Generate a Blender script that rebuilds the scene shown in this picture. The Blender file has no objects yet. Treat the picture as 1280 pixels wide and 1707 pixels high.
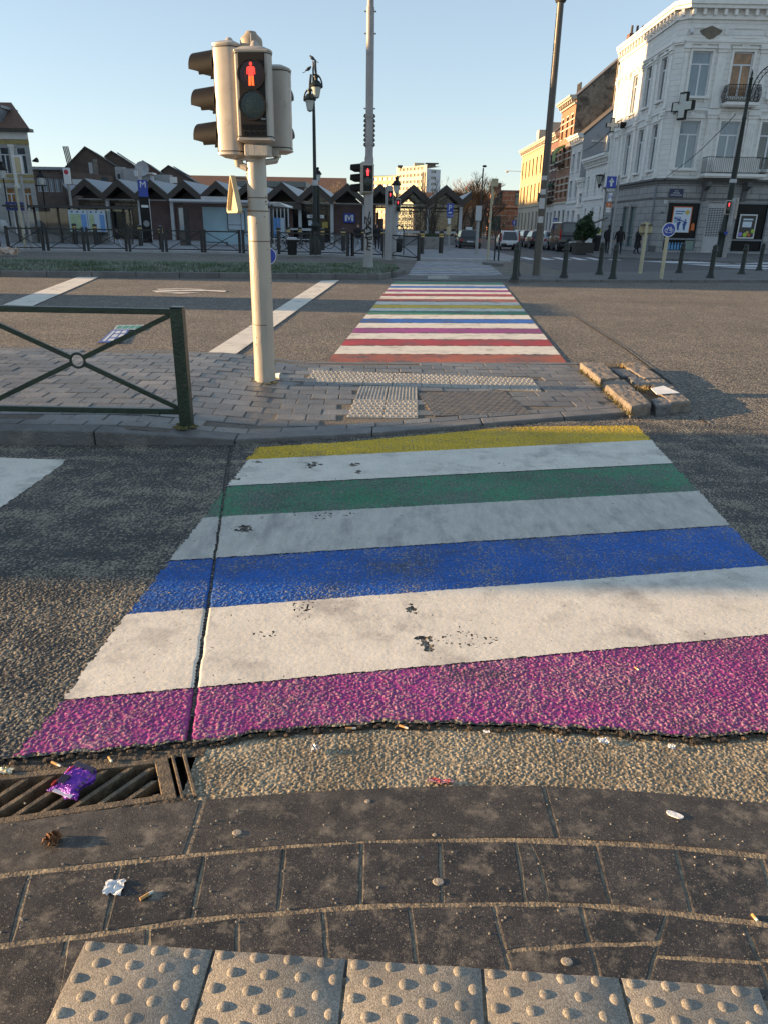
import bpy, math, random
import numpy as np
from mathutils import Vector, Matrix
R = math.radians
S = bpy.context.scene
COL = S.collection
# ---------------------------------------------------------------- camera, sky, sun, exposure
FPX, CAMH, HORY = 1210.0, 1.45, 376.0
PITCH = math.atan((853.5 - HORY) / FPX)
ROLL = R(1.05)
cam_data = bpy.data.cameras.new('camera')
cam_data.sensor_fit = 'VERTICAL'
cam_data.sensor_height = 36.0
cam_data.lens = FPX / 1707.0 * 36.0
cam_data.clip_start = 0.05
cam_data.clip_end = 6000.0
cam = bpy.data.objects.new('camera', cam_data)
COL.objects.link(cam)
cam.matrix_world = Matrix.Translation((0, 0, CAMH)) @ Matrix.Rotation(math.pi / 2 - PITCH, 4, 'X') @ Matrix.Rotation(ROLL, 4, 'Z')
S.camera = cam
SUN_EL = R(9.0)
SUN_AZ = R(-90.0)            # the sun stands to the left of the crossing
world = bpy.data.worlds.new('World')
S.world = world
world.use_nodes = True
wn = world.node_tree.nodes
wl = world.node_tree.links
bg = wn['Background']
sky = wn.new('ShaderNodeTexSky')
sky.sky_type = 'NISHITA'
sky.sun_disc = False
sky.sun_elevation = SUN_EL
sky.sun_rotation = SUN_AZ
sky.air_density = 0.85
sky.dust_density = 0.15
sky.ozone_density = 2.2
gam = wn.new('ShaderNodeGamma')              # softens the step from the bright horizon to the zenith
gam.inputs[1].default_value = 0.55
wl.new(sky.outputs[0], gam.inputs[0])
hue = wn.new('ShaderNodeHueSaturation')
hue.inputs['Saturation'].default_value = 0.94
wl.new(gam.outputs[0], hue.inputs['Color'])
wl.new(hue.outputs[0], bg.inputs[0])
bg.inputs[1].default_value = 0.15
sun_data = bpy.data.lights.new('sun', 'SUN')
sun_data.energy = 4.6
sun_data.angle = R(0.5)
sun_data.color = (1.0, 0.66, 0.34)
sun = bpy.data.objects.new('sun', sun_data)
COL.objects.link(sun)
sd = Vector((math.sin(SUN_AZ) * math.cos(SUN_EL), math.cos(SUN_AZ) * math.cos(SUN_EL), math.sin(SUN_EL)))
sun.rotation_euler = sd.to_track_quat('Z', 'Y').to_euler()
S.view_settings.view_transform = 'Standard'
S.view_settings.look = 'None'
S.view_settings.gamma = 1.0
S.view_settings.exposure = 1.6
S.cycles.max_bounces = 6
S.cycles.transparent_max_bounces = 12
S.cycles.use_denoising = True
# ---------------------------------------------------------------- pixel of the photograph -> point of the place
_rot = cam.matrix_world.to_3x3()
def ray(px, py):
 return _rot @ Vector(((px - 640) / FPX, -(py - 853.5) / FPX, -1))
def G(px, py, z=0.0):                       # where the line of sight meets the level z
 r = ray(px, py)
 t = (z - CAMH) / r.z
 return Vector((r.x * t, r.y * t, z))
def A(px, py, Y):                           # the point at distance Y along the street
 r = ray(px, py)
 t = Y / r.y
 return Vector((r.x * t, Y, CAMH + r.z * t))
rnd = random.Random(7)
# ---------------------------------------------------------------- mesh builder
class MB:
 def __init__(s):
  s.v, s.f, s.sm, s.mi = [], [], [], []
  s.cur = 0
 def add(s, vs, fs, smooth=False, M=None):
  b = len(s.v)
  if M is not None:
   vs = [M @ Vector(q) for q in vs]
  s.v.extend([tuple(q) for q in vs])
  for f in fs:
   s.f.append([b + i for i in f])
   s.sm.append(smooth)
   s.mi.append(s.cur)
  return s
 def box(s, x0, x1, y0, y1, z0, z1, M=None):
  vs = [(x0, y0, z0), (x1, y0, z0), (x1, y1, z0), (x0, y1, z0), (x0, y0, z1), (x1, y0, z1), (x1, y1, z1), (x0, y1, z1)]
  return s.add(vs, [(3, 2, 1, 0), (4, 5, 6, 7), (0, 1, 5, 4), (1, 2, 6, 5), (2, 3, 7, 6), (3, 0, 4, 7)], False, M)
 def hexa(s, bot, top):
  return s.add(list(bot) + list(top), [(3, 2, 1, 0), (4, 5, 6, 7), (0, 1, 5, 4), (1, 2, 6, 5), (2, 3, 7, 6), (3, 0, 4, 7)])
 def cyl(s, p0, p1, r0, r1=None, n=12, caps=True, smooth=True):
  p0, p1 = Vector(p0), Vector(p1)
  r1 = r0 if r1 is None else r1
  d = (p1 - p0).normalized()
  a = d.orthogonal().normalized()
  b = d.cross(a)
  vs = []
  for p, r in ((p0, r0), (p1, r1)):
   for i in range(n):
    t = 2 * math.pi * i / n
    vs.append(p + a * (r * math.cos(t)) + b * (r * math.sin(t)))
  s.add(vs, [(i, (i + 1) % n, n + (i + 1) % n, n + i) for i in range(n)], smooth)
  if caps:
   s.add(vs[:n], [tuple(range(n - 1, -1, -1))])
   s.add(vs[n:], [tuple(range(n))])
  return s
 def tube(s, pts, r, n=8, closed=False):
  pts = [Vector(p) for p in pts]
  m = len(pts)
  rs = r if isinstance(r, (list, tuple)) else [r] * m
  vs = []
  up = None
  for i, p in enumerate(pts):
   if closed:
    d = pts[(i + 1) % m] - pts[i - 1]
   else:
    d = pts[min(i + 1, m - 1)] - pts[max(i - 1, 0)]
   if d.length < 1e-9:
    d = Vector((0, 0, 1))
   d.normalize()
   if up is None:
    up = d.orthogonal().normalized()
   else:
    up = (up - d * up.dot(d))
    up = up.normalized() if up.length > 1e-6 else d.orthogonal().normalized()
   b = d.cross(up)
   for k in range(n):
    t = 2 * math.pi * k / n
    vs.append(p + up * (rs[i] * math.cos(t)) + b * (rs[i] * math.sin(t)))
  fs = []
  for i in range(m if closed else m - 1):
   j = (i + 1) % m
   for k in range(n):
    l = (k + 1) % n
    fs.append((i * n + k, i * n + l, j * n + l, j * n + k))
  s.add(vs, fs, True)
  if not closed:
   s.add(vs[:n], [tuple(range(n - 1, -1, -1))])
   s.add(vs[-n:], [tuple(range(n))])
  return s
 def lathe(s, prof, n=16, M=None, caps=True, arc=None, smooth=True):
  vs, fs = [], []
  k = len(prof)
  full = arc is None
  a0, a1 = (0, 2 * math.pi) if full else arc
  cnt = n if full else n + 1
  for i in range(cnt):
   t = a0 + (a1 - a0) * i / n
   for r, z in prof:
    vs.append((r * math.cos(t), r * math.sin(t), z))
  for i in range(n):
   j = (i + 1) % cnt
   for q in range(k - 1):
    fs.append((i * k + q, j * k + q, j * k + q + 1, i * k + q + 1))
  s.add(vs, fs, smooth, M)
  if caps and full:
   if prof[0][0] > 1e-5:
    s.add([vs[i * k] for i in range(n)], [tuple(range(n - 1, -1, -1))], False, M)
   if prof[-1][0] > 1e-5:
    s.add([vs[i * k + k - 1] for i in range(n)], [tuple(range(n))], False, M)
  return s
 def prism(s, poly, d0, d1, M=None, smooth=False):
  n = len(poly)
  vs = [(p[0], p[1], d0) for p in poly] + [(p[0], p[1], d1) for p in poly]
  fs = [tuple(range(n - 1, -1, -1)), tuple(range(n, 2 * n))]
  fs += [(i, (i + 1) % n, n + (i + 1) % n, n + i) for i in range(n)]
  return s.add(vs, fs, smooth, M)
 def slab(s, poly, z0, z1):                # world polygon, level top
  return s.prism(poly, z0, z1)
 def ball(s, c, r, n=10, m=7, M=None):
  rx, ry, rz = r if isinstance(r, (tuple, list)) else (r, r, r)
  vs = [(c[0], c[1], c[2] - rz)]
  for j in range(1, m):
   a = -math.pi / 2 + math.pi * j / m
   for i in range(n):
    t = 2 * math.pi * i / n
    vs.append((c[0] + rx * math.cos(a) * math.cos(t), c[1] + ry * math.cos(a) * math.sin(t), c[2] + rz * math.sin(a)))
  vs.append((c[0], c[1], c[2] + rz))
  fs = [(0, 1 + (i + 1) % n, 1 + i) for i in range(n)]
  for j in range(m - 2):
   for i in range(n):
    k = (i + 1) % n
    fs.append((1 + j * n + i, 1 + j * n + k, 1 + (j + 1) * n + k, 1 + (j + 1) * n + i))
  l = len(vs) - 1
  fs += [(l, 1 + (m - 2) * n + i, 1 + (m - 2) * n + (i + 1) % n) for i in range(n)]
  return s.add(vs, fs, True, M)
 def build(s, name, mats, parent=None, world=True, bevel=0, seg=2, **props):
  me = bpy.data.meshes.new(name)
  me.from_pydata(s.v, [], s.f)
  for m in (mats if isinstance(mats, (list, tuple)) else [mats]):
   me.materials.append(m)
  me.polygons.foreach_set('use_smooth', s.sm)
  me.polygons.foreach_set('material_index', s.mi)
  if any(s.sm):
   me.set_sharp_from_angle(angle=R(38))
  o = bpy.data.objects.new(name, me)
  COL.objects.link(o)
  if parent is not None:
   if world:
    me.transform(wmat(parent).inverted())
   o.parent = parent
  if bevel:
   b = o.modifiers.new('bevel', 'BEVEL')
   b.width = bevel
   b.segments = seg
   b.limit_method = 'ANGLE'
  for k, q in props.items():
   o[k] = q
  return o
def wmat(o):
 m = o.matrix_basis.copy()
 return wmat(o.parent) @ m if o.parent else m
def thing(name, label, cat, loc=(0, 0, 0), rz=0.0, group=None):
 o = bpy.data.objects.new(name, None)
 o.empty_display_size = 0.2
 COL.objects.link(o)
 o.location = loc
 o.rotation_euler = (0, 0, rz)
 o['label'] = label
 o['category'] = cat
 if group:
  o['group'] = group
 return o
def tag(o, label, cat, group=None):
 o['label'] = label
 o['category'] = cat
 if group:
  o['group'] = group
 return o
def struct(o, label=None):
 o['kind'] = 'structure'
 if label:
  o['label'] = label
 return o
KIDS = {}
def kids(o):
 return [c for c in COL.objects if c.parent == o]
def dup(root, loc=None, rz=None, label=None, group=None, parent=None):
 c = root.copy()
 COL.objects.link(c)
 if parent is not None:
  c.parent = parent
 if loc is not None:
  c.location = loc
 if rz is not None:
  c.rotation_euler = (0, 0, rz)
 if label:
  c['label'] = label
 if group:
  c['group'] = group
 for ch in kids(root):
  dup(ch, parent=c)
 return c
def text_mesh(txt, size, depth=0.004, align='CENTER', spacing=1.0):
 cu = bpy.data.curves.new('lettering', 'FONT')
 cu.body = txt
 cu.size = size
 cu.extrude = depth / 2
 cu.align_x = align
 cu.align_y = 'CENTER'
 cu.space_character = spacing
 cu.resolution_u = 3
 o = bpy.data.objects.new('lettering', cu)
 COL.objects.link(o)
 dg = bpy.context.evaluated_depsgraph_get()
 me = bpy.data.meshes.new_from_object(o.evaluated_get(dg))
 vs = [tuple(v.co) for v in me.vertices]
 fs = [tuple(p.vertices) for p in me.polygons]
 bpy.data.objects.remove(o)
 bpy.data.curves.remove(cu)
 bpy.data.meshes.remove(me)
 return vs, fs
def add_text(mb, txt, size, M, depth=0.004, align='CENTER', spacing=1.0):
 vs, fs = text_mesh(txt, size, depth, align, spacing)
 mb.add(vs, fs, False, M)
 return mb
def frame(o, u, n):                           # columns: along the wall, up, outward
 u, n = Vector(u).normalized(), Vector(n).normalized()
 m = Matrix.Identity(4)
 for i, c in enumerate((u, Vector((0, 0, 1)), n)):
  for k in range(3):
   m[k][i] = c[k]
 m.translation = Vector(o)
 return m
# ---------------------------------------------------------------- materials
MATS = {}
def pm(name, col, rough=0.6, metal=0.0, var=0.15, vs=4.0, col2=None, mix=0.5, ms=6.0, mw=0.1, bump=0.0, bs=60.0, spec=0.5,
       coat=0.0, island=0.0, coord='Object', voro=0.0, vscale=120.0, rv=0.0, stretch=None, speck=None):
 """weathered paint / stone / metal: base colour with cloudy variation, stains of a second colour, fine relief"""
 m = bpy.data.materials.new(name)
 m.use_nodes = True
 nt = m.node_tree
 N, L = nt.nodes, nt.links
 b = N['Principled BSDF']
 b.inputs['Roughness'].default_value = rough
 b.inputs['Metallic'].default_value = metal
 b.inputs['Specular IOR Level'].default_value = spec
 b.inputs['Coat Weight'].default_value = coat
 b.inputs['Coat Roughness'].default_value = 0.05
 tc = N.new('ShaderNodeTexCoord')
 src = tc.outputs[coord]
 if stretch:
  mp = N.new('ShaderNodeMapping')
  mp.inputs['Scale'].default_value = stretch
  L.new(src, mp.inputs[0])
  src = mp.outputs[0]
 n1 = N.new('ShaderNodeTexNoise')
 n1.inputs['Scale'].default_value = vs
 n1.inputs['Detail'].default_value = 8
 n1.inputs['Roughness'].default_value = 0.65
 L.new(src, n1.inputs['Vector'])
 mr = N.new('ShaderNodeMapRange')
 mr.inputs[1].default_value = 0.3
 mr.inputs[2].default_value = 0.7
 mr.inputs[3].default_value = 1 - var
 mr.inputs[4].default_value = 1 + var
 L.new(n1.outputs[0], mr.inputs[0])
 hs = N.new('ShaderNodeHueSaturation')
 hs.inputs['Color'].default_value = (*col, 1)
 val = mr.outputs[0]
 if island:
  ge = N.new('ShaderNodeNewGeometry')
  m3 = N.new('ShaderNodeMapRange')
  m3.inputs[3].default_value = 1 - island
  m3.inputs[4].default_value = 1 + island
  L.new(ge.outputs['Random Per Island'], m3.inputs[0])
  mu = N.new('ShaderNodeMath')
  mu.operation = 'MULTIPLY'
  L.new(val, mu.inputs[0])
  L.new(m3.outputs[0], mu.inputs[1])
  val = mu.outputs[0]
 if voro:
  vo = N.new('ShaderNodeTexVoronoi')
  vo.inputs['Scale'].default_value = vscale
  L.new(src, vo.inputs['Vector'])
  bw = N.new('ShaderNodeSeparateColor')
  L.new(vo.outputs['Color'], bw.inputs[0])
  m4 = N.new('ShaderNodeMapRange')
  m4.inputs[3].default_value = 1 - voro
  m4.inputs[4].default_value = 1 + voro
  L.new(bw.outputs[0], m4.inputs[0])
  mu2 = N.new('ShaderNodeMath')
  mu2.operation = 'MULTIPLY'
  L.new(val, mu2.inputs[0])
  L.new(m4.outputs[0], mu2.inputs[1])
  val = mu2.outputs[0]
 L.new(val, hs.inputs['Value'])
 out = hs.outputs[0]
 if col2 is not None:
  n2 = N.new('ShaderNodeTexNoise')
  n2.inputs['Scale'].default_value = ms
  n2.inputs['Detail'].default_value = 10
  n2.inputs['Roughness'].default_value = 0.7
  L.new(src, n2.inputs['Vector'])
  r2 = N.new('ShaderNodeMapRange')
  r2.inputs[1].default_value = mix - mw
  r2.inputs[2].default_value = mix + mw
  L.new(n2.outputs[0], r2.inputs[0])
  mx = N.new('ShaderNodeMix')
  mx.data_type = 'RGBA'
  L.new(r2.outputs[0], mx.inputs[0])
  L.new(out, mx.inputs[6])
  mx.inputs[7].default_value = (*col2, 1)
  out = mx.outputs[2]
 if speck:
  n6 = N.new('ShaderNodeTexNoise')
  n6.inputs['Scale'].default_value = speck[1]
  n6.inputs['Detail'].default_value = 4
  n6.inputs['Roughness'].default_value = .7
  L.new(src, n6.inputs['Vector'])
  r6 = N.new('ShaderNodeMapRange')
  r6.inputs[1].default_value = speck[2]
  r6.inputs[2].default_value = speck[2] + .07
  L.new(n6.outputs[0], r6.inputs[0])
  m6 = N.new('ShaderNodeMix')
  m6.data_type = 'RGBA'
  L.new(r6.outputs[0], m6.inputs[0])
  L.new(out, m6.inputs[6])
  m6.inputs[7].default_value = (*speck[0], 1)
  out = m6.outputs[2]
 L.new(out, b.inputs['Base Color'])
 if rv:
  m5 = N.new('ShaderNodeMapRange')
  m5.inputs[1].default_value = 0.3
  m5.inputs[2].default_value = 0.7
  m5.inputs[3].default_value = rough - rv
  m5.inputs[4].default_value = rough + rv
  L.new(n1.outputs[0], m5.inputs[0])
  L.new(m5.outputs[0], b.inputs['Roughness'])
 if bump:
  n3 = N.new('ShaderNodeTexNoise')
  n3.inputs['Scale'].default_value = bs
  n3.inputs['Detail'].default_value = 6
  L.new(src, n3.inputs['Vector'])
  bu = N.new('ShaderNodeBump')
  bu.inputs['Strength'].default_value = min(1.0, bump)
  bu.inputs['Distance'].default_value = 1.0 / bs
  L.new(n3.outputs[0], bu.inputs['Height'])
  L.new(bu.outputs[0], b.inputs['Normal'])
 MATS[name] = m
 return m
def emit(name, col, strength):
 m = bpy.data.materials.new(name)
 m.use_nodes = True
 b = m.node_tree.nodes['Principled BSDF']
 b.inputs['Base Color'].default_value = (*[c * 0.3 for c in col], 1)
 b.inputs['Emission Color'].default_value = (*col, 1)
 b.inputs['Emission Strength'].default_value = strength
 return m
def glass(name, tint=(0.8, 0.85, 0.85), clear=0.85, rough=0.03):
 m = bpy.data.materials.new(name)
 m.use_nodes = True
 N, L = m.node_tree.nodes, m.node_tree.links
 tr = N.new('ShaderNodeBsdfTransparent')
 tr.inputs[0].default_value = (*tint, 1)
 gl = N.new('ShaderNodeBsdfGlossy')
 gl.inputs[1].default_value = rough
 lw = N.new('ShaderNodeLayerWeight')
 lw.inputs[0].default_value = 0.25
 mr = N.new('ShaderNodeMapRange')
 mr.inputs[3].default_value = 1 - clear
 mr.inputs[4].default_value = 1.0
 L.new(lw.outputs['Fresnel'], mr.inputs[0])
 mx = N.new('ShaderNodeMixShader')
 L.new(mr.outputs[0], mx.inputs[0])
 L.new(tr.outputs[0], mx.inputs[1])
 L.new(gl.outputs[0], mx.inputs[2])
 L.new(mx.outputs[0], N['Material Output'].inputs[0])
 return m
# ---------------------------------------------------------------- road relief (real geometry near the camera)
def _hash(ix, iy, k):
 h = np.sin(ix * 127.1 + iy * 311.7 + k * 74.7) * 43758.5453
 return h - np.floor(h)
def stones(x, y, cell, k=0.0):
 gx, gy = x / cell, y / cell
 ix, iy = np.floor(gx), np.floor(gy)
 best = np.full(x.shape, 9.0)
 amp = np.zeros(x.shape)
 for dx in (-1, 0, 1):
  for dy in (-1, 0, 1):
   cx, cy = ix + dx, iy + dy
   px = cx + 0.15 + 0.7 * _hash(cx, cy, k)
   py = cy + 0.15 + 0.7 * _hash(cx, cy, k + 1)
   a = _hash(cx, cy, k + 2)
   sc = 0.7 + 0.7 * a
   d = ((gx - px) ** 2 + (gy - py) ** 2) * sc
   w = d < best
   best = np.where(w, d, best)
   amp = np.where(w, 0.35 + 0.65 * _hash(cx, cy, k + 3), amp)
 return np.clip(1 - best / 0.55, 0, 1) ** 0.6 * amp
def vnoise(x, y, cell, k=0.0):
 gx, gy = x / cell, y / cell
 ix, iy = np.floor(gx), np.floor(gy)
 fx, fy = gx - ix, gy - iy
 fx, fy = fx * fx * (3 - 2 * fx), fy * fy * (3 - 2 * fy)
 a, b = _hash(ix, iy, k), _hash(ix + 1, iy, k)
 c, d = _hash(ix, iy + 1, k), _hash(ix + 1, iy + 1, k)
 return (a * (1 - fx) + b * fx) * (1 - fy) + (c * (1 - fx) + d * fx) * fy
def fbm(x, y, cell, k=0.0):
 return 0.5 * vnoise(x, y, cell, k) + 0.3 * vnoise(x, y, cell / 2.1, k + 5) + 0.2 * vnoise(x, y, cell / 4.3, k + 9)
J0, J1 = G(313, 1245), G(384, 757)            # the open joint that runs across the crossing
def joint_d(x, y):
 dx, dy = J1.x - J0.x, J1.y - J0.y
 l = math.hypot(dx, dy)
 wob = 0.005 * (vnoise(x * 0 + 3, y, 0.09, 3) - 0.5) + 0.005 * (vnoise(x * 0 + 1, y, 0.03, 4) - 0.5)
 return np.abs(((x - J0.x) * dy - (y - J0.y) * dx) / l + wob)
def h_asphalt(x, y):
 h = 0.0062 * stones(x, y, 0.0078) ** 2.2 + 0.0026 * stones(x, y, 0.005, 20) + 0.001 * vnoise(x, y, 0.35, 40)
 return h - 0.02 * np.exp(-(joint_d(x, y) / 0.007) ** 2)
def h_white(x, y):                            # thick thermoplastic paint that levels the stones
 h = 0.0072 + 0.0005 * stones(x, y, 0.0085, 60) + 0.0005 * vnoise(x, y, 0.014, 61) + 0.001 * vnoise(x, y, 0.35, 40)
 return h - 0.02 * np.exp(-(joint_d(x, y) / 0.006) ** 2)
def polyline_y(pts):
 xs = np.array([p[0] for p in pts])
 ys = np.array([p[1] for p in pts])
 return lambda x: np.interp(x, xs, ys)
GUT = [G(px, py) for px, py in ((-420, 1296), (-200, 1284), (0, 1265), (150, 1254), (310, 1240), (420, 1226), (520, 1214), (640, 1208), (780, 1208), (900, 1212), (1010, 1218), (1130, 1230), (1200, 1229), (1280, 1222), (1500, 1225), (1800, 1240))]
gut_y = polyline_y([(p.x, p.y) for p in GUT])
def edge_y(x, k=0):
 return gut_y(x) + 0.018 * (fbm(x, x * 0 + k, 0.16, 70) - 0.5) + 0.012 * (vnoise(x, x * 0 + k, 0.025, 71) - 0.5)
def grid_mesh(name, xs, ys, hf, mask, mat, z=0.0, smooth=True):
 X, Y = np.meshgrid(xs, ys)
 Z = hf(X, Y) + z
 nx, ny = len(xs), len(ys)
 idx = np.arange(nx * ny).reshape(ny, nx)
 q = np.stack([idx[:-1, :-1], idx[:-1, 1:], idx[1:, 1:], idx[1:, :-1]], -1).reshape(-1, 4)
 if mask is not None:
  xc = 0.25 * (X[:-1, :-1] + X[:-1, 1:] + X[1:, 1:] + X[1:, :-1])
  yc = 0.25 * (Y[:-1, :-1] + Y[:-1, 1:] + Y[1:, 1:] + Y[1:, :-1])
  q = q[mask(xc, yc).reshape(-1)]
 used, inv = np.unique(q, return_inverse=True)
 co = np.stack([X, Y, Z], -1).reshape(-1, 3)[used].astype(np.float32)
 q = inv.reshape(-1, 4).astype(np.int32)
 me = bpy.data.meshes.new(name)
 me.vertices.add(len(co))
 me.vertices.foreach_set('co', co.ravel())
 me.loops.add(q.size)
 me.loops.foreach_set('vertex_index', q.ravel())
 me.polygons.add(len(q))
 me.polygons.foreach_set('loop_start', np.arange(0, q.size, 4, dtype=np.int32))
 me.polygons.foreach_set('loop_total', np.full(len(q), 4, dtype=np.int32))
 me.update(calc_edges=True)
 me.polygons.foreach_set('use_smooth', np.full(len(q), smooth))
 me.materials.append(mat)
 o = bpy.data.objects.new(name, me)
 COL.objects.link(o)
 return o
def rough_ground(name, col, col2, stone, relief, warm=None, rough=0.75, wear=None, spec=0.4, big=0.25, ztop=None):
 """aggregate surface: stone-by-stone colour, patchy wear, relief from the same stones"""
 m = bpy.data.materials.new(name)
 m.use_nodes = True
 N, L = m.node_tree.nodes, m.node_tree.links
 b = N['Principled BSDF']
 b.inputs['Roughness'].default_value = rough
 b.inputs['Specular IOR Level'].default_value = spec
 tc = N.new('ShaderNodeTexCoord')
 vo = N.new('ShaderNodeTexVoronoi')
 vo.inputs['Scale'].default_value = 1 / stone
 L.new(tc.outputs['Object'], vo.inputs['Vector'])
 sc = N.new('ShaderNodeSeparateColor')
 L.new(vo.outputs['Color'], sc.inputs[0])
 mx = N.new('ShaderNodeMix')
 mx.data_type = 'RGBA'
 mx.inputs[6].default_value = (*col, 1)
 mx.inputs[7].default_value = (*col2, 1)
 pw = N.new('ShaderNodeMath')
 pw.operation = 'POWER'
 pw.inputs[1].default_value = 2.2
 L.new(sc.outputs[0], pw.inputs[0])
 L.new(pw.outputs[0], mx.inputs[0])
 n = N.new('ShaderNodeTexNoise')
 n.inputs['Scale'].default_value = 0.7
 n.inputs['Detail'].default_value = 10
 n.inputs['Roughness'].default_value = 0.7
 L.new(tc.outputs['Object'], n.inputs['Vector'])
 mr = N.new('ShaderNodeMapRange')
 mr.inputs[1].default_value = 0.3
 mr.inputs[2].default_value = 0.7
 mr.inputs[3].default_value = 1 - big
 mr.inputs[4].default_value = 1 + big
 L.new(n.outputs[0], mr.inputs[0])
 hs = N.new('ShaderNodeHueSaturation')
 L.new(mx.outputs[2], hs.inputs['Color'])
 L.new(mr.outputs[0], hs.inputs['Value'])
 out = hs.outputs[0]
 if wear is not None:                      # paint worn off to the stone below
  wcol, wmix, wscale, ww = wear
  n2 = N.new('ShaderNodeTexNoise')
  n2.inputs['Scale'].default_value = wscale
  n2.inputs['Detail'].default_value = 12
  n2.inputs['Roughness'].default_value = 0.75
  L.new(tc.outputs['Object'], n2.inputs['Vector'])
  r2 = N.new('ShaderNodeMapRange')
  r2.inputs[1].default_value = wmix - ww
  r2.inputs[2].default_value = wmix + ww
  n4 = N.new('ShaderNodeTexNoise')
  n4.inputs['Scale'].default_value = 2.6
  n4.inputs['Detail'].default_value = 6
  L.new(tc.outputs['Object'], n4.inputs['Vector'])
  a4 = N.new('ShaderNodeMath')
  a4.operation = 'MULTIPLY_ADD'
  a4.inputs[1].default_value = .55
  L.new(n4.outputs[0], a4.inputs[0])
  L.new(n2.outputs[0], a4.inputs[2])
  a5 = N.new('ShaderNodeMath')
  a5.operation = 'SUBTRACT'
  a5.inputs[1].default_value = .275
  L.new(a4.outputs[0], a5.inputs[0])
  L.new(a5.outputs[0], r2.inputs[0])
  m2 = N.new('ShaderNodeMix')
  m2.data_type = 'RGBA'
  L.new(r2.outputs[0], m2.inputs[0])
  L.new(out, m2.inputs[6])
  m2.inputs[7].default_value = (*wcol, 1)
  out = m2.outputs[2]
 if ztop is not None:                      # binder or paint worn off the tops of the stones
  z0, z1, tcol = ztop
  sx = N.new('ShaderNodeSeparateXYZ')
  L.new(tc.outputs['Object'], sx.inputs[0])
  n7 = N.new('ShaderNodeTexNoise')
  n7.inputs['Scale'].default_value = 5
  n7.inputs['Detail'].default_value = 8
  L.new(tc.outputs['Object'], n7.inputs['Vector'])
  a7 = N.new('ShaderNodeMath')
  a7.operation = 'MULTIPLY_ADD'
  a7.inputs[1].default_value = .006
  L.new(n7.outputs[0], a7.inputs[0])
  L.new(sx.outputs[2], a7.inputs[2])
  r7 = N.new('ShaderNodeMapRange')
  r7.inputs[1].default_value = z0 + .003
  r7.inputs[2].default_value = z1 + .003
  L.new(a7.outputs[0], r7.inputs[0])
  t7 = N.new('ShaderNodeMix')
  t7.data_type = 'RGBA'
  t7.inputs[6].default_value = (*[c * .45 for c in tcol], 1)
  t7.inputs[7].default_value = (*tcol, 1)
  L.new(sc.outputs[1], t7.inputs[0])
  m7 = N.new('ShaderNodeMix')
  m7.data_type = 'RGBA'
  L.new(r7.outputs[0], m7.inputs[0])
  L.new(out, m7.inputs[6])
  L.new(t7.outputs[2], m7.inputs[7])
  out = m7.outputs[2]
 L.new(out, b.inputs['Base Color'])
 if relief:
  n3 = N.new('ShaderNodeTexNoise')
  n3.inputs['Scale'].default_value = 0.6 / stone
  n3.inputs['Detail'].default_value = 4
  L.new(tc.outputs['Object'], n3.inputs['Vector'])
  ad = N.new('ShaderNodeMath')
  ad.operation = 'SUBTRACT'
  L.new(n3.outputs[0], ad.inputs[0])
  L.new(vo.outputs['Distance'], ad.inputs[1])
  bu = N.new('ShaderNodeBump')
  bu.inputs['Strength'].default_value = 1.0
  bu.inputs['Distance'].default_value = relief
  L.new(ad.outputs[0], bu.inputs['Height'])
  L.new(bu.outputs[0], b.inputs['Normal'])
 return m
ASPH = ((0.058, 0.056, 0.053), (0.44, 0.38, 0.28))
M_asph_near = rough_ground('asphalt_near', (0.04, 0.039, 0.038), (0.10, 0.095, 0.085), 0.006, 0.0, ztop=(.0032, .0050, (.40, .34, .25)))
M_asph = rough_ground('asphalt', (0.052, 0.050, 0.048), (0.36, 0.31, 0.24), 0.014, 0.009)
M_asph_far = rough_ground('asphalt_far', (0.06, 0.06, 0.064), (0.13, 0.125, 0.12), 0.03, 0.006)
M_gutter = rough_ground('gutter_concrete', (0.15, 0.12, 0.08), (0.28, 0.23, 0.155), 0.005, 0.0, ztop=(-.0100, -.0080, (.60, .49, .33)))
M_ground = rough_ground('ground_paving', (0.13, 0.13, 0.135), (0.19, 0.19, 0.19), 0.05, 0.004)
WORN = (0.075, 0.072, 0.07)
def paint(name, col, mix, wscale=110, ww=0.07, dirt=0.6, top=None):
 return rough_ground(name, tuple(c * dirt for c in col), col, 0.006, 0.0, wear=(WORN, mix, wscale, ww), rough=0.6, big=0.3, ztop=top)
M_white = pm('white_road_paint', (0.70, 0.645, 0.545), 0.7, var=0.10, vs=7, col2=(0.33, 0.30, 0.265), mix=0.61, ms=2.6, mw=0.1, bump=0.35, bs=500, voro=.10, vscale=220)
M_white_dirty = pm('dirty_white_road_paint', (0.52, 0.485, 0.42), 0.7, var=0.14, vs=9, col2=(0.27, 0.26, 0.245), mix=0.60, ms=3.4, mw=0.12, bump=0.35, bs=500, voro=.12, vscale=220, stretch=(2.2, .7, 1))
M_purple = paint('purple_paint', (0.44, 0.055, 0.28), 0.57, top=(.0047, .0064, (.58, .28, .36)))
M_blue = paint('blue_paint', (0.022, 0.16, 0.58), 0.59, top=(.0058, .0074, (.34, .34, .36)))
M_green = paint('green_paint', (0.05, 0.33, 0.15), 0.56, top=(.0040, .0062, (.16, .19, .165)))
M_yellow = paint('yellow_paint', (0.92, 0.60, 0.02), 0.64, top=(.0062, .008, (.75, .5, .08)))
M_red = paint('red_paint', (0.52, 0.035, 0.04), 0.56, 40)
M_orange = paint('orange_paint', (0.55, 0.13, 0.05), 0.54, 40)
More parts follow.
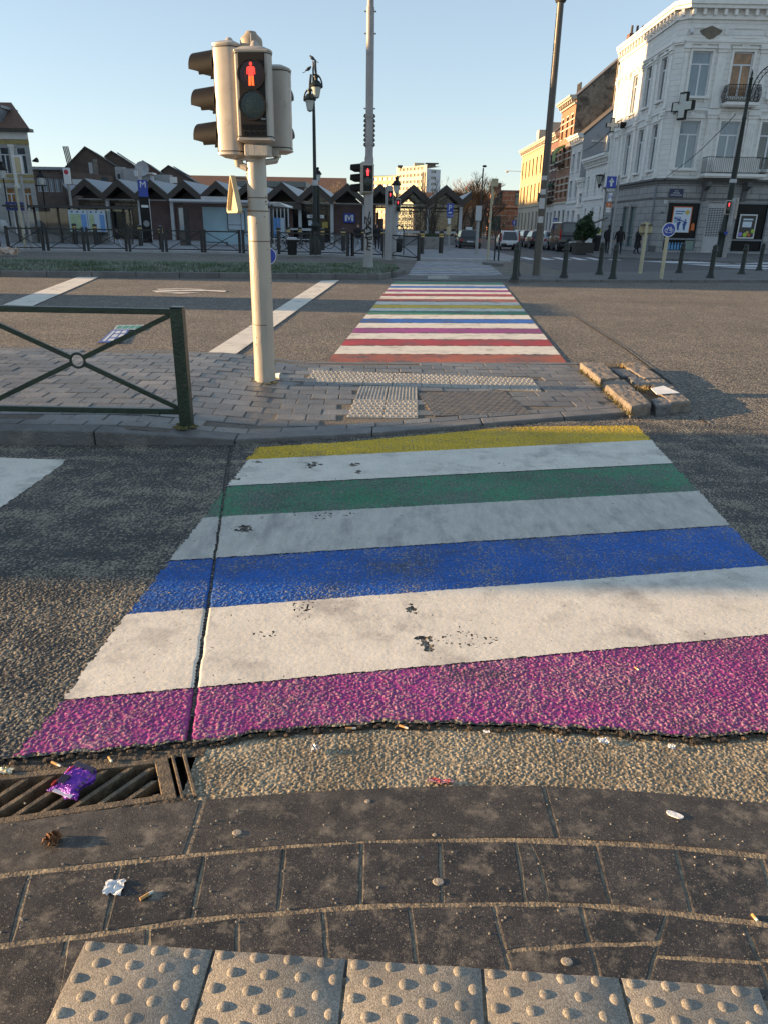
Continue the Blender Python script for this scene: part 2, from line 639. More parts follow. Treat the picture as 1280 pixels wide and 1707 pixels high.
# ---------------------------------------------------------------- ground, roads
def sheet(name, poly, z, mat, label=None):
 mb = MB()
 mb.add([(p[0], p[1], z) for p in poly], [tuple(range(len(poly)))])
 return struct(mb.build(name, mat), label)
sheet('ground', [(-1500, -300), (1500, -300), (1500, 2500), (-1500, 2500)], -0.22, M_ground)
sheet('road', [(-140, 1.9), (140, 1.9), (140, 42), (-140, 42)], -0.008, M_asph)
sheet('road', [(-140, 1.2), (-1.86, 1.2), (-1.86, 1.9), (-140, 1.9)], -0.008, M_asph)
sheet('road', [(1.96, 1.2), (140, 1.2), (140, 1.9), (1.96, 1.9)], -0.008, M_asph)
o = grid_mesh('road_surface', np.arange(-2.1, 2.2, 0.0034), np.arange(1.52, 2.9001, 0.0034), h_asphalt, lambda x, y: y > edge_y(x), M_asph_near)
struct(o, 'rough asphalt round the purple stripe')
road_near = grid_mesh('road_surface', np.arange(-3.6, 3.9, 0.006), np.arange(2.9, 5.75, 0.0075), h_asphalt, None, M_asph_near)
struct(road_near, 'rough dark asphalt of the near lane under the rainbow crossing')
# crossing in front: left and right border and the lines between its bands
LXY = [(-1.06, 1.60), (-1.026, 1.951), (-1.005, 2.506), (-0.976, 3.001), (-0.945, 3.528), (-0.922, 4.028), (-0.891, 4.547), (-0.875, 4.86)]
def cw_left(y):
 return np.interp(y, [p[1] for p in LXY], [p[0] for p in LXY])
LINES = [(1.30, 0.2), (1.951, 0.196), (2.506, 0.2), (3.001, 0.198), (3.528, 0.2), (4.028, 0.215), (4.547, 0.231), (5.02, 0.215)]
def line_y(i, x):
 y0, s = LINES[i]
 return y0 + s * (x - LXY[min(i, 7)][0])
def cw_right(y):
 return np.interp(y, [2.0, 3.067, 3.554, 4.074, 4.664, 5.207, 5.6], [1.79, 1.80, 1.825, 1.873, 1.918, 1.967, 2.0])
ISL_NEAR = [(-9.0, 4.6), (-2.6, 4.80), (-2.0, 4.82), (-1.45, 4.84), (-1.0, 4.90), (-0.3, 5.10), (0.5, 5.42), (1.2, 5.69), (2.05, 6.0), (2.3, 6.12)]
isl_y = polyline_y(ISL_NEAR)
CHIPS = [(G(*p), r) for p, r in (((524, 776), .05), ((590, 777), .035), ((597, 789), .03), ((686, 1018), .028), ((708, 1074), .034), ((712, 1082), .025), ((405, 884), .05), ((698, 1066), .02), ((430, 772), .03), ((1100, 745), .03), ((385, 800), .05))]
def chip_mask(x, y):
 m = np.ones(x.shape, bool)
 for c, r in CHIPS:
  d = np.sqrt((x - c.x) ** 2 + ((y - c.y) * .8) ** 2) / r
  m &= (d + 1.6 * (fbm(x, y, .03, 300) - .5) + .9 * (vnoise(x, y, .012, 301) - .5)) > .72
 return m
def band(i, j, name, mat, hf, off, rag, label, k, top=None, bottom=None):
 y0 = min(line_y(i, -1.1), line_y(i, 2.1)) - 0.05
 y1 = max(line_y(j, -1.1), line_y(j, 2.1)) + 0.05
 st_ = .0036 if i < 3 else .005
 ys = np.arange(max(1.5, y0), y1, st_)
 xs = np.arange(-1.15, 2.1, st_)
 def mask(x, y):
  jit = rag * (fbm(x, y, 0.05, k) - 0.5) + rag * 0.8 * (vnoise(x, y, 0.012, k + 3) - 0.5)
  lo = line_y(i, x) if bottom is None else bottom(x)
  hi = line_y(j, x) if top is None else top(x)
  m = (y > lo + jit) & (y < hi + jit)
  m &= (x > cw_left(y) + 2.2 * jit) & (x < cw_right(y) + 2.2 * jit) & (joint_d(x, y) > 0.006) & (y > edge_y(x) + 0.004)
  if 'white' in name:
   m &= chip_mask(x, y)
   m &= ~((fbm(x, y, .33, 310) > .80) & (vnoise(x, y, .010, 311) > .78))
   m &= vnoise(x, y, .011, 312) < .975
  return m
 o = grid_mesh(name, xs, ys, hf, mask, mat, off)
 return struct(o, label)
band(0, 1, 'purple_stripe', M_purple, h_asphalt, 0.0012, 0.012, 'worn purple stripe nearest the kerb and drain', 1, bottom=lambda x: edge_y(x) + 0.012)
band(1, 2, 'white_stripe', M_white, h_white, 0.0, 0.008, 'broad white stripe between the purple and the blue stripe', 2)
band(2, 3, 'blue_stripe', M_blue, h_asphalt, 0.0012, 0.012, 'royal blue stripe of the near crossing', 3)
band(3, 4, 'white_stripe', M_white_dirty, h_white, 0.0, 0.008, 'dirty white stripe between the blue and the green stripe', 4)
band(4, 5, 'green_stripe', M_green, h_asphalt, 0.0012, 0.014, 'worn green stripe of the near crossing', 5)
band(5, 6, 'white_stripe', M_white, h_white, 0.0, 0.008, 'chipped white stripe between the green and the yellow stripe', 6)
band(6, 7, 'yellow_stripe', M_yellow, h_asphalt, 0.0012, 0.02, 'yellow stripe along the island kerb', 7, top=lambda x: isl_y(x) - 0.09 - 0.25 * np.clip(x - 1.0, 0, 1))
# white block and lines on the lanes
def marking(name, px, label, mat=None, z=0.004, rag=0.0):
 pts = [G(*p, z) for p in px]
 mb = MB()
 mb.add([(p.x, p.y, z) for p in pts], [tuple(range(len(pts)))])
 return struct(mb.build(name, mat or M_white), label)
pb = [G(*p) for p in ((-260, 770), (0, 765), (112, 768), (96, 782), (0, 850), (-330, 905))]
def in_poly(x, y, P):
 c = np.zeros(x.shape, bool)
 n = len(P)
 for i in range(n):
  a, b = P[i], P[(i + 1) % n]
  t = (a.y > y) != (b.y > y)
  c ^= t & (x < (b.x - a.x) * (y - a.y) / (b.y - a.y + 1e-12) + a.x)
 return c
o = grid_mesh('white_marking', np.arange(-3.4, -1.9, 0.008), np.arange(3.3, 4.7, 0.008), h_white,
              lambda x, y: in_poly(x + 0.02 * (fbm(x, y, 0.06, 90) - .5), y + 0.02 * (fbm(x, y, 0.06, 92) - .5), pb), M_white)
struct(o, 'broad white stop marking on the near lane beside the railing')
marking('white_line', [(318, 606), (536, 468), (566, 467), (377, 602)], 'white stop line running past the signal pole')
marking('white_line', [(5, 508), (133, 460.5), (168, 460.5), (55, 510)], 'white line crossing the lane behind the railing')
marking('white_line', [(-330, 512), (-140, 470), (-112, 470), (-280, 514)], 'white line on the far left of the lane')
# second crossing, twelve metres of rainbow
CW2 = [('orange', M_orange), ('white', M_white), ('red', M_red), ('white', M_white), ('purple', M_purple), ('white', M_white), ('blue', M_blue), ('white', M_white),
       ('green', M_green), ('white', M_white), ('yellow', M_yellow), ('white', M_white), ('orange', M_orange), ('white', M_white), ('red', M_red), ('white', M_white),
       ('purple', M_purple), ('white', M_white), ('blue', M_blue), ('white', M_white), ('green', M_green)]
CY = [606, 591, 577, 566, 556, 547.5, 539, 532, 525, 519, 514.3, 508.7, 503.3, 498.8, 494.3, 490.3, 486.8, 483.5, 480.5, 477.3, 474.3, 470]
def c2x(y, side):
 return 545 + (655 - 545) * (606 - y) / (606 - 471) if side == 0 else 945 + (838 - 945) * (606 - y) / (606 - 473)
def stripe_mesh(name, A0, B0, B1, A1, z, mat, label, n=60, rag=0.02):
 mb = MB()
 vs, fs = [], []
 for i in range(n + 1):
  t = i / n
  lo, hi = A0.lerp(B0, t), A1.lerp(B1, t)
  lo = lo + Vector((0, rnd.uniform(-rag, rag), 0))
  hi = hi + Vector((0, rnd.uniform(-rag, rag), 0))
  vs += [(lo.x, lo.y, z), (hi.x, hi.y, z)]
 for i in range(n):
  fs.append((2 * i, 2 * i + 2, 2 * i + 3, 2 * i + 1))
 mb.add(vs, fs)
 return struct(mb.build(name, mat), label)
ORD = ['nearest the island', 'second from the island', 'third from the island']
seen = {}
for i, (nm, mt) in enumerate(CW2):
 y0, y1 = CY[i], CY[i + 1]
 a0, b0, b1, a1 = G(c2x(y0, 0), y0 - 0.6), G(c2x(y0, 1), y0 + 0.6), G(c2x(y1, 1), y1 + 0.6), G(c2x(y1, 0), y1 - 0.6)
 g = 0.012
 a0.y += g; b0.y += g; a1.y -= g; b1.y -= g
 prev = CW2[i - 1][0] if i else 'island'
 nxt = CW2[i + 1][0] if i < len(CW2) - 1 else 'median kerb'
 half = 'nearer' if i < 11 else 'farther'
 lab = f'{half} {nm} stripe of the far crossing, between {prev} and {nxt}'
 stripe_mesh(nm + '_stripe', a0, b0, b1, a1, 0.004, mt, lab)
# third crossing beyond the median, faded
M_faded = [paint('faded_' + n, c, 0.52, 9) for n, c in (('peach', (0.42, 0.33, 0.26)), ('mauve', (0.25, 0.2, 0.29)), ('slate', (0.22, 0.26, 0.36)), ('straw', (0.36, 0.35, 0.24)))]
M_fwhite = pm('faded_white', (0.42, 0.43, 0.44), 0.75, var=0.2, vs=5, col2=(0.16, 0.16, 0.165), mix=0.55, ms=2.5)
FY3 = [(23.9 + 0.52 * k) for k in range(21)]
for k in range(20):
 y0, y1 = FY3[k], FY3[k + 1] - 0.03
 xl0, xl1 = -0.0 + 0.065 * (y0 - 20.8) + 0.4, -0.0 + 0.065 * (y1 - 20.8) + 0.4
 mt = M_fwhite if k % 2 else M_faded[(k // 2) % 4]
 nm = 'white_stripe' if k % 2 else 'faded_stripe'
 stripe_mesh(nm, Vector((xl0, y0, 0)), Vector((xl0 + 3.1, y0 + .3, 0)), Vector((xl1 + 3.1, y1 + .3, 0)), Vector((xl1, y1, 0)), 0.004, mt, 'faded stripe of the crossing beyond the median', 30)
# joints in the concrete of the far lane
for k, (pts, lab) in enumerate((([(958, 528), (1040, 580), (1120, 640)], 'long joint right of the far crossing'), ([(1165, 695), (1215, 735), (1290, 800)], 'joint running on from the raised stones'), ([(838, 497), (1060, 503), (1280, 507)], 'worn seam across the far lane'))):
 mb = MB()
 for a, b in zip(pts[:-1], pts[1:]):
  p, q = G(*a, .003), G(*b, .003)
  w = Vector((-(q - p).y, (q - p).x, 0)).normalized() * .011
  mb.add([p - w, p + w, q + w, q - w], [(3, 2, 1, 0)])
 struct(mb.build('road_joint', pm('joint_tar_%d' % k, (.018, .016, .014), .9, var=.4, vs=20)), lab)
# bicycle symbol painted lengthwise on the lane
mb = MB()
for px in ([(254, 484.5), (290, 483.3), (345, 483.2), (378, 484.5), (376, 486.5), (345, 485.2), (292, 485.6), (262, 487)], [(262, 481.5), (300, 480.8), (345, 482.0), (336, 482.8), (300, 482), (265, 482.8)],
           [(255, 488), (300, 487.2), (336, 488), (300, 489.4)]):
 pts = [G(*p, 0.004) for p in px]
 mb.add([(p.x, p.y, 0.004) for p in pts], [tuple(range(len(pts)))])
struct(mb.build('bicycle_marking', M_white), 'white bicycle symbol painted on the lane behind the railing')
for a, b, lab in (((62, 432.6), (190, 435.6), 'left'), ((236, 436.0), (357, 440.2), 'middle'), ((398, 441), (520, 442.5), 'right')):
 p0, p1 = G(*a, 0.004), G(*b, 0.004)
 mb = MB()
 mb.add([(p0.x, p0.y - .07, .004), (p1.x, p1.y - .07, .004), (p1.x, p1.y + .09, .004), (p0.x, p0.y + .09, .004)], [(0, 1, 2, 3)])
 struct(mb.build('lane_dash', M_fwhite), f'{lab} white dash on the lane behind the grass')
# ---------------------------------------------------------------- gutter, kerb and footway in front of the camera
M_kerb = pm('kerb_bluestone', speck=((.30, .26, .2), 170, .61), col=(0.052, 0.044, 0.036), rough=0.55, var=0.5, vs=16, col2=(0.20, 0.17, 0.13), mix=0.605, ms=15, mw=0.09, bump=0.6, bs=420, island=0.15, voro=0.5, vscale=480)
M_paver = pm('footway_paver', speck=((.30, .26, .2), 190, .60), col=(0.038, 0.032, 0.027), rough=0.5, var=0.6, vs=16, col2=(0.21, 0.175, 0.13), mix=0.605, ms=17, mw=0.09, bump=0.6, bs=420, island=0.35, voro=0.6, vscale=480)
M_mortar = pm('sandy_joint', (0.30, 0.24, 0.16), 0.9, var=0.35, vs=40, col2=(0.12, 0.10, 0.08), mix=0.5, ms=30, bump=1.0, bs=120)
M_dome = pm('dome_tile_concrete', (0.285, 0.255, 0.21), 0.8, var=0.22, vs=7, col2=(0.17, 0.155, 0.135), mix=0.6, ms=9, mw=0.12, bump=0.6, bs=400, voro=0.35, vscale=420)
M_iron = pm('cast_iron', (0.12, 0.09, 0.06), 0.55, 0.2, var=0.35, vs=20, col2=(0.26, 0.19, 0.11), mix=0.55, ms=25, mw=0.1, bump=0.6, bs=150)
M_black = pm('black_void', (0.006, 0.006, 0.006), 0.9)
M_mud = pm('damp_mud', (0.07, 0.055, 0.04), 0.8, var=0.4, vs=30, bump=1.0, bs=70)
KER_O = [G(px, py, 0.01) for px, py in ((-900, 1470), (-450, 1420), (0, 1374), (170, 1350), (330, 1334), (480, 1322), (640, 1313), (780, 1310), (908, 1311), (1080, 1320), (1280, 1339), (1700, 1395), (2200, 1470))]
KER_I = [G(px, py, 0.012) for px, py in ((-900, 1570), (-450, 1510), (0, 1455), (170, 1436), (330, 1420), (480, 1407), (640, 1399), (780, 1395), (908, 1395), (1080, 1403), (1280, 1423), (1700, 1480), (2200, 1570))]
ko = polyline_y([(p.x, p.y) for p in KER_O])
ki = polyline_y([(p.x, p.y) for p in KER_I])
def h_gutter(x, y):
 h = 0.0046 * stones(x, y, 0.0070, 100) ** 1.8 + 0.0016 * stones(x, y, 0.0045, 120) + 0.001 * vnoise(x, y, 0.2, 130)
 d = edge_y(x) - y
 h -= 0.006 * np.exp(-(d / 0.014) ** 2) * (0.3 + fbm(x, y, 0.06, 140))
 return h - 0.012
GRX = G(292, 1300, -0.01).x                    # right end of the drain
o = grid_mesh('gutter', np.arange(-1.9, 2.0, 0.0032), np.arange(1.42, 2.02, 0.0032), h_gutter,
              lambda x, y: (y < edge_y(x) + 0.012) & (y > ko(x) - 0.01) & ((x > GRX + 0.035) | (x < GRX - 0.78)), M_gutter)
struct(o, 'sandy concrete gutter between the purple stripe and the kerb')
M_lip = pm('asphalt_lip', (0.045, 0.035, 0.028), 0.9, var=0.5, vs=40, col2=(0.36, 0.22, 0.09), mix=0.63, ms=45, mw=0.06, bump=1.0, bs=100)
# ragged clods along the edge of the asphalt
mb = MB()
for i in range(230):
 x = rnd.uniform(-1.15, 1.5)
 y = float(edge_y(np.array([x]))[0]) + rnd.uniform(-0.016, 0.006)
 s = rnd.uniform(0.003, 0.009)
 mb.ball((x, y, -0.003), (s * rnd.uniform(1, 1.8), s, s * 0.8), 6, 4)
o = mb.build('edge_debris', M_lip)
o['kind'] = 'stuff'
o['label'] = 'crumbs of dirt and dead moss along the broken asphalt edge'
def bevel_poly(mb, P, z0, z1, bev=0.004, tilt=0.0, rough=0.0):
 """paving stone with worn edges; corners pulled in by the bevel"""
 n = len(P)
 c = sum((Vector((p[0], p[1], 0)) for p in P), Vector()) / n
 pts = []
 for i in range(n):                        # subdivide and roughen the outline
  a, b = Vector((P[i][0], P[i][1], 0)), Vector((P[(i + 1) % n][0], P[(i + 1) % n][1], 0))
  m = max(1, int((b - a).length / 0.035))
  for k in range(m):
   q = a.lerp(b, k / m)
   pts.append(q + Vector((rnd.uniform(-rough, rough), rnd.uniform(-rough, rough), 0)))
 m = len(pts)
 tx, ty = rnd.uniform(-tilt, tilt), rnd.uniform(-tilt, tilt)
 def z(q, d):
  return z1 + (q.x - c.x) * tx + (q.y - c.y) * ty - d
 def inn(q, d):
  v = c - q
  return q + v.normalized() * min(d, v.length * 0.5)
 rings = [[Vector((q.x, q.y, z0)) for q in pts],
             [Vector((q.x, q.y, z(q, bev * 1.3))) for q in pts]]
 for d, e in ((bev * 0.5, bev * 0.35), (bev * 1.4, 0)):
  r = []
  for q in pts:
   w = inn(q, d)
   r.append(Vector((w.x, w.y, z(w, e))))
  rings.append(r)
 vs = [v for r in rings for v in r]
 fs = []
 for k in range(len(rings) - 1):
  for i in range(m):
   j = (i + 1) % m
   fs.append((k * m + i, k * m + j, (k + 1) * m + j, (k + 1) * m + i))
 fs.append(tuple((len(rings) - 1) * m + i for i in range(m)))
 mb.add(vs, fs)
# kerb stones
mb = MB()
kx = [G(px, 1360, 0.01).x for px in (-640, -250, 331, 918, 1520, 2000)]
for i in range(len(kx) - 1):
 a, b = kx[i] + 0.003, kx[i + 1] - 0.003
 n = 10
 xs = [a + (b - a) * k / n for k in range(n + 1)]
 P = [(x, float(ki(x)) - 0.002) for x in xs] + [(x, float(ko(x))) for x in reversed(xs)]
 bevel_poly(mb, P, -0.12, 0.012, 0.004, 0.003, 0.0008)
struct(mb.build('kerb', M_kerb), 'dark stone kerb in front of the gutter')
# bed of sandy joints
mb = MB()
xs = np.linspace(-2.5, 2.5, 60)
mb.add([(x, -1.0, 0.0100) for x in xs] + [(x, float(ko(x)) - 0.004, 0.0100) for x in xs], [(i, i + 1, 61 + i, 60 + i) for i in range(59)])
struct(mb.build('paving_bed', M_mortar), 'sand in the joints of the footway')
mb = MB()
mb.add([(-140, -60, -0.02), (140, -60, -0.02), (140, 1.19, -0.02), (-140, 1.19, -0.02)], [(0, 1, 2, 3)])
struct(mb.build('footway', M_paver))
def gp2(px, py):
 p = G(px, py, 0.012)
 return (p.x, p.y)
def quadpx(*pts):
 return [gp2(*p) for p in pts]
mb = MB()
row1_t = lambda x: float(ki(x)) - 0.006
# first row of pavers behind the kerb
J1t = [(-640, 1535), (-300, 1495), (-120, 1474), (51, 1455), (200, 1440), (341, 1424), (474, 1412), (604, 1402), (733, 1400), (860, 1400), (991, 1405), (1125, 1413), (1268, 1428), (1420, 1447), (1600, 1470)]
J1b = [(-760, 1670), (-400, 1625), (-180, 1596), (18, 1571), (175, 1552), (321, 1530), (464, 1519), (601, 1508), (737, 1505), (876, 1505), (1016, 1508), (1152, 1522), (1300, 1541), (1470, 1562), (1670, 1590)]
for i in range(len(J1t) - 1):
 g = 1.3
 P = quadpx((J1b[i][0] + g, J1b[i][1] - .5), (J1b[i + 1][0] - g, J1b[i + 1][1] - .5), (J1t[i + 1][0] - g, J1t[i + 1][1] + 2), (J1t[i][0] + g, J1t[i][1] + 2))
 if i == 9:                                # this paver is split by a long crack
  P1 = quadpx((876 + g, 1503), (912, 1503), (898, 1444), (880, 1404), (860 + g, 1404))
  P2 = quadpx((915, 1503), (1016 - g, 1507), (991 - g, 1409), (882, 1404), (901, 1443))
  bevel_poly(mb, P1, -0.1, 0.012, 0.003, 0.006, 0.0012)
  bevel_poly(mb, P2, -0.1, 0.012, 0.003, 0.006, 0.0012)
  continue
 bevel_poly(mb, P, -0.1, 0.012 + rnd.uniform(-0.0006, 0.0010), 0.004, 0.004, 0.0012)
# second row, cut by the dome tiles
J2t = [(-500, 1650), (-300, 1612), (-90, 1590), (112, 1567), (247, 1548), (396, 1529), (539, 1518), (682, 1511), (821, 1509), (966, 1511), (1110, 1524), (1240, 1540), (1420, 1562)]
J2b = [(-600, 1800), (-380, 1765), (-150, 1738), (86, 1700), (245, 1661), (396, 1640), (548, 1630), (698, 1632), (852, 1632), (1000, 1635), (1075, 1650), (1290, 1668), (1490, 1690)]
J2 = list(zip(J2t, J2b))
def lerp(a, b, t):
 return (a[0] + (b[0] - a[0]) * t, a[1] + (b[1] - a[1]) * t)
for i in range(len(J2t) - 1):
 g = 1.3
 a, b = J2t[i], J2t[i + 1]
 c, d = J2b[i + 1], J2b[i]
 if i >= 8:                                # broken stones at the right
  f = [0.62, 0.5, 0.55, 0.45][i - 8]
  e = [0.5, 0.38, 0.5, 0.5][i - 8]
  m0, m1 = lerp(a, d, f), lerp(b, c, e)
  bevel_poly(mb, quadpx((m0[0] + g, m0[1] - 2), (m1[0] - g, m1[1] - 2), (b[0] - g, b[1] + 0), (a[0] + g, a[1] + 0)), -0.1, 0.012, 0.004, 0.004, 0.002)
  bevel_poly(mb, quadpx((d[0] + g, d[1]), (c[0] - g, c[1]), (m1[0] - g, m1[1] + 3), (m0[0] + g, m0[1] + 3)), -0.1, 0.0115, 0.004, 0.004, 0.002)
  continue
 bevel_poly(mb, quadpx((d[0] + g, d[1]), (c[0] - g, c[1]), (b[0] - g, b[1] + 0), (a[0] + g, a[1] + 0)), -0.1, 0.0115, 0.004, 0.003, 0.0012)
# stones left of the dome tiles
bevel_poly(mb, quadpx((-420, 1960), (52, 1960), (108, 1705), (120, 1588), (-200, 1625)), -0.1, 0.0115, 0.004, 0.002, 0.001)
struct(mb.build('footway_pavers', M_paver), 'dark worn stone pavers between the kerb and the dome tiles')
# dome tiles: five in view, more towards the camera's feet
TL, TR = G(141, 1567, 0.016), G(1266, 1645, 0.016)
ex = (TR - TL)
TW = ex.length / 5.0
ex.normalize()
ey = Vector((ex.y, -ex.x, 0))                  # towards the camera
def dome_tile(o3, w, l, nx, ny, r, hz, z, name, mat, seg=9, rings=4, rough=0.0):
 mb = MB()
 t = 0.003
 P = [o3 + ex * t, o3 + ex * (w - t), o3 + ex * (w - t) + ey * (l - t), o3 + ex * t + ey * (l - t)]
 P = [P[3], P[2], P[1], P[0]]
 bevel_poly(mb, [(p.x, p.y) for p in P], -0.05, z, 0.003, 0.0, rough)
 for j in range(ny):
  for i in range(nx):
   u = (i + 0.30 + (0.42 if j % 2 else 0)) / nx * w
   v = (j + 0.36) / ny * l
   c = o3 + ex * u + ey * v
   rr = r * rnd.uniform(0.93, 1.07)
   hh = hz * rnd.uniform(0.85, 1.05)
   M = Matrix.Translation((c.x, c.y, z - 0.0006)) @ Matrix.Rotation(rnd.uniform(0, 6), 4, 'Z')
   prof = [(rr * math.cos(math.pi / 2 * k / rings), hh * math.sin(math.pi / 2 * k / rings)) for k in range(rings)] + [(0.0005, hh)]
   mb.lathe(prof, seg, M, caps=False)
 return struct(mb.build(name, mat), None)
for i in range(-0, 5):
 o3 = TL + ex * (TW * i)
 o = dome_tile(o3, TW, TW, 4, 8, 0.0118, 0.0050, 0.016, 'dome_tile', M_dome, 14, 5, 0.0006)
 o['label'] = ['leftmost', 'second', 'middle', 'fourth', 'rightmost'][i] + ' grey dome tile of the row along the bottom of the photo'
mb = MB()
for j in (1, 2):
 for i in range(-0, 5):
  o3 = TL + ex * (TW * i) + ey * (TW * j)
  P = [o3 + ex * .003, o3 + ex * (TW - .003), o3 + ex * (TW - .003) + ey * (TW - .003), o3 + ex * .003 + ey * (TW - .003)][::-1]
  bevel_poly(mb, [(p.x, p.y) for p in P], -0.05, 0.0155, 0.003)
struct(mb.build('footway_tiles', M_dome))
# ---------------------------------------------------------------- drain with its grating
DZ = -0.004
c00, c10, c11, c01 = G(-300, 1418, DZ), G(296, 1330, DZ), G(280, 1262, DZ), G(-260, 1318, DZ)
drain = thing('drain_grate', 'rusty iron drain grate in the gutter at the left', 'drain grate', (c10.x - 0.3, (c10.y + c11.y) / 2, DZ))
mb = MB()
du, dv = (c10 - c00), (c01 - c00)
def dpt(u, v, z=DZ):
 a = c00.lerp(c10, u)
 b = c01.lerp(c11, u)
 p = a.lerp(b, v)
 return Vector((p.x, p.y, z))
def bar(mb, pts_bot_top, z0, z1):
 P = pts_bot_top
 mb.hexa([Vector((p.x, p.y, z0)) for p in P], [Vector((p.x, p.y, z1)) for p in P])
for u0, u1, v0, v1 in ((0, 1, 0, 0.12), (0, 1, 0.88, 1), (0.955, 1, 0.12, 0.88), (0, 0.03, 0.12, 0.88)):
 bar(mb, [dpt(u0, v0), dpt(u1, v0), dpt(u1, v1), dpt(u0, v1)], DZ - 0.04, DZ)
mb.build('frame', M_iron, drain, bevel=0.002)
mb = MB()
NB = 12
for k in range(-4, NB + 1):
 s0 = k / NB
 sl = 0.20
 lo = 0.12
 hi = 0.88
 w = 0.023
 u_lo, u_hi = s0, s0 + sl
 if u_hi < 0.03 or u_lo > 0.955:
  continue
 t0, t1 = 0.0, 1.0
 if u_lo < 0.03: t0 = (0.03 - u_lo) / sl
 if u_hi + w > 0.955: t1 = (0.955 - w - u_lo) / sl
 if t1 <= t0: continue
 f = lambda t: (u_lo + sl * t, lo + (hi - lo) * t)
 a, b = f(t0), f(t1)
 bar(mb, [dpt(a[0], a[1]), dpt(a[0] + w, a[1]), dpt(b[0] + w, b[1]), dpt(b[0], b[1])], DZ - 0.04, DZ - 0.004)
 for q in range(0):                        # raised studs along the bar
  ta = t0 + (t1 - t0) * (q + 0.15) / 5
  tb = t0 + (t1 - t0) * (q + 0.6) / 5
  a2, b2 = f(ta), f(tb)
  bar(mb, [dpt(a2[0] + .002, a2[1]), dpt(a2[0] + w - .002, a2[1]), dpt(b2[0] + w - .002, b2[1]), dpt(b2[0] + .002, b2[1])], DZ - 0.01, DZ - 0.0015)
mb.build('bars', M_iron, drain, bevel=0.0012, seg=1)
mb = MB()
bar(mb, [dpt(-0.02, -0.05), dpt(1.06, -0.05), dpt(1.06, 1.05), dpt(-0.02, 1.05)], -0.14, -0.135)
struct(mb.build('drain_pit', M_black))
mb = MB()
for u0, u1 in ((1.012, 1.022), (1.05, 1.062)):
 bar(mb, [dpt(u0, -0.02), dpt(u1, -0.02), dpt(u1, 1.05), dpt(u0, 1.05)], -0.1, -0.004)
mb.build('side_frame', M_iron, drain, bevel=0.0015)
mb = MB()                                     # silted strip between the asphalt and the grate, and in front of it
xs = np.arange(GRX - 0.8, GRX + 0.06, 0.006)
def h_silt(x, y):
 return -0.012 + 0.008 * fbm(x, y, 0.03, 200) + 0.003 * stones(x, y, 0.008, 210)
dl = c11 - c01
def top_edge(x):
 return c01.y + (x - c01.x) * dl.y / dl.x
db = c10 - c00
def bot_edge(x):
 return c00.y + (x - c00.x) * db.y / db.x
o = grid_mesh('gutter_silt', xs, np.arange(1.40, 1.80, 0.005), h_silt, lambda x, y: (y < edge_y(x) + 0.01) & (y > ko(x) - 0.01) & ((y > top_edge(x) - 0.012 * vnoise(x, y, .03, 7)) | (y < bot_edge(x) + 0.012 * vnoise(x, y, .02, 8))), M_mud)
struct(o, 'dark silt around the drain grate')
# ---------------------------------------------------------------- island between the two lanes
M_brick_pave = pm('island_brick', (0.155, 0.148, 0.14), 0.38, var=0.25, vs=5, col2=(0.10, 0.095, 0.092), mix=0.55, ms=2.0, mw=0.12, bump=0.8, bs=70, island=0.32, rv=0.12)
M_islkerb = pm('island_kerb', (0.13, 0.125, 0.12), 0.5, var=0.3, vs=6, col2=(0.22, 0.2, 0.17), mix=0.62, ms=5, bump=0.8, bs=70, island=0.2)
ISL_FAR = [(-9.0, 8.55), (-4.4, 8.33), (-0.69, 8.12), (2.15, 8.40)]
isl_f = polyline_y(ISL_FAR)
def isl_z(x, y=0):
 return 0.03 + 0.075 * max(0.0, min(1.0, (-0.9 - x) / 0.9)) if x < 0.5 else 0.03
mb = MB()
# kerb stones along the near edge
xk = [-9, -7.9, -6.9, -5.9, -4.9, -3.9, -2.95, -2.0, -1.05, -0.1, 0.75, 1.45, 2.06]
KW = 0.17
for i in range(len(xk) - 1):
 a, b = xk[i] + 0.004, xk[i + 1] - 0.004
 ya, yb = float(isl_y(a)), float(isl_y(b))
 za, zb = isl_z(a), isl_z(b)
 mb.hexa([(a, ya, -0.1), (b, yb, -0.1), (b, yb + KW, -0.1), (a, ya + KW, -0.1)], [(a, ya, za), (b, yb, zb), (b, yb + KW, zb), (a, ya + KW, za)])
 a2, b2 = a + 0.0, b - 0.0
ob = mb.build('island_kerb', M_islkerb, bevel=0.008)
struct(ob, 'stone kerb along the near edge of the island')
mb = MB()
xk = [-9 + 0.9 * k for k in range(12)] + [1.6, 2.18]
for i in range(len(xk) - 1):
 a, b = xk[i] + 0.003, xk[i + 1] - 0.003
 ya, yb = float(isl_f(a)), float(isl_f(b))
 mb.hexa([(a, ya - 0.13, -0.1), (b, yb - 0.13, -0.1), (b, yb, -0.1), (a, ya, -0.1)], [(a, ya - 0.13, isl_z(a)), (b, yb - 0.13, isl_z(b)), (b, yb, isl_z(b) - .005), (a, ya, isl_z(a) - .005)])
struct(mb.build('island_kerb_far', M_islkerb, bevel=0.006), 'stone kerb along the far edge of the island')
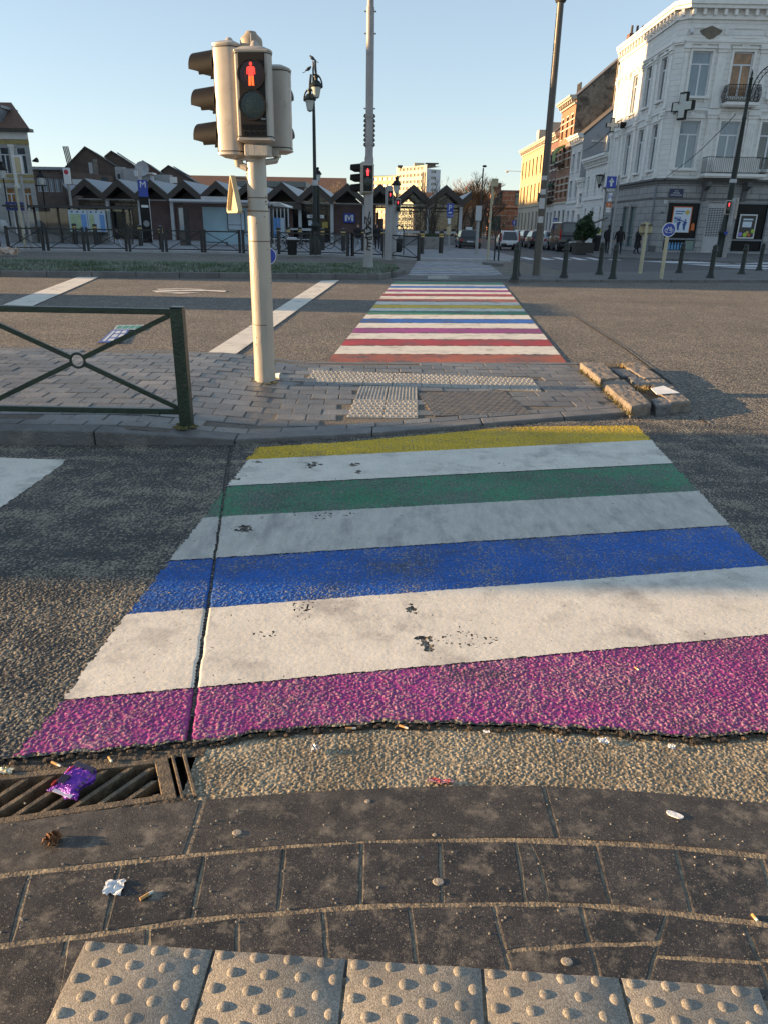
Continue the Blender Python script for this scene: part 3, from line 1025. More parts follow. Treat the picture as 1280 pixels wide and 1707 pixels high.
# brick paving, brick by brick
TAC = [G(508, 638, 0.03), G(902, 652, 0.03), G(886, 630, 0.03), G(523, 617, 0.03)]
T2 = [G(578, 696, 0.03), G(697, 697, 0.03), G(696, 644, 0.03), G(600, 643, 0.03)]
PL = [G(722, 694, 0.03), G(889, 690, 0.03), G(838, 650, 0.03), G(693, 655, 0.03)]
def inside(x, y, P, grow=0.0):
 c = False
 n = len(P)
 cx = sum(p.x for p in P) / n
 cy = sum(p.y for p in P) / n
 for i in range(n):
  ax, ay = P[i].x, P[i].y
  bx, by = P[(i + 1) % n].x, P[(i + 1) % n].y
  if (ay > y) != (by > y) and x < (bx - ax) * (y - ay) / (by - ay) + ax:
   c = not c
 return c
mb = MB()
BL, BW = 0.24, 0.185
ang = R(2.2)
ca, sa = math.cos(ang), math.sin(ang)
for j in range(-6, 26):
 for i in range(-45, 14):
  u = (i + (0.5 if j % 2 else 0)) * BL + rnd.uniform(-.003, .003)
  v = j * BW + rnd.uniform(-.002, .002)
  cx, cy = u * ca - v * sa, 4.9 + u * sa + v * ca
  if cx > 2.1 or cx < -9:
   continue
  if cy < float(isl_y(cx)) + KW + 0.2 or cy > float(isl_f(cx)) - 0.16:
   continue
  if inside(cx, cy, TAC) or inside(cx, cy, T2) or inside(cx, cy, PL):
   continue
  lx, ly = BL / 2 - 0.003, BW / 2 - 0.003
  z = isl_z(cx) + rnd.uniform(-0.003, 0.003)
  tx, ty = rnd.uniform(-.012, .012), rnd.uniform(-.018, .018)
  sx = (isl_z(cx + .1) - isl_z(cx - .1)) / 0.2 + tx
  yaw = ang + rnd.uniform(-.012, .012)
  c_, s_ = math.cos(yaw), math.sin(yaw)
  bot, top = [], []
  cb = 0.006
  ring = []
  for a, b in ((-1, -1), (1, -1), (1, 1), (-1, 1)):
   px, py = a * lx, b * ly
   bot.append((cx + px * c_ - py * s_, cy + px * s_ + py * c_, z - 0.05))
   ring.append((cx + px * c_ - py * s_, cy + px * s_ + py * c_, z - cb * .8 + px * sx + py * ty))
   px, py = a * (lx - cb), b * (ly - cb)
   top.append((cx + px * c_ - py * s_, cy + px * s_ + py * c_, z + px * sx + py * ty))
  vs = bot + ring + top
  fs = [(8, 9, 10, 11)]
  for k in range(4):
   l = (k + 1) % 4
   fs += [(k, l, 4 + l, 4 + k), (4 + k, 4 + l, 8 + l, 8 + k)]
  mb.add(vs, fs)
struct(mb.build('island_paving', M_brick_pave), 'grey brick paving of the island')
mb = MB()
M_joint = pm('island_joint', (0.15, 0.13, 0.105), 0.9, var=0.3, vs=20, bump=0.8, bs=80)
xs = [-9 + 0.25 * k for k in range(45)] + [2.15]
for a, b in zip(xs[:-1], xs[1:]):
 za, zb = isl_z(a) - 0.008, isl_z(b) - 0.008
 mb.add([(a, float(isl_y(a)) + 0.1, za), (b, float(isl_y(b)) + 0.1, zb), (b, float(isl_f(b)) - 0.05, zb), (a, float(isl_f(a)) - 0.05, za)], [(0, 1, 2, 3)])
struct(mb.build('island_bed', M_joint))
# header course behind the near kerb
mb = MB()
x = -9.0
while x < 2.0:
 w = rnd.uniform(0.2, 0.25)
 a, b = x + 0.004, x + w - 0.004
 ya, yb = float(isl_y(a)) + KW + 0.006, float(isl_y(b)) + KW + 0.006
 z = rnd.uniform(-.002, .002)
 mb.hexa([(a, ya, -0.05), (b, yb, -0.05), (b, yb + .13, -0.05), (a, ya + .13, -0.05)], [(a, ya, isl_z(a) + z), (b, yb, isl_z(b) + z), (b, yb + .13, isl_z(b) + z), (a, ya + .13, isl_z(a) + z)])
 x += w
struct(mb.build('island_border', M_brick_pave, bevel=0.004), 'course of pavers behind the near island kerb')
M_tac = pm('tactile_concrete', (0.36, 0.34, 0.30), 0.7, var=0.2, vs=6, col2=(0.2, 0.19, 0.17), mix=0.6, ms=8, bump=0.6, bs=120)
M_plate = pm('checker_plate', (0.15, 0.125, 0.10), 0.45, 0.5, var=0.3, vs=10, col2=(0.26, 0.19, 0.12), mix=0.58, ms=14, bump=0.4, bs=100)
def patch(P):
 def f(u, v, z=0.0):
  a, b = P[0].lerp(P[1], u), P[3].lerp(P[2], u)
  p = a.lerp(b, v)
  return Vector((p.x, p.y, p.z + z))
 return f
def relief_tile(P, name, mat, nx, ny, kind, label):
 f = patch(P)
 mb = MB()
 e = 0.012
 mb.hexa([f(e, e, -.05), f(1 - e, e, -.05), f(1 - e, 1 - e, -.05), f(e, 1 - e, -.05)], [f(e, e, .001), f(1 - e, e, .001), f(1 - e, 1 - e, .001), f(e, 1 - e, .001)])
 if kind == 'rib':
  for i in range(nx):
   u0, u1 = (i + 0.25) / nx, (i + 0.75) / nx
   mb.hexa([f(u0, .05), f(u1, .05), f(u1, .95), f(u0, .95)], [f(u0 + .01, .06, .007), f(u1 - .01, .06, .007), f(u1 - .01, .94, .007), f(u0 + .01, .94, .007)])
 elif kind == 'dome':
  for j in range(ny):
   for i in range(nx):
    c = f((i + 0.3 + (0.4 if j % 2 else 0)) / nx, (j + 0.5) / ny)
    mb.lathe([(0.0155, 0), (0.013, 0.005), (0.006, 0.0085), (0.0004, 0.009)], 7, Matrix.Translation((c.x, c.y, c.z + .0005)), caps=False)
 else:
  for j in range(ny):
   for i in range(nx):
    c = f((i + 0.5) / nx, (j + 0.5) / ny)
    s, t = (0.022, 0.008) if (i + j) % 2 else (0.008, 0.022)
    mb.add([(c.x - s, c.y, c.z + .001), (c.x, c.y - t, c.z + .001), (c.x + s, c.y, c.z + .001), (c.x, c.y + t, c.z + .001), (c.x, c.y, c.z + .006)], [(0, 1, 4), (1, 2, 4), (2, 3, 4), (3, 0, 4)])
 return struct(mb.build(name, mat), label)
ORDW = ['leftmost', 'second', 'third', 'fourth', 'fifth', 'sixth', 'seventh', 'rightmost']
fT = patch(TAC)
for i in range(8):
 relief_tile([fT(i / 8, 0), fT((i + 1) / 8, 0), fT((i + 1) / 8, 1), fT(i / 8, 1)], 'tactile_tile', M_tac, 6, 7, 'dome', f'{ORDW[i]} tile of the studded row across the island')
f2 = patch(T2)
for i in range(2):
 for j in range(2):
  relief_tile([f2(i / 2, j / 2), f2((i + 1) / 2, j / 2), f2((i + 1) / 2, (j + 1) / 2), f2(i / 2, (j + 1) / 2)], 'tactile_tile', M_tac, 6 if j == 0 else 9, 7, 'dome' if j == 0 else 'rib',
     f'{"left" if i == 0 else "right"} {"studded" if j == 0 else "ribbed"} tile of the square beside the iron cover plate')
o = relief_tile(PL, 'cover_plate', M_plate, 26, 16, 'plate', None)
del o['kind']
tag(o, 'rusty chequered steel cover plate set in the island paving', 'cover plate')
# ---------------------------------------------------------------- railing on the island
M_green_metal = pm('dark_green_paint', (0.018, 0.034, 0.020), 0.32, var=0.3, vs=8, col2=(0.05, 0.05, 0.035), mix=0.66, ms=12, bump=0.25, bs=60, spec=0.5)
def px_w(Y, py=400):
 return (A(641, py, Y) - A(640, py, Y)).length
P0 = G(310, 711, isl_z(-1.5))
RY = P0.y + 0.04
rail = thing('railing', 'dark green railing panel with crossed bars and a ring on the island', 'railing', (-2.4, RY, 0.1))
ztop = A(307, 514, RY).z
post_xs = (P0.x, A(-47, 600, RY).x)
for x in post_xs:
 mb = MB()
 z0 = isl_z(x)
 h = 0.043
 mb.box(x - h, x + h, RY - h, RY + h, z0 - 0.05, ztop)
 mb.box(x - h - .002, x + h + .002, RY - h - .002, RY + h + .002, ztop + 0.0005, ztop + 0.012)
 mb.build('post', M_green_metal, rail, bevel=0.006)
zr_t, zr_b = A(150, 517, RY).z, A(150, 683, RY).z
xa, xb = post_xs[1] + 0.043, post_xs[0] - 0.043
for z in (zr_t, zr_b):
 mb = MB()
 mb.box(xa, xb, RY - 0.02, RY + 0.02, z - 0.02, z + 0.02)
 mb.build('rail', M_green_metal, rail, bevel=0.004)
rc = A(130, 601, RY)
RR = 0.046
for sx in (-1, 1):
 for sz in (-1, 1):
  ex_, ez_ = (xa if sx < 0 else xb), ((zr_t - 0.02) if sz > 0 else (zr_b + 0.02))
  d = Vector((ex_ - rc.x, 0, ez_ - rc.z)).normalized()
  a = Vector((rc.x, RY, rc.z)) + d * RR
  b = Vector((ex_, RY, ez_))
  up = Vector((-d.z, 0, d.x)) * 0.0165
  mb = MB()
  mb.hexa([a - up + Vector((0, -.009, 0)), b - up + Vector((0, -.009, 0)), b - up + Vector((0, .009, 0)), a - up + Vector((0, .009, 0))],
    [a + up + Vector((0, -.009, 0)), b + up + Vector((0, -.009, 0)), b + up + Vector((0, .009, 0)), a + up + Vector((0, .009, 0))])
  mb.build('diagonal_bar', M_green_metal, rail)
mb = MB()
mb.tube([(rc.x + (RR + .003) * math.cos(t), RY, rc.z + (RR + .003) * math.sin(t)) for t in [2 * math.pi * k / 28 for k in range(28)]], 0.009, 8, True)
mb.build('ring', M_green_metal, rail)
# moss round the foot of the post
M_moss = pm('dry_moss', (0.20, 0.15, 0.05), 0.95, var=0.5, vs=50, col2=(0.06, 0.07, 0.02), mix=0.5, ms=40, bump=1.0, bs=80)
def clods(mb, cx, cy, z, n, spread, smin, smax, sy=None):
 for i in range(n):
  a = rnd.uniform(0, 6.28)
  r = spread * math.sqrt(rnd.random())
  s = rnd.uniform(smin, smax)
  mb.ball((cx + r * math.cos(a), cy + r * math.sin(a) * (sy or 1), z), (s * rnd.uniform(.8, 1.6), s * rnd.uniform(.8, 1.6), s * .6), 6, 4)
mb = MB()
clods(mb, P0.x, RY - .03, isl_z(-1.5), 60, 0.09, 0.006, 0.016)
PB = G(443, 634, isl_z(-1.2))
clods(mb, PB.x, PB.y - 0.06, PB.z, 40, 0.13, 0.005, 0.012)
o = mb.build('moss', M_moss)
o['kind'] = 'stuff'
o['label'] = 'dry moss round the feet of the railing post and signal pole'
# ---------------------------------------------------------------- signal column on the island
M_column = pm('cream_column_paint', (0.43, 0.385, 0.32), 0.33, var=0.10, vs=5, col2=(0.30, 0.22, 0.14), mix=0.70, ms=7, mw=0.06, bump=0.12, bs=30, spec=0.5, stretch=(1, 1, 0.35))
M_housing = pm('signal_housing_paint', (0.40, 0.36, 0.31), 0.38, var=0.12, vs=6, col2=(0.27, 0.22, 0.17), mix=0.66, ms=9, mw=.08)
M_sigblack = pm('signal_black', (0.012, 0.010, 0.009), 0.6, var=0.3, vs=8, spec=.3)
M_visor = pm('visor_black', (0.008, 0.007, 0.0065), 0.55, var=0.25, vs=6, spec=.2)
M_lens_off = pm('green_lens_unlit', (0.008, 0.02, 0.018), 0.15, var=0.3, vs=90, bump=0.5, bs=160, coat=0.15)
M_lens_dark = pm('red_lens_unlit', (0.035, 0.004, 0.004), 0.2, var=0.3, vs=60, bump=0.4, bs=120)
M_seam = pm('rubber_seam', (0.015, 0.013, 0.012), 0.7)
M_redman = emit('red_man_light', (1.0, 0.045, 0.03), .62)
M_redman_low = emit('red_man_light_legs', (1.0, 0.12, 0.02), .62)
M_redfar = emit('red_man_far', (1.0, 0.05, 0.06), .9)
M_boltsteel = pm('bolt_steel', (0.25, 0.23, 0.2), 0.4, 0.8, var=0.2)
M_whitetxt = pm('white_print', (0.7, 0.7, 0.7), 0.5)
def dshape(w, d, n=10, front=0.03):
 """plan of a signal head: flat front at y=0, rounded shoulders and back"""
 pts = [(-w / 2 + front * .6, 0), (w / 2 - front * .6, 0)]
 for k in range(n + 1):
  t = -math.pi / 2 + math.pi * k / n
  c, s_ = math.cos(t), math.sin(t)
  ex = 0.45
  pts.append((w / 2 * (abs(s_) ** ex) * (-1 if s_ > 0 else 1), front + (d - front) * (abs(c) ** ex)))
 return pts
def signal_head(parent, name, M, w, h, d, nl, visor, lens_r, ped=False, lit=None, far=False, seams=True):
 """M: local frame with the face towards -Y, z up, origin at the middle of the face"""
 nseg = 6 if far else 26
 hd = bpy.data.objects.new(name, None) if False else None
 mb = MB()
 plan = dshape(w, d, nseg)
 mb.prism(plan, -h / 2, h / 2, M, True)
 big = [(x * 1.04, y * 1.04 - 0.004) for x, y in plan]
 small = [(x * 0.6, y * 0.6 + d * 0.18) for x, y in plan]
 for sgn in (1, -1):
  zb = sgn * (h / 2 + .001)
  zt = sgn * (h / 2 + w * 0.05)
  zc = sgn * (h / 2 + w * 0.14)
  k = len(big)
  vs = [(x, y, zb) for x, y in big] + [(x, y, zt) for x, y in big] + [(x, y, zc) for x, y in small]
  fs = [tuple(range(k)), tuple(range(2 * k, 3 * k))]
  for r in (0, 1):
   fs += [(r * k + i, r * k + (i + 1) % k, (r + 1) * k + (i + 1) % k, (r + 1) * k + i) for i in range(k)]
  mb.add(vs, fs, False, M)
 body = mb.build(name, M_housing, parent)
 if seams and not far:
  for sgn in (1, -1):
   mb = MB()
   z = sgn * (h / 2 - 0.012)
   mb.prism([(x * 1.012, y * 1.012 - .0015) for x, y in plan], z - 0.004, z + 0.004, M)
   mb.build('seam', M_seam, body)
 mb = MB()
 fw = w * (0.37 if ped else 0.42)
 mb.box(-fw, fw, -0.012, -0.001, -h / 2 + 0.008, h / 2 - 0.008, M)
 face = mb.build('face_panel', M_sigblack, body, bevel=0 if far else 0.004)
 if ped:
  zs = [h * 0.235, -h * 0.115]
 else:
  zs = [h * (0.5 - (k + 0.5) / nl) for k in range(nl)]
 for k, z in enumerate(zs):
  c = Matrix.Translation((0, -0.0135, z)) @ Matrix.Rotation(R(90), 4, 'X')
  mb = MB()
  n = 14 if far else 28
  mb.lathe([(lens_r * 1.12, -0.002), (lens_r * 1.12, 0.012), (lens_r, 0.012), (lens_r, 0.004)], n, M @ c, caps=False)
  rim = mb.build('lens_ring', M_sigblack, body)
  mb = MB()
  mb.lathe([(lens_r, 0.004), (lens_r * .6, 0.008), (0.0005, 0.010)], n, M @ c, caps=False)
  mb.build('lens', M_lens_off if (k == nl - 1) else M_lens_dark, body)
  if lit is not None and k == 0 and ped:
   s = lens_r / 0.105
   def T(u, v):
    return M @ Vector((u * s, -0.0135 - 0.0125, z + v * s))
   def poly(mb, uv):
    n_ = len(uv)
    vs = [T(*p) for p in uv] + [M @ Vector((p[0] * s, -0.018, z + p[1] * s)) for p in uv]
    fs = [tuple(range(n_)), tuple(range(2 * n_ - 1, n_ - 1, -1))] + [(i, (i + 1) % n_, n_ + (i + 1) % n_, n_ + i) for i in range(n_)]
    mb.add(vs, fs)
   mb = MB()
   poly(mb, [(0.012 * math.cos(t), 0.074 + 0.0145 * math.sin(t)) for t in [2 * math.pi * q / 12 for q in range(12)]])
   poly(mb, [(-0.022, 0.056), (0.022, 0.056), (0.026, 0.05), (0.021, -0.014), (-0.021, -0.014), (-0.026, 0.05)])
   for g in (-1, 1):
    poly(mb, [(g * 0.024, 0.055), (g * 0.034, 0.046), (g * 0.037, 0.0), (g * 0.029, -0.002), (g * 0.026, 0.035)])
   mb.build('red_figure', lit, body)
   mb = MB()
   poly(mb, [(-0.021, -0.0145), (-0.002, -0.0145), (-0.004, -0.082), (-0.023, -0.084)])
   poly(mb, [(0.002, -0.0145), (0.021, -0.0145), (0.023, -0.084), (0.004, -0.082)])
   mb.build('red_figure_legs', lit if far else M_redman_low, body)
  if visor:
   mb = MB()
   L_ = visor
   n = 10 if far else 20
   vs, fs = [], []
   a0, a1 = R(-32), R(212)
   ro, ri = lens_r * 1.12, lens_r * 1.05
   for i in range(n + 1):
    t = a0 + (a1 - a0) * i / n
    f = max(0.0, math.sin(t))
    ln = L_ * (1.0 if math.sin(t) > -.15 else 0.62)
    for r_, y in ((ro, 0), (ro * 0.93, -ln), (ri * 0.93, -ln), (ri, 0)):
     vs.append((r_ * math.cos(t), -0.013 + y, z + r_ * math.sin(t) - (0.06 * -y)))
   for i in range(n):
    for q in range(3):
     fs.append((i * 4 + q, i * 4 + q + 1, i * 4 + q + 5, i * 4 + q + 4))
   mb.add(vs, fs, True, M)
   mb.build('visor', M_visor, body)
 return body
SY = PB.y
sig = thing('traffic_signal', 'tall cream signal column on the island with a red man lit and black visors', 'traffic signal', PB)
px0 = PB.x
ztop_c = A(415, 52, SY).z
zcap = A(415, 68, SY).z
mb = MB()
k = px_w(SY, 500)
rb, rt = 17.5 * k, 15.5 * k
zj = A(440, 350, SY).z
mb.lathe([(rb * 1.03, PB.z - 0.02), (rb * 1.0, PB.z + 0.3), (rb * 0.985, zj - .1), (rb * 0.97, zj), (rt, zj + 0.02), (rt, A(428, 240, SY).z), (rt * 1.0, A(420, 100, SY).z)], 36, Matrix.Translation((px0, SY, 0)))
column = mb.build('column', M_column, sig)
mb = MB()
zc0 = A(415, 96, SY).z
rcap = 18.5 * px_w(SY, 80)
mb.lathe([(rcap, zc0), (rcap, zcap), (rcap * .93, zcap + .02), (rcap * .55, zcap + 0.05), (rcap * .45, ztop_c), (0.001, ztop_c + .004)], 28, Matrix.Translation((px0, SY + .02, 0)))
mb.build('column_cap', pm('brown_cap', (0.33, 0.27, 0.2), 0.5, var=0.25, vs=6), sig)
mb = MB()                                     # hatch in the column
hz0, hz1 = A(455, 565, SY).z, A(455, 485, SY).z
for (a0, a1, z0, z1) in ((0.0, 0.0, 0, 0),):
 pass
vs, fs = [], []
a0, a1 = R(-62), R(-8)
for i in range(9):
 t = a0 + (a1 - a0) * i / 8
 for r_, z in ((rb * 0.95, hz0), (rb * 1.025, hz0), (rb * 1.022, hz1), (rb * 0.95, hz1)):
  vs.append((px0 + r_ * math.cos(t), SY + r_ * math.sin(t), z))
for i in range(8):
 for q in range(3):
  fs.append((i * 4 + q, (i + 1) * 4 + q, (i + 1) * 4 + q + 1, i * 4 + q + 1))
fs += [(0, 1, 2, 3), (32, 33, 34, 35)]
mb.add(vs, fs, False)
mb.build('hatch', M_column, sig)
mb = MB()
for py in (262, 330, 352, 402, 540):
 z = A(432, py, SY).z
 rr = rt if py < 345 else rb * .985
 mb.lathe([(rr + .0005, z - .004), (rr + .003, z - .003), (rr + .003, z + .003), (rr + .0005, z + .004)], 30, Matrix.Translation((px0, SY, 0)), caps=False)
for i in range(26):                           # chips and bolt heads
 t = R(rnd.uniform(-175, -5))
 z = rnd.uniform(PB.z + .2, A(430, 260, SY).z)
 rr = rb * .975 if z < zj else rt
 mb.ball((px0 + (rr + .0005) * math.cos(t), SY + (rr + .0005) * math.sin(t), z), rnd.uniform(.003, .007), 6, 4)
mb.build('collar', pm('rust_marks', (0.16, 0.10, 0.06), 0.7, var=0.3), sig)
# red man head
kk = px_w(SY, 160)
hw = 58 * kk
hh = A(423, 88, SY - .2).z - A(423, 232, SY - .2).z
c = A(423, 160, SY - 0.2)
Mh = Matrix.Translation((c.x, SY - 0.235, c.z)) @ Matrix.Rotation(R(-5), 4, 'Z')
ped = signal_head(sig, 'pedestrian_head', Mh, hw, hh, 0.17, 2, 0, hw * 0.345, True, M_redman)
mb = MB()
for q in range(4):
 c_ = Matrix.Translation((-hw * .26 + q * hw * .17, -0.0125, -hh * 0.37)) @ Matrix.Rotation(R(90), 4, 'X')
 mb.lathe([(hw * .07, 0), (hw * .07, .004), (hw * .05, .004), (hw * .05, 0.0)], 14, Mh @ c_, caps=False)
 mb.box(-hw * .26 + q * hw * .17 - .004, -hw * .26 + q * hw * .17 + .004, -.0155, -.0125, -hh * .47, -hh * .42, Mh)
mb.build('sounder_holes', M_visor, ped)
mb = MB()
add_text(mb, 'Ovo', 0.022, Mh @ Matrix.Translation((hw * .29, -.0135, -hh * .275)) @ Matrix.Rotation(R(90), 4, 'X'), 0.001)
mb.build('maker_mark', M_whitetxt, ped)
mb = MB()
for z in (-hh * .36, hh * .36):
 mb.box(-.05, .05, 0.15, 0.26, z - .03, z + .03, Mh)
mb.box(-hw * .34, hw * .34, 0.03, .19, -hh / 2 - .13, -hh / 2 - 0.045, Mh)
mb.build('bracket', M_column, ped, bevel=.006)
mb = MB()
mb.cyl(Mh @ Vector((0.01, .09, hh / 2 + .03)), Mh @ Vector((0.01, .09, hh / 2 + .085)), .05, .018, 10)
mb.cyl(Mh @ Vector((-.02, .1, hh / 2 + .07)), Mh @ Vector((-.02, .1, hh / 2 + .14)), .006, .006, 6)
mb.build('top_fitting', M_housing, ped)
# three-lamp vehicle head at the left, turned away
kk = px_w(SY, 170)
c = A(363, 170, SY)
vh = A(363, 86, SY).z - A(363, 262, SY).z
Mv = Matrix.Translation((c.x + .04, SY + .02, c.z)) @ Matrix.Rotation(R(-106), 4, 'Z')
veh = signal_head(sig, 'vehicle_head', Mv, 0.27, vh, 0.20, 3, 0.22, 0.112)
mb = MB()
mb.box(-.03, .03, 0.12, 0.3, -vh / 2 - .05, -vh / 2 + .0, Mv)
mb.cyl(Mv @ Vector((0, .12, -vh / 2 - .02)), Mv @ Vector((0, .12, -vh / 2 - .1)), .045, .03, 12)
mb.tube([Mv @ Vector((0, .12, -vh / 2 - .08)), Mv @ Vector((0, .2, -vh / 2 - .11)), Vector((px0 - .09, SY - .02, c.z - vh / 2 - .1))], .028, 8)
mb.cyl(Mv @ Vector((0, .09, vh / 2 + .03)), Mv @ Vector((0, .09, vh / 2 + .07)), .05, .02, 10)
mb.build('bracket', M_column, veh)
# head turned the other way
c = A(453, 180, SY)
vh2 = A(459, 112, SY).z - A(459, 245, SY).z
Mr = Matrix.Translation((c.x + .02, SY + .26, c.z)) @ Matrix.Rotation(R(178), 4, 'Z')
veh2 = signal_head(sig, 'vehicle_head', Mr, 0.25, vh2 * 1.02, 0.2, 2, 0.2, 0.105)
mb = MB()
mb.box(-.03, .03, 0.1, 0.24, -vh2 / 2 - .07, -vh2 / 2 - .02, Mr)
mb.tube([Mr @ Vector((0, .1, -vh2 / 2 - .05)), Mr @ Vector((.0, .2, -vh2 / 2 - .1)), Vector((px0 + .05, SY + .02, c.z - vh2 / 2 - .12))], .025, 8)
mb.build('bracket', M_column, veh2)
# triangular plate seen from behind
c = A(396, 322, SY)
hs_ = 62 * px_w(SY, 320)
M_yback = pm('warm_grey_plate', (0.50, 0.42, 0.27), 0.45, var=0.15, vs=6, bump=0.1)
tri = [(-hs_ * .56, -hs_ * .5), (hs_ * .56, -hs_ * .5), (0, hs_ * .5)]
def round_poly(P, r, n=5):
 out = []
 m = len(P)
 for i in range(m):
  p, a, b = Vector(P[i]), Vector(P[i - 1]), Vector(P[(i + 1) % m])
  u, v = (a - p).normalized(), (b - p).normalized()
  s0, s1 = p + u * r, p + v * r
  for q in range(n + 1):
   t = q / n
   w = s0 * (1 - t) ** 2 + p * 2 * t * (1 - t) + s1 * t * t
   out.append((w.x, w.y))
 return out
Mt = Matrix.Translation((c.x - .02, SY - .02, c.z)) @ Matrix.Rotation(R(-62), 4, 'Z') @ Matrix.Rotation(R(90), 4, 'X')
mb = MB()
rp = round_poly(tri, hs_ * .16)
mb.prism(rp, -.012, -.004, Mt)
sg = mb.build('warning_plate', M_yback, sig)
mb = MB()
nP = len(rp)
inn = [(x * .86, y * .86 - .003) for x, y in rp]
vs = [(x, y, z) for P, z in ((rp, -.004), (rp, .03), (inn, .03), (inn, -.004)) for x, y in P]
fs = [(r * nP + i, r * nP + (i + 1) % nP, (r + 1) * nP + (i + 1) % nP, (r + 1) * nP + i) for r in range(3) for i in range(nP)]
mb.add(vs, fs, False, Mt)
mb.build('plate_rim', M_yback, sg, bevel=.002)
mb = MB()
for dz in (-.1, .12):
 mb.cyl((c.x, SY - .02, c.z + dz), (px0 - rt * .8, SY, c.z + dz), .012, .012, 8)
mb.build('plate_clamp', M_boltsteel, sg)
# ---------------------------------------------------------------- raised stones at the end of the island
M_stone = pm('raised_stone', (0.23, 0.19, 0.15), 0.6, var=0.25, vs=6, col2=(0.10, 0.085, 0.075), mix=0.6, ms=5, mw=0.12, bump=0.9, bs=60)
def stone(px, z, name, label, cat, mat=M_stone, dz=-0.14, bev=.012, group='loose kerb stones at the end of the island'):
 top = [G(*p, z) for p in px]
 mb = MB()
 mb.hexa([Vector((p.x, p.y, z + dz)) for p in top], top)
 o = mb.build(name, mat, bevel=bev, seg=2)
 sb = o.modifiers.new('cut', 'SUBSURF')
 sb.subdivision_type = 'SIMPLE'
 sb.levels = sb.render_levels = 4
 tx = bpy.data.textures.get('chips') or bpy.data.textures.new('chips', 'CLOUDS')
 tx.noise_scale = .07
 dm = o.modifiers.new('chips', 'DISPLACE')
 dm.texture = tx
 dm.strength = .022
 return tag(o, label, cat, group)
stone([(1003, 636), (1052, 678), (1086, 672), (1040, 632)], .095, 'kerb_stone', 'long kerb stone nearest the yellow stripe, sunlit left face', 'kerb stone')
stone([(966, 604), (1000, 632), (1033, 629), (1003, 603)], .095, 'kerb_stone', 'kerb stone at the far left corner of the raised island end', 'kerb stone')
stone([(1075, 633), (1117, 671), (1152, 668), (1105, 631)], .085, 'kerb_stone', 'kerb stone under the white paper at the right edge of the island end', 'kerb stone')
stone([(1034, 604), (1073, 631), (1102, 629), (1062, 603)], .085, 'kerb_stone', 'kerb stone at the far right corner of the raised island end', 'kerb stone')
stone([(1045, 628), (1060, 641), (1086, 641), (1068, 628)], .08, 'paving_block', 'small brown block between the far kerb stones', 'paving block', M_islkerb)
stone([(1018, 614), (1036, 627), (1062, 627), (1044, 615)], .075, 'paving_block', 'block behind the dry weeds at the far end', 'paving block', M_islkerb)
stone([(1085, 664), (1094, 677), (1120, 674), (1108, 660)], .08, 'paving_block', 'loose dark block in front of the white paper', 'paving block', M_islkerb)
M_soil = pm('dry_soil', (0.13, 0.10, 0.065), 0.95, var=0.5, vs=30, bump=1.0, bs=50)
e0 = [G(*p, .045) for p in ((1000, 606), (1075, 672), (1130, 668), (1050, 606))]
mb = MB()
mb.hexa([Vector((p.x, p.y, -.05)) for p in e0], e0)
struct(mb.build('soil_bed', M_soil))
def blades(mb, c, n, spread, hgt, w=.004, lean=.6):
 for i in range(n):
  a = rnd.uniform(0, 6.28)
  b = Vector((c.x + rnd.uniform(-spread, spread), c.y + rnd.uniform(-spread, spread), c.z))
  d = Vector((math.cos(a), math.sin(a), 0))
  h = hgt * rnd.uniform(.5, 1)
  t = b + d * h * lean + Vector((0, 0, h))
  m = b + d * h * lean * .35 + Vector((0, 0, h * .6))
  s = Vector((-d.y, d.x, 0)) * w
  mb.add([b - s, b + s, m + s * .8, m - s * .8, t], [(0, 1, 2, 3), (3, 2, 4)])
M_drygrass = pm('dry_grass', (0.36, 0.25, 0.10), 0.9, var=0.4, vs=60)
for pxl, n, sp, lab in (((985, 636), 0, 0, ''), ((1068, 652), 60, .07, 'dry weeds in the gap beside the white paper'), ((1040, 614), 45, .06, 'dry weeds between the far kerb stones')):
 if n:
  mb = MB()
  blades(mb, G(*pxl, .05), n, sp, .07, .004, 1.0)
  tag(mb.build('dry_weeds', M_drygrass), lab, 'weeds')
mb = MB()
for t in range(34):
 q = t / 33
 c = G(968 + 86 * q * .95, 618 + 74 * q, .03)
 blades(mb, c, 5, .03, .045, .004, 1.0)
 clods(mb, c.x, c.y, c.z, 3, .035, .004, .012)
tag(mb.build('dry_moss_strip', M_moss), 'dry moss and weeds along the foot of the sunlit kerb stones', 'weeds')
mb = MB()
pp = [G(1084, 648, .092), G(1094, 658, .09), G(1132, 655.5, .09), G(1105, 643.5, .1)]
ppt = [p + Vector((0, 0, .004)) for p in pp]
mb.hexa(pp, ppt)
M_paper = pm('white_paper', (0.78, 0.78, 0.76), 0.7, var=0.06, vs=10, bump=.2)
tag(mb.build('paper_sheet', M_paper), 'white sheet of paper lying on the raised stones', 'paper')
# ---------------------------------------------------------------- litter
def crumple(c, w, l, h, seed, n=7):
 r_ = random.Random(seed)
 vs, fs = [], []
 for j in range(n + 1):
  for i in range(n + 1):
   u, v = i / n - .5, j / n - .5
   e = 1 + 0.12 * r_.uniform(-1, 1)
   vs.append((c.x + u * w * e, c.y + v * l * e, c.z + h * r_.random()))
 for j in range(n):
  for i in range(n):
   a = j * (n + 1) + i
   fs.append((a, a + 1, a + n + 2, a + n + 1))
 k = len(vs)
 vs += [(x, y, z - 0.0012) for x, y, z in vs]
 fs += [tuple(i + k for i in reversed(f)) for f in fs]
 return vs, fs
def scrap(px, w, l, h, mat, name, label, cat, z=.013, seed=1):
 mb = MB()
 mb.add(*crumple(G(*px, z), w, l, h, seed))
 return tag(mb.build(name, mat), label, cat)
M_scrap = pm('scrap_paper', (0.72, 0.72, 0.72), 0.7, var=.1, vs=40)
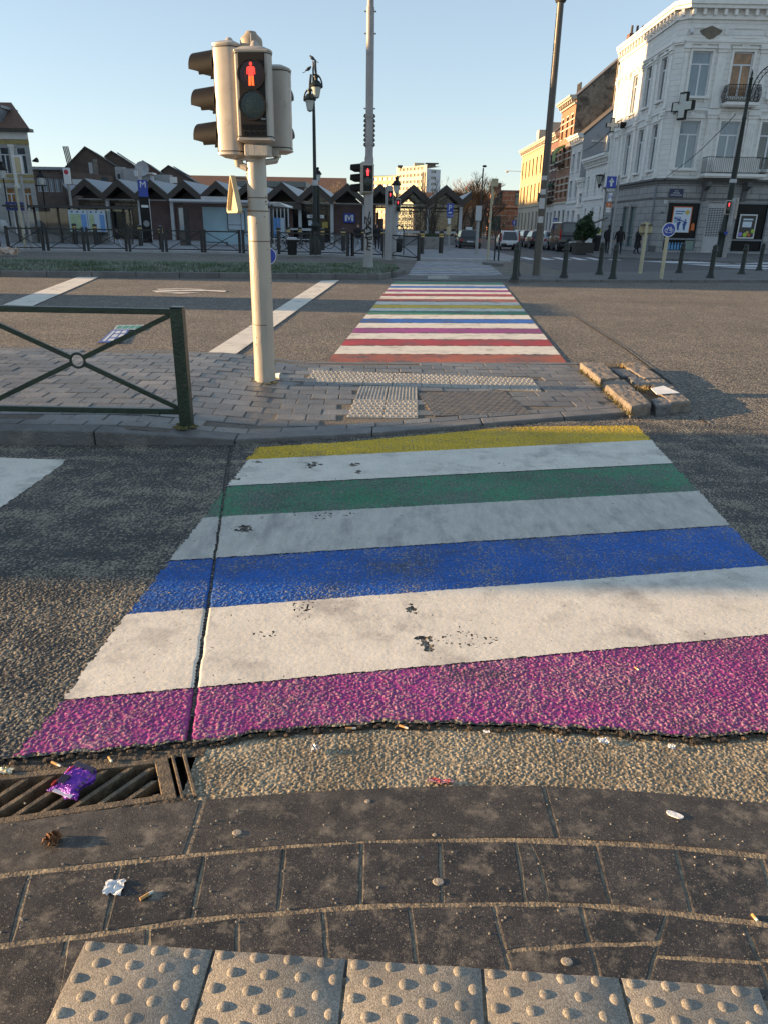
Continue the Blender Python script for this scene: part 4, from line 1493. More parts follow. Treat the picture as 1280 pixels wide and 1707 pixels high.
scrap((191, 1480), .042, .040, .008, M_scrap, 'paper_scrap', 'crumpled white scrap of paper on the pavers beside a cigarette end', 'paper scrap', seed=3)
mb = MB()
c0, c1 = G(1110, 1354, .0135), G(1138, 1364, .0135)
cc = (c0 + c1) / 2
d = (c1 - c0)
L_ = d.length
M2 = Matrix.Translation(cc) @ Matrix.Rotation(math.atan2(d.y, d.x), 4, 'Z')
mb.prism([(L_ * .5 * math.cos(t) * (1 + .08 * math.sin(3 * t)), .011 * math.sin(t) * (1 + .15 * math.cos(2 * t))) for t in [2 * math.pi * q / 22 for q in range(22)]], 0, .003, M2)
tag(mb.build('paper_flake', M_paper), 'white oval flake on the kerb at the right', 'paper scrap')
scrap((1004, 1236), .03, .022, .008, M_scrap, 'paper_scrap', 'white scrap in the gutter below the purple stripe at the right', 'paper scrap', z=-.002, seed=5)
scrap((932, 1236), .014, .01, .005, pm('blue_wrap', (.05, .16, .5), .5), 'wrapper_scrap', 'tiny blue wrapper piece in the sandy gutter', 'wrapper', z=-.002, seed=6)
scrap((525, 1250), .025, .022, .016, pm('foil', (.45, .45, .47), .3, .6), 'foil_ball', 'crumpled silver foil ball in the gutter', 'foil', z=-.003, seed=7)
scrap((735, 1303), .07, .016, .008, pm('red_wrap', (.5, .06, .07), .5, col2=(.6, .55, .55), mix=.55, ms=60), 'wrapper_scrap', 'torn red and white wrapper against the kerb', 'wrapper', z=-.004, seed=8)
scrap((88, 1402), .04, .035, .02, pm('brown_leaf', (.16, .07, .025), .8, var=.4, vs=60), 'dry_leaf', 'curled brown dead leaf on the kerb at the left', 'leaf', seed=9)
scrap((10, 1286), .04, .02, .008, pm('yellow_wrap', (.55, .5, .2), .5, col2=(.6, .6, .6), mix=.5, ms=60), 'wrapper_scrap', 'yellow wrapper at the left end of the drain', 'wrapper', z=-.002, seed=10)
scrap((810, 1221), .02, .012, .006, M_scrap, 'paper_scrap', 'small pale scrap under the middle of the purple edge', 'paper scrap', z=-.003, seed=12)
scrap((1118, 1246), .02, .016, .008, M_scrap, 'paper_scrap', 'pale scrap by the clods of dirt at the right of the gutter', 'paper scrap', z=-.003, seed=13)
M_butt = pm('cigarette_filter', (.50, .28, .10), .8, var=.2, vs=80)
M_buttw = pm('cigarette_paper', (.6, .57, .5), .8, var=.2, vs=80)
def butt(a, b, z, label, r=.0038):
 p, q = G(*a, z + r), G(*b, z + r)
 mb = MB()
 m = p.lerp(q, .65)
 mb.cyl(p, m, r, r, 10)
 t = thing('cigarette_end', label, 'cigarette end', (p + q) / 2)
 mb.build('filter', M_butt, t)
 mb = MB()
 mb.cyl(m, q, r * .96, r * .8, 10)
 mb.build('paper_end', M_buttw, t)
butt((234, 1499), (256, 1486), .012, 'orange cigarette end on the pavers beside the white scrap')
butt((87, 1270), (102, 1277), -.004, 'cigarette end just above the purple packet on the drain')
butt((182, 1262), (187, 1270), -.002, 'short cigarette end above the middle of the drain')
butt((576, 1214), (594, 1214), -.003, 'pale cigarette end under the purple edge, left of centre')
butt((665, 1209), (680, 1214), -.003, 'brown cigarette end under the purple edge near the centre')
butt((1253, 1524), (1262, 1535), .012, 'cigarette end in the joint of the pavers at the right')
butt((1057, 1112), (1064, 1117), .006, 'cigarette end lying on the purple stripe at the right', .003)
# gum spots and pebbles
M_gum = pm('old_gum', (.30, .26, .21), .85, var=.25, vs=80, bump=.6, bs=200)
for px, s, lab in (((613, 1336), .008, 'round gum spot on the kerb near the centre'), ((396, 1388), .013, 'pale gum spot on the kerb right of the left joint'), ((730, 1470), .014, 'double gum spot on the paver joint in the middle'),
                   ((944, 1603), .013, 'gum spot on the pavers above the dome tiles'), ((724, 1392), .006, 'small stone on the joint behind the kerb')):
 c = G(*px, .012)
 mb = MB()
 mb.lathe([(s, 0), (s * .8, .0025), (.0004, .0032)], 11, Matrix.Translation(c) @ Matrix.Scale(.8, 4, (0, 1, 0)), caps=False)
 tag(mb.build('gum_spot', M_gum), lab, 'gum spot')
mb = MB()
for i in range(260):
 px, py = rnd.uniform(0, 1280), rnd.uniform(1330, 1560)
 c = G(px, py, .0125)
 s = rnd.uniform(.0008, .0028)
 mb.ball((c.x, c.y, c.z), (s * 1.3, s, s), 5, 3)
for i in range(160):
 px, py = rnd.uniform(0, 1280), rnd.uniform(735, 1000)
 c = G(px, py, .006)
 s = rnd.uniform(.002, .005)
 mb.ball((c.x, c.y, c.z), (s * 1.5, s, s * .7), 5, 3)
o = mb.build('grit', pm('pale_grit', (.34, .30, .24), .9, var=.3, vs=90))
o['kind'] = 'stuff'
o['label'] = 'pale grit scattered over the road and the pavers'
# purple packet lying on the grate
M_pack = pm('purple_foil', (.16, .03, .38), .28, .3, var=.35, vs=60, col2=(.55, .16, .5), mix=.6, ms=50, mw=.05, bump=.8, bs=90)
M_packd = pm('packet_dark_band', (.02, .02, .05), .35, var=.3)
cP = G(126, 1302, .004)
pk = thing('crushed_packet', 'crushed purple foil packet lying on the drain grate', 'packet', cP)
r_ = random.Random(4)
fr = Matrix.Translation(cP) @ Matrix.Rotation(R(-22), 4, 'Z') @ Matrix.Rotation(R(8), 4, 'X')
n = 9
vs, fs = [], []
for j in range(n + 1):
 for i in range(n + 1):
  u, v = i / n - .5, j / n - .5
  bulge = .016 * (1 - (2 * u) ** 2) * (1 - (2 * v) ** 2) + .007 * r_.random()
  vs.append((u * .085 * (1 + .18 * math.sin(v * 9)), v * .098 * (1 + .12 * math.sin(u * 7)) + .004 * r_.uniform(-1, 1), bulge))
for j in range(n):
 for i in range(n):
  a = j * (n + 1) + i
  fs.append((a, a + 1, a + n + 2, a + n + 1))
kq = len(vs)
vs += [(x, y, -.003) for x, y, z in vs]
fs += [tuple(i + kq for i in reversed(f)) for f in fs]
mb = MB()
mb.add(vs, fs, False, fr)
mb.build('wrapper', M_pack, pk)
mb = MB()
mb.tube([fr @ Vector((-.044 + .001 * k, -.04 + .008 * k, .006 + .004 * math.sin(k))) for k in range(11)], .0035, 6)
mb.build('red_edge', pm('packet_red', (.55, .05, .04), .4), pk)
mb = MB()
mb.box(-.036, .034, .034, .05, .010, .0135, fr)
mb.build('dark_band', M_packd, pk, bevel=.002)
mb = MB()
for q in range(5):
 mb.box(-.034 + .006 * q, -.0305 + .006 * q, -.03, -.002, .014 + .001 * q, .0175 + .001 * q, fr)
for q in range(6):
 mb.box(.030, .041, -.03 + .012 * q, -.026 + .012 * q, .009, .012, fr)
mb.build('print_marks', M_packd, pk)
mb = MB()
mb.box(-.03, .036, -.054, -.043, .004, .0075, fr)
mb.build('silver_fold', pm('silver_fold', (.6, .55, .65), .25, .6), pk, bevel=.001)
# paper cup at the foot of the column
cq = G(462, 631, .035)
cup = thing('paper_cup', 'small white cup lying at the foot of the signal column', 'cup', cq)
mb = MB()
dv_ = Vector((.8, -.35, 0)).normalized()
mb.cyl(cq + dv_ * -.03 + Vector((0, 0, .025)), cq + dv_ * .045 + Vector((0, 0, .03)), .022, .03, 16, caps=False)
mb.cyl(cq + dv_ * -.03 + Vector((0, 0, .025)), cq + dv_ * -.028 + Vector((0, 0, .025)), .021, .021, 16)
mb.build('cup_wall', M_paper, cup)
mb = MB()
mb.tube([cq + dv_ * .045 + Vector((0, 0, .03)) + Vector((-dv_.y, dv_.x, 0)) * (.03 * math.cos(t)) + Vector((0, 0, .03 * math.sin(t))) for t in [2 * math.pi * q / 16 for q in range(16)]], .003, 6, True)
mb.build('cup_rim', M_paper, cup)
# two flat cards on the lane behind the railing
def card(px, mat, inner, name, label, z=.012):
 P = [G(*p, z) for p in px]
 t = thing(name, label, 'leaflet', P[0])
 mb = MB()
 mb.hexa([Vector((p.x, p.y, z - .006)) for p in P], P)
 mb.build('sheet', mat, t)
 f = lambda u, v, dz: (P[0].lerp(P[1], u)).lerp(P[3].lerp(P[2], u), v) + Vector((0, 0, dz))
 for k_, (m_, cells) in enumerate(inner):
  mb = MB()
  for u0, u1, v0, v1 in cells:
   mb.hexa([f(u0, v0, -.003), f(u1, v0, -.003), f(u1, v1, -.003), f(u0, v1, -.003)], [f(u0, v0, .0015 + .001 * k_), f(u1, v0, .0015 + .001 * k_), f(u1, v1, .0015 + .001 * k_), f(u0, v1, .0015 + .001 * k_)])
  mb.build('print', m_, t)
M_cardw = pm('card_white', (.55, .56, .58), .5, var=.1)
M_cardb = pm('card_blue', (.03, .06, .26), .45, var=.2)
M_cardg = pm('card_green', (.03, .20, .10), .45, var=.2)
card([(164, 571), (202, 570.5), (217, 549), (188, 549.5)], M_cardb, [(M_cardw, [(.12, .25, .1, .9), (.34, .6, .12, .88), (.68, .9, .2, .9)]), (M_cardb, [(.3, .9, .28, .36), (.3, .9, .6, .67)])], 'leaflet', 'blue printed leaflet lying on the lane behind the railing')
card([(190, 549), (232, 549), (241, 541.5), (196, 542)], M_cardw, [(M_cardg, [(.05, .24, .12, .88), (.28, .5, .12, .88), (.54, .74, .12, .88), (.78, .96, .12, .88)])], 'leaflet', 'white and green card lying behind the blue leaflet')
# ---------------------------------------------------------------- median with grass, far pavements, square
M_farkerb = pm('far_kerb', (0.15, 0.145, 0.14), 0.7, var=0.25, vs=3, bump=0.5, bs=30, island=0.12)
M_pale_kerb = pm('pale_kerb', (0.40, 0.40, 0.40), 0.7, var=0.15, vs=3)
M_pave_far = rough_ground('pavement_far', (0.10, 0.098, 0.096), (0.17, 0.165, 0.16), 0.05, 0.006, big=.2)
M_square = rough_ground('square_paving', (0.20, 0.20, 0.205), (0.27, 0.27, 0.275), 0.2, 0.004, big=.15)
M_soilg = pm('grass_soil', (0.05, 0.055, 0.03), 0.95, var=0.4, vs=5, bump=1.0, bs=20)
def slab_px(name, px, z, mat, label=None, z0=-0.1):
 P = [G(*p, z) for p in px]
 mb = MB()
 mb.slab([(p.x, p.y) for p in P][::-1], z0, z)
 return struct(mb.build(name, mat), label)
# grass strip (a low mound), its kerb, grass blades
kn = [Vector((-40, 20.05, 0)), Vector((-10.4, 20.4, 0)), G(300, 463, 0), G(560, 465.5, 0), G(632, 466, 0), G(652, 462, 0)]
kf = [Vector((-40, 26.2, 0)), Vector((-13.3, 26.3, 0)), Vector((-6, 26.6, 0)), Vector((-1.6, 27.6, 0)), Vector((-0.4, 28.6, 0)), G(668, 454, 0)]
mb = MB()
for i in range(len(kn) - 1):
 a, b = kn[i], kn[i + 1]
 d = (b - a).normalized()
 n_ = max(1, int((b - a).length / 1.0))
 nn = Vector((-d.y, d.x, 0)) * 0.14
 for q in range(n_):
  p, r = a.lerp(b, q / n_) + d * .004, a.lerp(b, (q + 1) / n_) - d * .004
  mb.hexa([(p.x, p.y, -.1), (r.x, r.y, -.1), (r.x + nn.x, r.y + nn.y, -.1), (p.x + nn.x, p.y + nn.y, -.1)], [(p.x, p.y, .15), (r.x, r.y, .15), (r.x + nn.x, r.y + nn.y, .15), (p.x + nn.x, p.y + nn.y, .15)])
p, r = kn[-1], kf[-1]
mb.hexa([(p.x, p.y, -.1), (p.x + .16, p.y, -.1), (r.x + .16, r.y, -.1), (r.x, r.y, -.1)], [(p.x, p.y, .15), (p.x + .16, p.y, .15), (r.x + .16, r.y, .12), (r.x, r.y, .12)])
struct(mb.build('median_kerb', M_farkerb, bevel=.02), 'dark kerb of the grass strip')
mb = MB()
for i in range(len(kn) - 1):
 mb.add([(kn[i].x, kn[i].y + .1, .13), (kn[i + 1].x, kn[i + 1].y + .1, .13), ((kn[i + 1].x + kf[i + 1].x) / 2, (kn[i + 1].y + kf[i + 1].y) / 2, .24), ((kn[i].x + kf[i].x) / 2, (kn[i].y + kf[i].y) / 2, .24), (kf[i + 1].x, kf[i + 1].y, .1), (kf[i].x, kf[i].y, .1)], [(0, 1, 2, 3), (3, 2, 4, 5)])
struct(mb.build('median', M_soilg), 'grass strip between the lanes')
def grass_mat(name, a, b):
 return pm(name, a, 0.7, var=.4, vs=9, col2=b, mix=.5, ms=1.3, mw=.12)
M_grass = grass_mat('frosty_grass', (0.05, 0.11, 0.03), (0.30, 0.33, 0.27))
vs, fs = [], []
gr = np.random.default_rng(3)
kny = polyline_y([(p.x, p.y) for p in kn])
kfy = polyline_y([(p.x, p.y) for p in kf])
for i in range(26000):
 x = gr.uniform(-17, 0.25)
 y = gr.uniform(float(kny(x)) + .15, float(kfy(x)) - .05)
 t = (y - float(kny(x))) / (float(kfy(x)) - float(kny(x)))
 z = .13 + .11 * (1 - abs(2 * t - 1)) - .01
 a = gr.uniform(0, 6.28)
 h = gr.uniform(.03, .10) * (1.8 if (x + .74) ** 2 + (y - 28.1) ** 2 < .5 else 1)
 w = .012
 dx, dy = math.cos(a), math.sin(a)
 k = len(vs)
 l = gr.uniform(.2, .9) * h
 vs += [(x - dx * w, y - dy * w, z), (x + dx * w, y + dy * w, z), (x - dy * l, y + dx * l, z + h)]
 fs.append((k, k + 1, k + 2))
mb = MB()
mb.add(vs, fs)
o = mb.build('grass', M_grass)
o['kind'] = 'stuff'
o['label'] = 'short frosty grass on the strip between the two lanes'
# paved part of the median with the bollards, running on to the right
zr = .05
RK = [G(652, 466), G(720, 467.5), G(850, 469), G(1000, 470), G(1280, 470), Vector((40, 28.4, 0))]
RF = [G(668, 459.5), G(720, 461), G(850, 461.5), G(1000, 457), G(1280, 451), Vector((44, 32.5, 0))]
mb = MB()
for i in range(len(RK) - 1):
 z = .012 if i < 2 else .06
 zb = .012 if i < 1 else .06
 a, b, c, d = RK[i], RK[i + 1], RF[i + 1], RF[i]
 za, zb_ = (.012, .012) if i == 0 else ((.012, .06) if i == 1 else (.06, .06))
 mb.hexa([(p.x, p.y, -.1) for p in (a, b, c, d)], [(a.x, a.y, za), (b.x, b.y, zb_), (c.x, c.y, zb_), (d.x, d.y, za)])
struct(mb.build('median_paving', M_pave_far), 'paved strip with the bollards')
mb = MB()
for i in range(1, len(RK) - 1):
 a, b = RK[i], RK[i + 1]
 d = (b - a).normalized()
 n_ = max(1, int((b - a).length))
 for q in range(n_):
  p, r = a.lerp(b, q / n_) + d * .01, a.lerp(b, (q + 1) / n_) - d * .01
  z = .02 if i == 1 and q < n_ * .6 else .075
  mb.hexa([(p.x, p.y - .12, -.1), (r.x, r.y - .12, -.1), (r.x, r.y + .02, -.1), (p.x, p.y + .02, -.1)], [(p.x, p.y - .12, z), (r.x, r.y - .12, z), (r.x, r.y + .02, z), (p.x, p.y + .02, z)])
struct(mb.build('strip_kerb', M_farkerb, bevel=.015), 'kerb of the paved strip with the bollards')
for P_, kind in (([G(712, 464.5, .02), G(752, 465, .02), G(748, 459.8, .02), G(712, 459.5, .02)], 'rib'), ([G(752, 463, .02), G(812, 464, .02), G(806, 462, .02), G(752, 461, .02)], 'dome')):
 relief_tile(P_, 'tactile_tile', M_tac, 10 if kind == 'rib' else 24, 6, kind, 'ribbed tactile tile in the paved strip of the median' if kind == 'rib' else 'studded tactile row in the paved strip of the median')
# far pavement of the square, with the pale kerb line
SQ = [Vector((-60, 36.6, 0)), Vector((-19, 37.0, 0)), Vector((-11, 38.6, 0)), Vector((-7.8, 38.6, 0)), Vector((-3.3, 38.0, 0)), Vector((-.8, 36.6, 0)), Vector((1.5, 35.3, 0)), Vector((5.6, 35.4, 0)), Vector((6.4, 38, 0)), Vector((6.4, 62, 0)), Vector((8, 130, 0)), Vector((-90, 130, 0))]
mb = MB()
mb.slab([(p.x, p.y) for p in SQ], -.1, .10)
struct(mb.build('square', M_square), 'pale paving of the station square')
mb = MB()
for i in range(7):
 a, b = SQ[i], SQ[i + 1]
 d = (b - a).normalized()
 z = .125 if i < 5 else .105
 mb.hexa([(a.x, a.y - .16, -.1), (b.x, b.y - .16, -.1), (b.x, b.y + .12, -.1), (a.x, a.y + .12, -.1)], [(a.x, a.y - .16, z), (b.x, b.y - .16, z), (b.x, b.y + .12, z), (a.x, a.y + .12, z)])
struct(mb.build('square_kerb', M_pale_kerb, bevel=.02), 'pale kerb along the square')
# street to the right of the station, and the pavement of the white building
sheet('street', [(6.3, 24), (140, 24), (140, 300), (6.3, 300)], -0.003, M_asph_far, 'street running away between the station and the row of houses')
PV = [G(996, 428.5, .1), G(1070, 429.5, .1), G(1165, 433, .1), G(1222, 436, .1), G(1280, 434, .1), Vector((60, 50.5, .1)), Vector((60, 80, .1)), Vector((17, 80, .1)), Vector((15.6, 200, .1)), Vector((13.4, 200, .1)), Vector((13.3, 56, .1))]
mb = MB()
mb.slab([(p.x, p.y) for p in PV], -.1, .1)
struct(mb.build('pavement', M_pave_far), 'pavement in front of the white corner building')
M_zebra = pm('zebra_white', (0.55, 0.56, 0.57), 0.7, var=.15, vs=3, col2=(.3, .3, .3), mix=.62, ms=3)
for k in range(7):
 x0 = 836 + k * 27.5
 y0 = 428.6 + k * .15
 marking('zebra_stripe', [(x0 + 18, y0 + 4.2), (x0, y0), (x0 + 11, y0), (x0 + 35, y0 + 4.2)], f'{["first", "second", "third", "fourth", "fifth", "sixth", "seventh"][k]} zebra stripe from the left at the mouth of the street', M_zebra)
for k, (a, b, c, d) in enumerate((((1064, 435), (1280, 437), (1280, 440), (1120, 438.6)), ((1140, 440.4), (1280, 442), (1280, 445), (1190, 443.8)), ((1195, 445), (1280, 446.6), (1280, 449), (1240, 447.6)))):
 marking('zebra_stripe', [a, d, c, b], f'{["far", "middle", "near"][k]} white stripe of the zebra behind the right bollards', M_zebra)
# ---------------------------------------------------------------- poles and posts
M_dkgreen = pm('lamp_green', (0.006, 0.012, 0.009), 0.5, var=.25, vs=4, spec=.5)
M_dkgrey = pm('dark_grey_pole', (0.075, 0.065, 0.055), 0.4, 0.2, var=.2, vs=3)
M_greypole = pm('grey_pole', (0.30, 0.29, 0.285), 0.45, var=.15, vs=4, col2=(.2, .17, .14), mix=.68, ms=5)
M_ypole = pm('pale_yellow_pole', (0.44, 0.40, 0.27), 0.45, var=.12, vs=4)
M_blackpaint = pm('black_paint', (0.016, 0.017, 0.018), 0.42, var=.3, vs=5)
M_blue = pm('sign_blue', (0.012, 0.045, 0.32), 0.35, var=.08)
M_signwhite = pm('sign_white', (0.62, 0.63, 0.64), 0.4, var=.05)
M_signback = pm('sign_back', (0.42, 0.36, 0.22), 0.5, var=.15)
M_band = pm('yellow_band', (0.60, 0.42, 0.14), 0.5)
M_lampglass = pm('lamp_glass', (0.52, 0.54, 0.5), 0.2, var=.08, coat=.4)
M_graff = pm('graffiti_black', (0.012, 0.012, 0.012), .6)
M_greyer = pm('bright_grey', (.45, .45, .46), .5, var=.1)
def ground_z(px, py):
 return .1
# mast with signals on the median
mB = G(614, 446, .2)
mast = thing('signal_mast', 'tall grey mast on the grass with a red man and three dark lamps', 'signal mast', mB)
w = px_w(mB.y, 380)
mb = MB()
zt = A(616, -40, mB.y).z
zsp = A(615, 265, mB.y).z
mb.lathe([(9.5 * w, 0), (7.6 * w, .25), (7.2 * w, zsp - mB.z), (6.2 * w, zsp - mB.z + .1), (6.0 * w, A(616, 12, mB.y).z - mB.z), (5.2 * w, A(616, 11, mB.y).z - mB.z), (4.8 * w, zt - mB.z)], 20, Matrix.Translation(mB))
mb.build('pole', M_greypole, mast)
for py in (19, 56, 181, 194, 240):
 mb = MB()
 z = A(616, py, mB.y).z
 mb.cyl((mB.x - 9 * w, mB.y, z), (mB.x + 9 * w, mB.y, z), .02, .02, 6)
 if py > 190:
  mb.lathe([(6.3 * w, z - .04), (6.9 * w, z - .04), (6.9 * w, z + .04), (6.3 * w, z + .04)], 14, Matrix.Translation((mB.x, mB.y, 0)))
 mb.build('clamp', M_greypole, mast)
for sx in (-1, 1):                            # toothed strips on both sides
 mb = MB()
 z0, z1 = A(616, 246, mB.y).z, A(616, 190, mB.y).z
 n_ = 7
 for q in range(n_):
  za, zb = z0 + (z1 - z0) * q / n_, z0 + (z1 - z0) * (q + 1) / n_
  mb.add([(mB.x + sx * 6 * w, mB.y - .02, za), (mB.x + sx * 9.6 * w, mB.y - .02, za + .06), (mB.x + sx * 8 * w, mB.y - .02, zb), (mB.x + sx * 6 * w, mB.y - .02, zb),
    (mB.x + sx * 6 * w, mB.y + .02, za), (mB.x + sx * 9.6 * w, mB.y + .02, za + .06), (mB.x + sx * 8 * w, mB.y + .02, zb), (mB.x + sx * 6 * w, mB.y + .02, zb)],
               [(0, 1, 2, 3), (7, 6, 5, 4), (0, 4, 5, 1), (1, 5, 6, 2), (2, 6, 7, 3), (3, 7, 4, 0)])
 mb.build('climb_guard', M_dkgrey, mast)
mb = MB()
for k, ch in enumerate('INKOGTE'):
 add_text(mb, ch, .34, Matrix.Translation((mB.x + .02 * (-1) ** k, mB.y - 7.4 * w - .02, A(615, 360 + 8.5 * k, mB.y).z)) @ Matrix.Rotation(R(90), 4, 'X') @ Matrix.Rotation(R(-12 + 8 * (k % 3)), 4, 'Z'), .006)
mb.build('graffiti', M_graff, mast)
def far_ped(parent, px, Y, wpx, y0, y1, rot=0, dy=.25):
 c = A(px, (y0 + y1) / 2, Y - dy)
 h = A(px, y0, Y - dy).z - A(px, y1, Y - dy).z
 M = Matrix.Translation((c.x, Y - dy, c.z)) @ Matrix.Rotation(R(rot), 4, 'Z')
 wd = wpx * px_w(Y - dy, 300)
 return signal_head(parent, 'pedestrian_head', M, wd, h * .9, .18, 2, 0, wd * .34, True, M_redfar, True)
far_ped(mast, 613.5, mB.y, 20, 273, 322, -4)
c = A(599, 298, mB.y)
h = A(599, 275, mB.y).z - A(599, 328, mB.y).z
Mv = Matrix.Translation((c.x + .05, mB.y + .05, c.z)) @ Matrix.Rotation(R(-95), 4, 'Z')
v_ = signal_head(mast, 'vehicle_head', Mv, .3, h * .94, .2, 3, .3, .135, far=True)
mb = MB()
mb.cyl((mB.x, mB.y, c.z - h * .52), (c.x + .15, mB.y + .05, c.z - h * .55), .05, .05, 8)
mb.cyl((mB.x, mB.y, c.z + h * .5), (c.x + .1, mB.y + .05, c.z + h * .5), .04, .04, 8)
mb.build('bracket', M_greypole, v_)
# two more columns behind it with red men
for px, py, top, wp, hp, lab in ((646, 433, 312, 13, (650, 10, 317, 343), 'plain grey signal column with a red man head right behind the mast'), (655, 428, 344, 9, (663, 8.5, 331, 354), 'lower grey signal column with the rightmost red man head')):
 b_ = G(px, py, .1)
 t = thing('signal_column', lab, 'signal column', b_)
 ww = px_w(b_.y, 380)
 zt = A(px + 2, top, b_.y).z
 mb = MB()
 mb.lathe([(wp / 2 * ww * 1.1, 0), (wp / 2 * ww, .3), (wp / 2 * ww * .95, zt - b_.z), (wp / 4 * ww, zt - b_.z + .06)], 14, Matrix.Translation(b_))
 mb.build('pole', M_greypole, t)
 far_ped(t, hp[0], b_.y, hp[1], hp[2], hp[3], 0, .2)
 mb = MB()
 mb.box(b_.x, A(hp[0], 340, b_.y - .2).x, b_.y - .06, b_.y, A(hp[0], hp[2] + 6, b_.y).z - .04, A(hp[0], hp[2] + 6, b_.y).z + .04)
 mb.build('bracket', M_greypole, t)
# right street lamp, head just touching the top edge
lB = G(893, 459, .06)
lamp = thing('street_lamp', 'tall dark street lamp among the bollards, its head at the top edge of the photo', 'street lamp', lB)
w = px_w(lB.y, 380)
zt = A(933, 4, lB.y).z
mb = MB()
mb.lathe([(8 * w, -.03), (6.6 * w, .05), (6.4 * w, 1.2), (5.6 * w, 4), (5.2 * w, zt - lB.z)], 18, Matrix.Translation(lB))
mb.build('pole', M_dkgrey, lamp)
mb = MB()
mb.lathe([(7 * w, 0), (10 * w, .1), (16 * w, .25), (16 * w, .32), (5 * w, .42), (.001, .45)], 20, Matrix.Translation((lB.x, lB.y, zt)))
mb.build('lamp_head', M_dkgrey, lamp)
mb = MB()
for z, h in ((1.55, .18), (1.95, .3), (2.35, .15), (2.75, .12)):
 mb.lathe([(6.5 * w, z), (6.5 * w, z + h)], 10, Matrix.Translation(lB), arc=(R(200), R(290)), caps=False)
mb.build('sticker', M_greyer, lamp)
# bollards
bp = thing('bollard', 'front green bollard at the left end of the row, beside the crossing', 'bollard', G(857, 467.5, .06), 0, 'dark green bollards along the paved strip')
mb = MB()
mb.lathe([(.14, 0), (.135, .05), (.105, .09), (.09, .16), (.078, .2), (.072, .78), (.086, .79), (.088, .84), (.078, .86), (.07, .9), (.076, .93), (.07, .97), (.04, 1.0), (.001, 1.01)], 18, Matrix.Translation(bp.location))
mb.build('shaft', M_dkgreen, bp)
mb = MB()
mb.lathe([(.16, -.03), (.16, .015), (.12, .02)], 14, Matrix.Translation(bp.location))
mb.build('foot', M_dkgrey, bp)
for px, py, lab in ((860, 460.5, 'rear bollard almost hidden behind the leftmost one'), (939, 463.5, 'bollard just right of the tall street lamp'), (998, 457.8, 'bollard below the potted bush, set back'),
     (1020, 466, 'front bollard between the bush and the yellow posts'), (1131, 455, 'bollard right of the blue bicycle sign'), (1183, 463.5, 'bollard in front of the big green lamp foot'),
     (1235, 457, 'bollard right of the grey signal, below the shop poster'), (1264, 451, 'rightmost bollard at the edge of the photo')):
 dup(bp, G(px, py, .06), 0, lab)
# yellow sign posts
for px, py, tp, back, lab in ((1066, 456, 382, True, 'cream post with the yellow back of a round sign'), (1101, 464.5, 383, False, 'cream post with a round blue bicycle sign')):
 b_ = G(px, py, .06)
 t = thing('sign_post', lab, 'sign post', b_)
 w = px_w(b_.y, 400)
 c = A(1075 if back else 1114, tp, b_.y)
 mb = MB()
 mb.cyl(b_, (b_.x, b_.y, c.z + (.2 if back else -.1)), 3.1 * w, 3.1 * w, 12)
 mb.build('pole', M_ypole, t)
 dd = -.05 if not back else .06
 Mx = Matrix.Translation((b_.x, b_.y + dd, c.z)) @ Matrix.Rotation(R(90), 4, 'X')
 rr = 11.2 * w
 mb = MB()
 mb.lathe([(rr, -.012), (rr, .012)], 28, Mx)
 dsk = mb.build('sign_disc', M_signback if back else M_signwhite, t)
 if back:
  mb = MB()
  for dz in (-.13, .13):
   mb.box(b_.x - rr * .9, b_.x + rr * .9, b_.y - .045 + .0, b_.y + .045, c.z + dz - .02, c.z + dz + .02)
  mb.build('clamp', M_dkgrey, t)
 else:
  mb = MB()
  mb.lathe([(rr * .88, .013), (.001, .0145)], 28, Mx)
  mb.build('blue_face', M_blue, dsk)
  mb = MB()
  for sx in (-1, 1):
   mb.tube([Mx @ Vector((sx * rr * .42 + rr * .2 * math.cos(q), -rr * .08 + rr * .2 * math.sin(q), .017)) for q in [2 * math.pi * z / 14 for z in range(14)]], .008, 5, True)
  for a, b2 in (((-.42, -.08), (-.12, .3)), ((-.12, .3), (.25, .3)), ((.25, .3), (.42, -.08)), ((-.12, .3), (.05, -.08)), ((.05, -.08), (.25, .3)), ((.05, -.08), (.42, -.08)), ((-.12, .3), (-.18, .42)), ((.25, .3), (.3, .42)), ((-.5, -.4), (.5, -.4))):
   mb.cyl(Mx @ Vector((a[0] * rr, a[1] * rr, .017)), Mx @ Vector((b2[0] * rr, b2[1] * rr, .017)), .008, .008, 5)
  mb.build('bicycle_symbol', M_signwhite, dsk)
# blue keep-side disc on the median, behind the signal column
b_ = G(449, 461.5, .14)
t = thing('keep_side_sign', 'low round blue sign on the grass strip, half hidden by the signal column', 'sign', b_)
w = px_w(b_.y, 440)
mb = MB()
mb.cyl(b_ + Vector((0, .06, -.05)), b_ + Vector((0, .06, 1.0)), .045, .045, 10)
mb.build('post', M_greypole, t)
Mx = Matrix.Translation((b_.x, b_.y, b_.z + .52)) @ Matrix.Rotation(R(20), 4, 'Z') @ Matrix.Rotation(R(90), 4, 'X')
mb = MB()
mb.lathe([(12.5 * w, -.03), (13.5 * w, -.03), (13.5 * w, .02), (12.5 * w, .02)], 26, Mx)
mb.build('rim', M_signwhite, t)
mb = MB()
mb.lathe([(12.4 * w, .022), (.001, .024)], 26, Mx)
mb.build('blue_face', M_blue, t)
